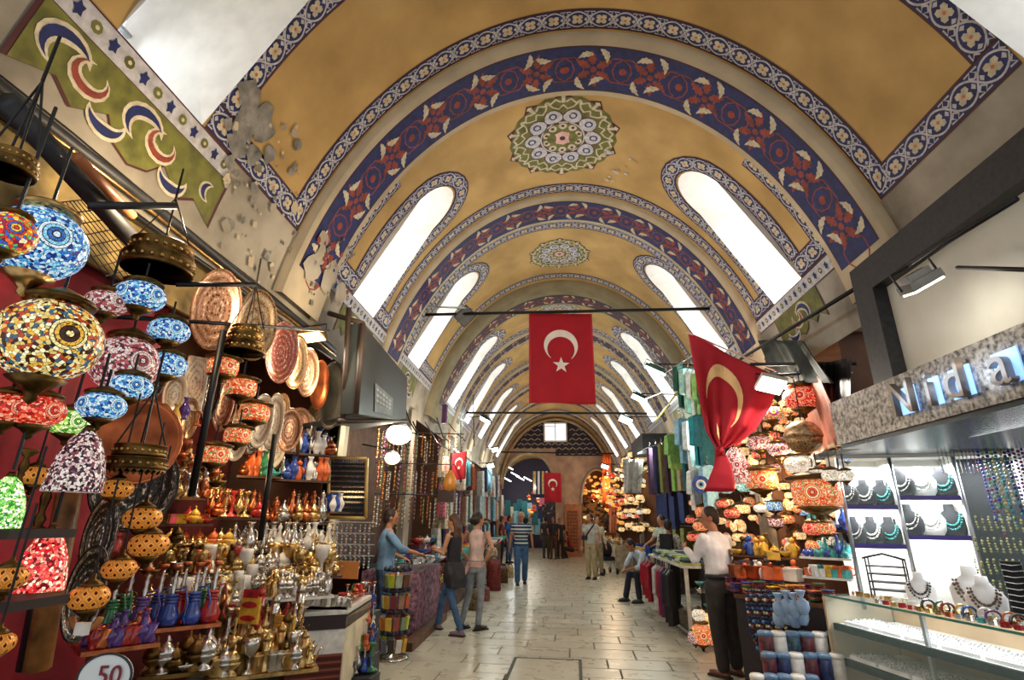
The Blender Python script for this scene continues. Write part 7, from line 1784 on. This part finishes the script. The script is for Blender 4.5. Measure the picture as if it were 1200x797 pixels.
flood('floodlight', aty(362, 403, 4.7), 'brassy ribbed floodlight above the row of hanging plates', .3, .14, aim=aty(330, 640, 4.3), power=30, col=(1, .85, .62), body=m_brass, em=mat('warm_lamp_face', 'ffe0a8', .3, em=4), arm=W(-2.7, 4.7, 3.3))
b = MB(); b.tube([aty(430, 362, 7.6), aty(545, 362, 7.9)], .016, m_steel, 6); tag(obj('strut', b), 'pale steel rod reaching from the wall to the square spotlight', 'bar')
flood('floodlight', aty(545, 372, yb), 'unlit square black spotlight on the near crossbar', .3, .2, aim=aty(545, 372, yb) + Vector((.4, -.9, -.5)), em=mat('dull_glass', '6a6a68', .2))
pl, pr = aty(540, 485, 14), aty(760, 481, 14); b = MB(); b.tube([pl, pr], .03, m_black, 8); tag(obj('crossbar', b), 'second black crossbar beyond the large flag', 'bar')
pl, pr = aty(590, 530, 22), aty(722, 529, 22); b = MB(); b.tube([pl, pr], .03, m_black, 6); tag(obj('crossbar', b), 'farthest thin crossbar before the lattice wall', 'bar')
for i, (u, v, y, w, aimd, lb, pw) in enumerate(((570, 494, 14, .34, (-.5, -.4, -1), 'white tube floodlight under the second crossbar', 12), (768, 432, 9.6, .42, (-.5, .1, -1), 'long green-white floodlight nearest the knotted flag', 0), (750, 465, 11.5, .36, (-.5, -.3, -1), 'green-white floodlight between its two neighbours', 18), (735, 490, 13.2, .34, (-.3, -.7, -.7), 'glaring green-white floodlight lowest of the three in the row', 26),
                                            (583, 528, 19, .25, (.2, -.8, -1), 'small white floodlight by the far arch springing', 10), (578, 547, 18, .25, (.2, -.8, -1), 'small white floodlight just under its twin on the far wall', 10), (712, 545, 21, .3, (-.3, -.8, -1), 'white floodlight at the edge of the amber lamp shop', 10))):
    p_ = aty(u, v, y); flood('floodlight', p_, lb, w, .16, aim=p_ + Vector(aimd), power=pw, col=(.85, 1, .92), body=mat('green_housing', '1f4a38', .4) if 0 < i < 4 else m_dark, em=mat('cool_lamp_face', 'eafff4', .3, em=8 if i != 1 else 5), arm=W((-1 if u < 650 else 1) * 2.7, y, p_.z + .1))
for (u, v, y, r_, lb) in ((470, 512, 6.6, 15, 'glowing round bulkhead lamp under the black panel'), (463, 540, 7.2, 9, 'smaller white lamp just below the bulkhead lamp')):
    p_ = aty(u, v, y); t = thing('bulkhead_lamp', lb, 'lamp', p_); k = ppm(p_)
    b = MB(); b.ball((0, 0, 0), r_ * k, mat('warm_bulb', 'fff0c8', .3, em=5), 14, 8, (1, 1, .8)); obj('glass', b, None, t); b = MB(); b.lathe([(r_ * k * .7, r_ * k * .55), (r_ * k * .5, r_ * k * .9), (.01, r_ * k)], m_steel, 14); obj('hood', b, None, t)
    b = MB(); b.tube([(0, 0, r_ * k), (-.5, .1, r_ * k + .1)], .012, m_black, 5); obj('bracket', b, None, t); point('bulkhead_glow', p_ + Vector((.05, -.12, -.12)), 9, (1, .85, .6), .08)
# small flags on the left, far flag and banner
flag(aty(533, 533, 9.8), aty(550, 530, 9.7), .5, 'small red crescent flag above the lute', wave=.02)
card('pale_red_card', 527, 545, 9.85, 11, 17, mat('faded_red', 'd08a80', .7), 'faded pink pennant beside the small flag', 'pennant')
flag(aty(641, 553, 23.8), aty(661, 553, 23.8), 1.25, 'far red crescent flag before the large arch', wave=.02)
t = card('club_banner', 637, 567, 24.2, 19, 30, m_navy, 'navy and yellow striped banner behind the far flag', 'banner', parts=(('yellow_stripe', -7, 2, 3.4, 26, m_yel, False), ('white_stripe', -2, 2, 2.6, 26, m_wh, False), ('yellow_stripe', 3, 2, 2.6, 26, m_yel, False), ('white_stripe', 7.5, 2, 2, 26, m_wh, False)))
for k, (o_, z) in enumerate(((-.67, 3.5),)):
    pass
# knotted flag
def knotted():
    y = 6.1; TL, TR, KN, TB = aty(806, 385, y + .2), aty(915, 438, y - .35), aty(846, 522, y - .1), aty(846, 571, y - .1)
    t = thing('turkish_flag', 'large red crescent flag knotted at its lower end beside the clothes stall', 'flag', TL, 0, 'red crescent flags')
    L_ = [aty(806, 385, y + .2), aty(814, 430, y + .1), aty(822, 470, y), aty(830, 500, y - .05), aty(843, 520, y - .1)]
    R_2 = [TR, aty(905, 470, y - .3), aty(888, 498, y - .25), aty(868, 514, y - .15), aty(851, 521, y - .1)]
    def ed(P, w):
        f = w * (len(P) - 1); i = min(int(f), len(P) - 2); return P[i].lerp(P[i + 1], f - i)
    n = 36; F = lambda a, w, d: ed(L_, w).lerp(ed(R_2, w), a) - TL + Vector((0, -1, 0)) * (d + .05 * w * sin(a * 26) + .03 * sin(a * 9 + w * 5))
    vs = [F(j / n, i / n, 0) for i in range(n + 1) for j in range(n + 1)]; fs = [(i * (n + 1) + j, i * (n + 1) + j + 1, (i + 1) * (n + 1) + j + 1, (i + 1) * (n + 1) + j) for i in range(n) for j in range(n)]
    mb = MB(); mb.add(vs, fs, m_flag, True); o = obj('flag_cloth', mb, None, t); md = o.modifiers.new('thickness', 'SOLIDIFY'); md.thickness = .004
    mb = MB(); mb.ball(KN - TL + Vector((0, 0, -.01)), .055, m_flag, 10, 6); obj('knot', mb, None, t)
    k = ppm(KN); mb = MB(); rings = []
    for i in range(9):
        f = i / 8; c = KN.lerp(TB, f) - TL + Vector((.03 * sin(f * 3), 0, 0)); rings.append((c, (5 + 13 * f) * k, .02 + .03 * f, (1, 0, 0)))
    loft(mb, rings, m_flag, 18); o = obj('tail', mb, None, t); folds(o, .04)
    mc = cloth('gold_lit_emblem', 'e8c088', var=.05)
    mb = MB(); out = []; inn = []; N = 22
    for i in range(N + 1):
        a = PI * (1.02 - 1.28 * i / N); out.append((.42 + .27 * cos(a), .4 - .29 * sin(a))); wd = .085 * sin(PI * (i + .4) / (N + .8)) + .004; inn.append((.42 + (.27 - wd) * cos(a) , .4 - (.29 - wd * 1.1) * sin(a)))
    mb.add([F(x, max(0, w), .012) for x, w in out + inn], [(i, i + 1, N + 2 + i, N + 1 + i) for i in range(N)], mc); obj('crescent', mb, None, t)
    mb = MB(); mb.add([F(.3, .62, .014), F(.36, .68, .014), F(.42, .92, .014), F(.34, .86, .014), F(.24, .78, .014), F(.3, .74, .014)], [(0, 1, 2, 3), (0, 3, 4, 5)], mc); obj('star', mb, None, t)
    mb = MB(); mb.tube([TL - TL + Vector((-.03, 0, .01)), TR - TL + Vector((.3, -.1, -.12))], .012, mat('pale_pole', 'c8a890', .5), 6); obj('pole', mb, None, t)
knotted()
for (u0, v0, y0, u1, v1, y1, r_, m, lb) in ((880, 421, 5.9, 1004, 417, 5.2, .02, m_black, 'black rod running out from the fascia over the lamp stall'), (905, 430, 5.7, 1000, 428, 5.2, .008, m_steel, 'thin pale rod just under the black rod by the floodlight'), (868, 415, 7.2, 1000, 330, 4.6, .02, m_black, 'black cable tray along the top of the lamp stall'), (1120, 302, 2.95, 1215, 303, 2.3, .012, m_black, 'black arm of the small silver floodlight'),
                                             (775, 437, 9.6, 812, 412, 8.4, .01, m_steel, 'pale rod tying the green-white floodlight to the flag'), (252, 100, 3.0, 262, 285, 3.4, .006, m_black, 'thin black cable down the aged plaster'), (756, 465, 11.4, 815, 440, 8.6, .01, m_steel, 'pale rod behind the middle floodlight')):
    b = MB(); b.tube([aty(u0, v0, y0), aty(u1, v1, y1)], r_, m, 6); tag(obj('rod', b), lb, 'rod')
# black panel over the left stall
t = thing('black_panel_sign', 'large black signboard jutting from the wall with a pale lettered square', 'sign')
A0, A1, A2, A3 = ato(425, 383, -2.15), ato(478, 445, -2.15), ato(478, 496, -2.15), ato(419, 489, -2.15)
mb = MB(); e = Vector((-.16, 0, 0)); vs = [A0, A1, A2, A3] + [q + e for q in (A0, A1, A2, A3)]; mb.add(vs, [(3, 2, 1, 0), (4, 5, 6, 7), (0, 1, 5, 4), (1, 2, 6, 5), (2, 3, 7, 6), (3, 0, 4, 7)], mat('slate_board', '343a3c', .35, var=.15, scale=2)); obj('board', mb, None, t)
mb = MB(); g = lambda u, v: ato(u, v, -2.14); q4 = [g(441, 452), g(462, 470), g(462, 491), g(441, 486)]; mb.add(q4, [(3, 2, 1, 0)], mat('pale_square', '8a9290', .5)); obj('pale_square', mb, None, t)
mb = MB()
for r_ in range(3):
    for i in range(5):
        u = 443 + 3.6 * i; v = 458 + 3 * i + r_ * (6.5 - .5 * i); mb.add([ato(u, v, -2.13), ato(u + 2.4, v + 2, -2.13), ato(u + 2.4, v + 4.6, -2.13), ato(u, v + 3, -2.13)], [(3, 2, 1, 0)], mat('pale_letter', 'c8cccb', .5))
obj('lettering', mb, None, t)
mb = MB(); 
for q, w in ((ato(408, 365, -2.3), ato(404, 500, -2.3)), (A0, A3), (ato(400, 498, -2.3), A2), (ato(385, 372, -2.6), A0)): mb.tube([q, w], .03, mat('rusty_angle', '3b2c26', .6), 6)
obj('frame', mb, None, t)
mb = MB(); mb.add([A3, A2, A2 + Vector((-.9, .2, -.1)), A3 + Vector((-.9, .2, -.1))], [(0, 1, 2, 3)], mat('dark_soffit', '3a3c3e', .6)); o = obj('soffit', mb, None, t)
# tangle of cables and awning struts above the bead counter
for i in range(10):
    a = aty(430 + 14 * i, 470 + R.uniform(-10, 30), 7 + .5 * i); c = aty(450 + 12 * i + R.uniform(-5, 25), 520 + R.uniform(-12, 16), 7.4 + .5 * i)
    b = MB(); m_ = (a + c) / 2 - Vector((0, 0, R.uniform(0, .15))); b.tube([a, m_, c], R.uniform(.006, .014), m_black, 5); tag(obj('awning_strut', b), 'dark awning strut or cable above the bead counter, %s from the black signboard' % ORD[i], 'strut', 'struts above the bead counter')
row(['mug'], ['bronze'], W(-2.3, 5.9, 2.75), W(-2.3, 6.0, 2.75), 1, .06, 'the ledge under the black signboard', 'the wall')
for o in list(C.objects):
    l = o.get('label')
    if l and o.parent is None and len(l.replace(',', '').replace('-', '').split()) > 14:
        for a_, b_ in (('on the table of the ', 'at the '), ('dark bronze', 'bronze'), ('flared ', ''), ('lidded pot', 'pot'), (' of the stall past', ' past'), ('from the post end', 'from the post'), ('tall coffee', 'coffee'), ('many-coloured', 'motley'), ('orange-red', 'orange'), ('yellow and amber', 'amber'), ('rose and cream', 'rose'), ('blue and white', 'blue'), ('the textile stall past the women', 'the first textile stall'), ('glowing amber', 'amber'), ('glass lamp', 'lamp'), ('the stand behind', 'the stand by'), (', last row,', ', back row,')): l = l.replace(a_, b_)
        o['label'] = l
t = card('purple_roll', 523, 487, 9.4, 5, 22, mat('violet_banner', '5a2c5c', .7), 'upright violet roll standing over the necklaces', 'roll', th=.08)
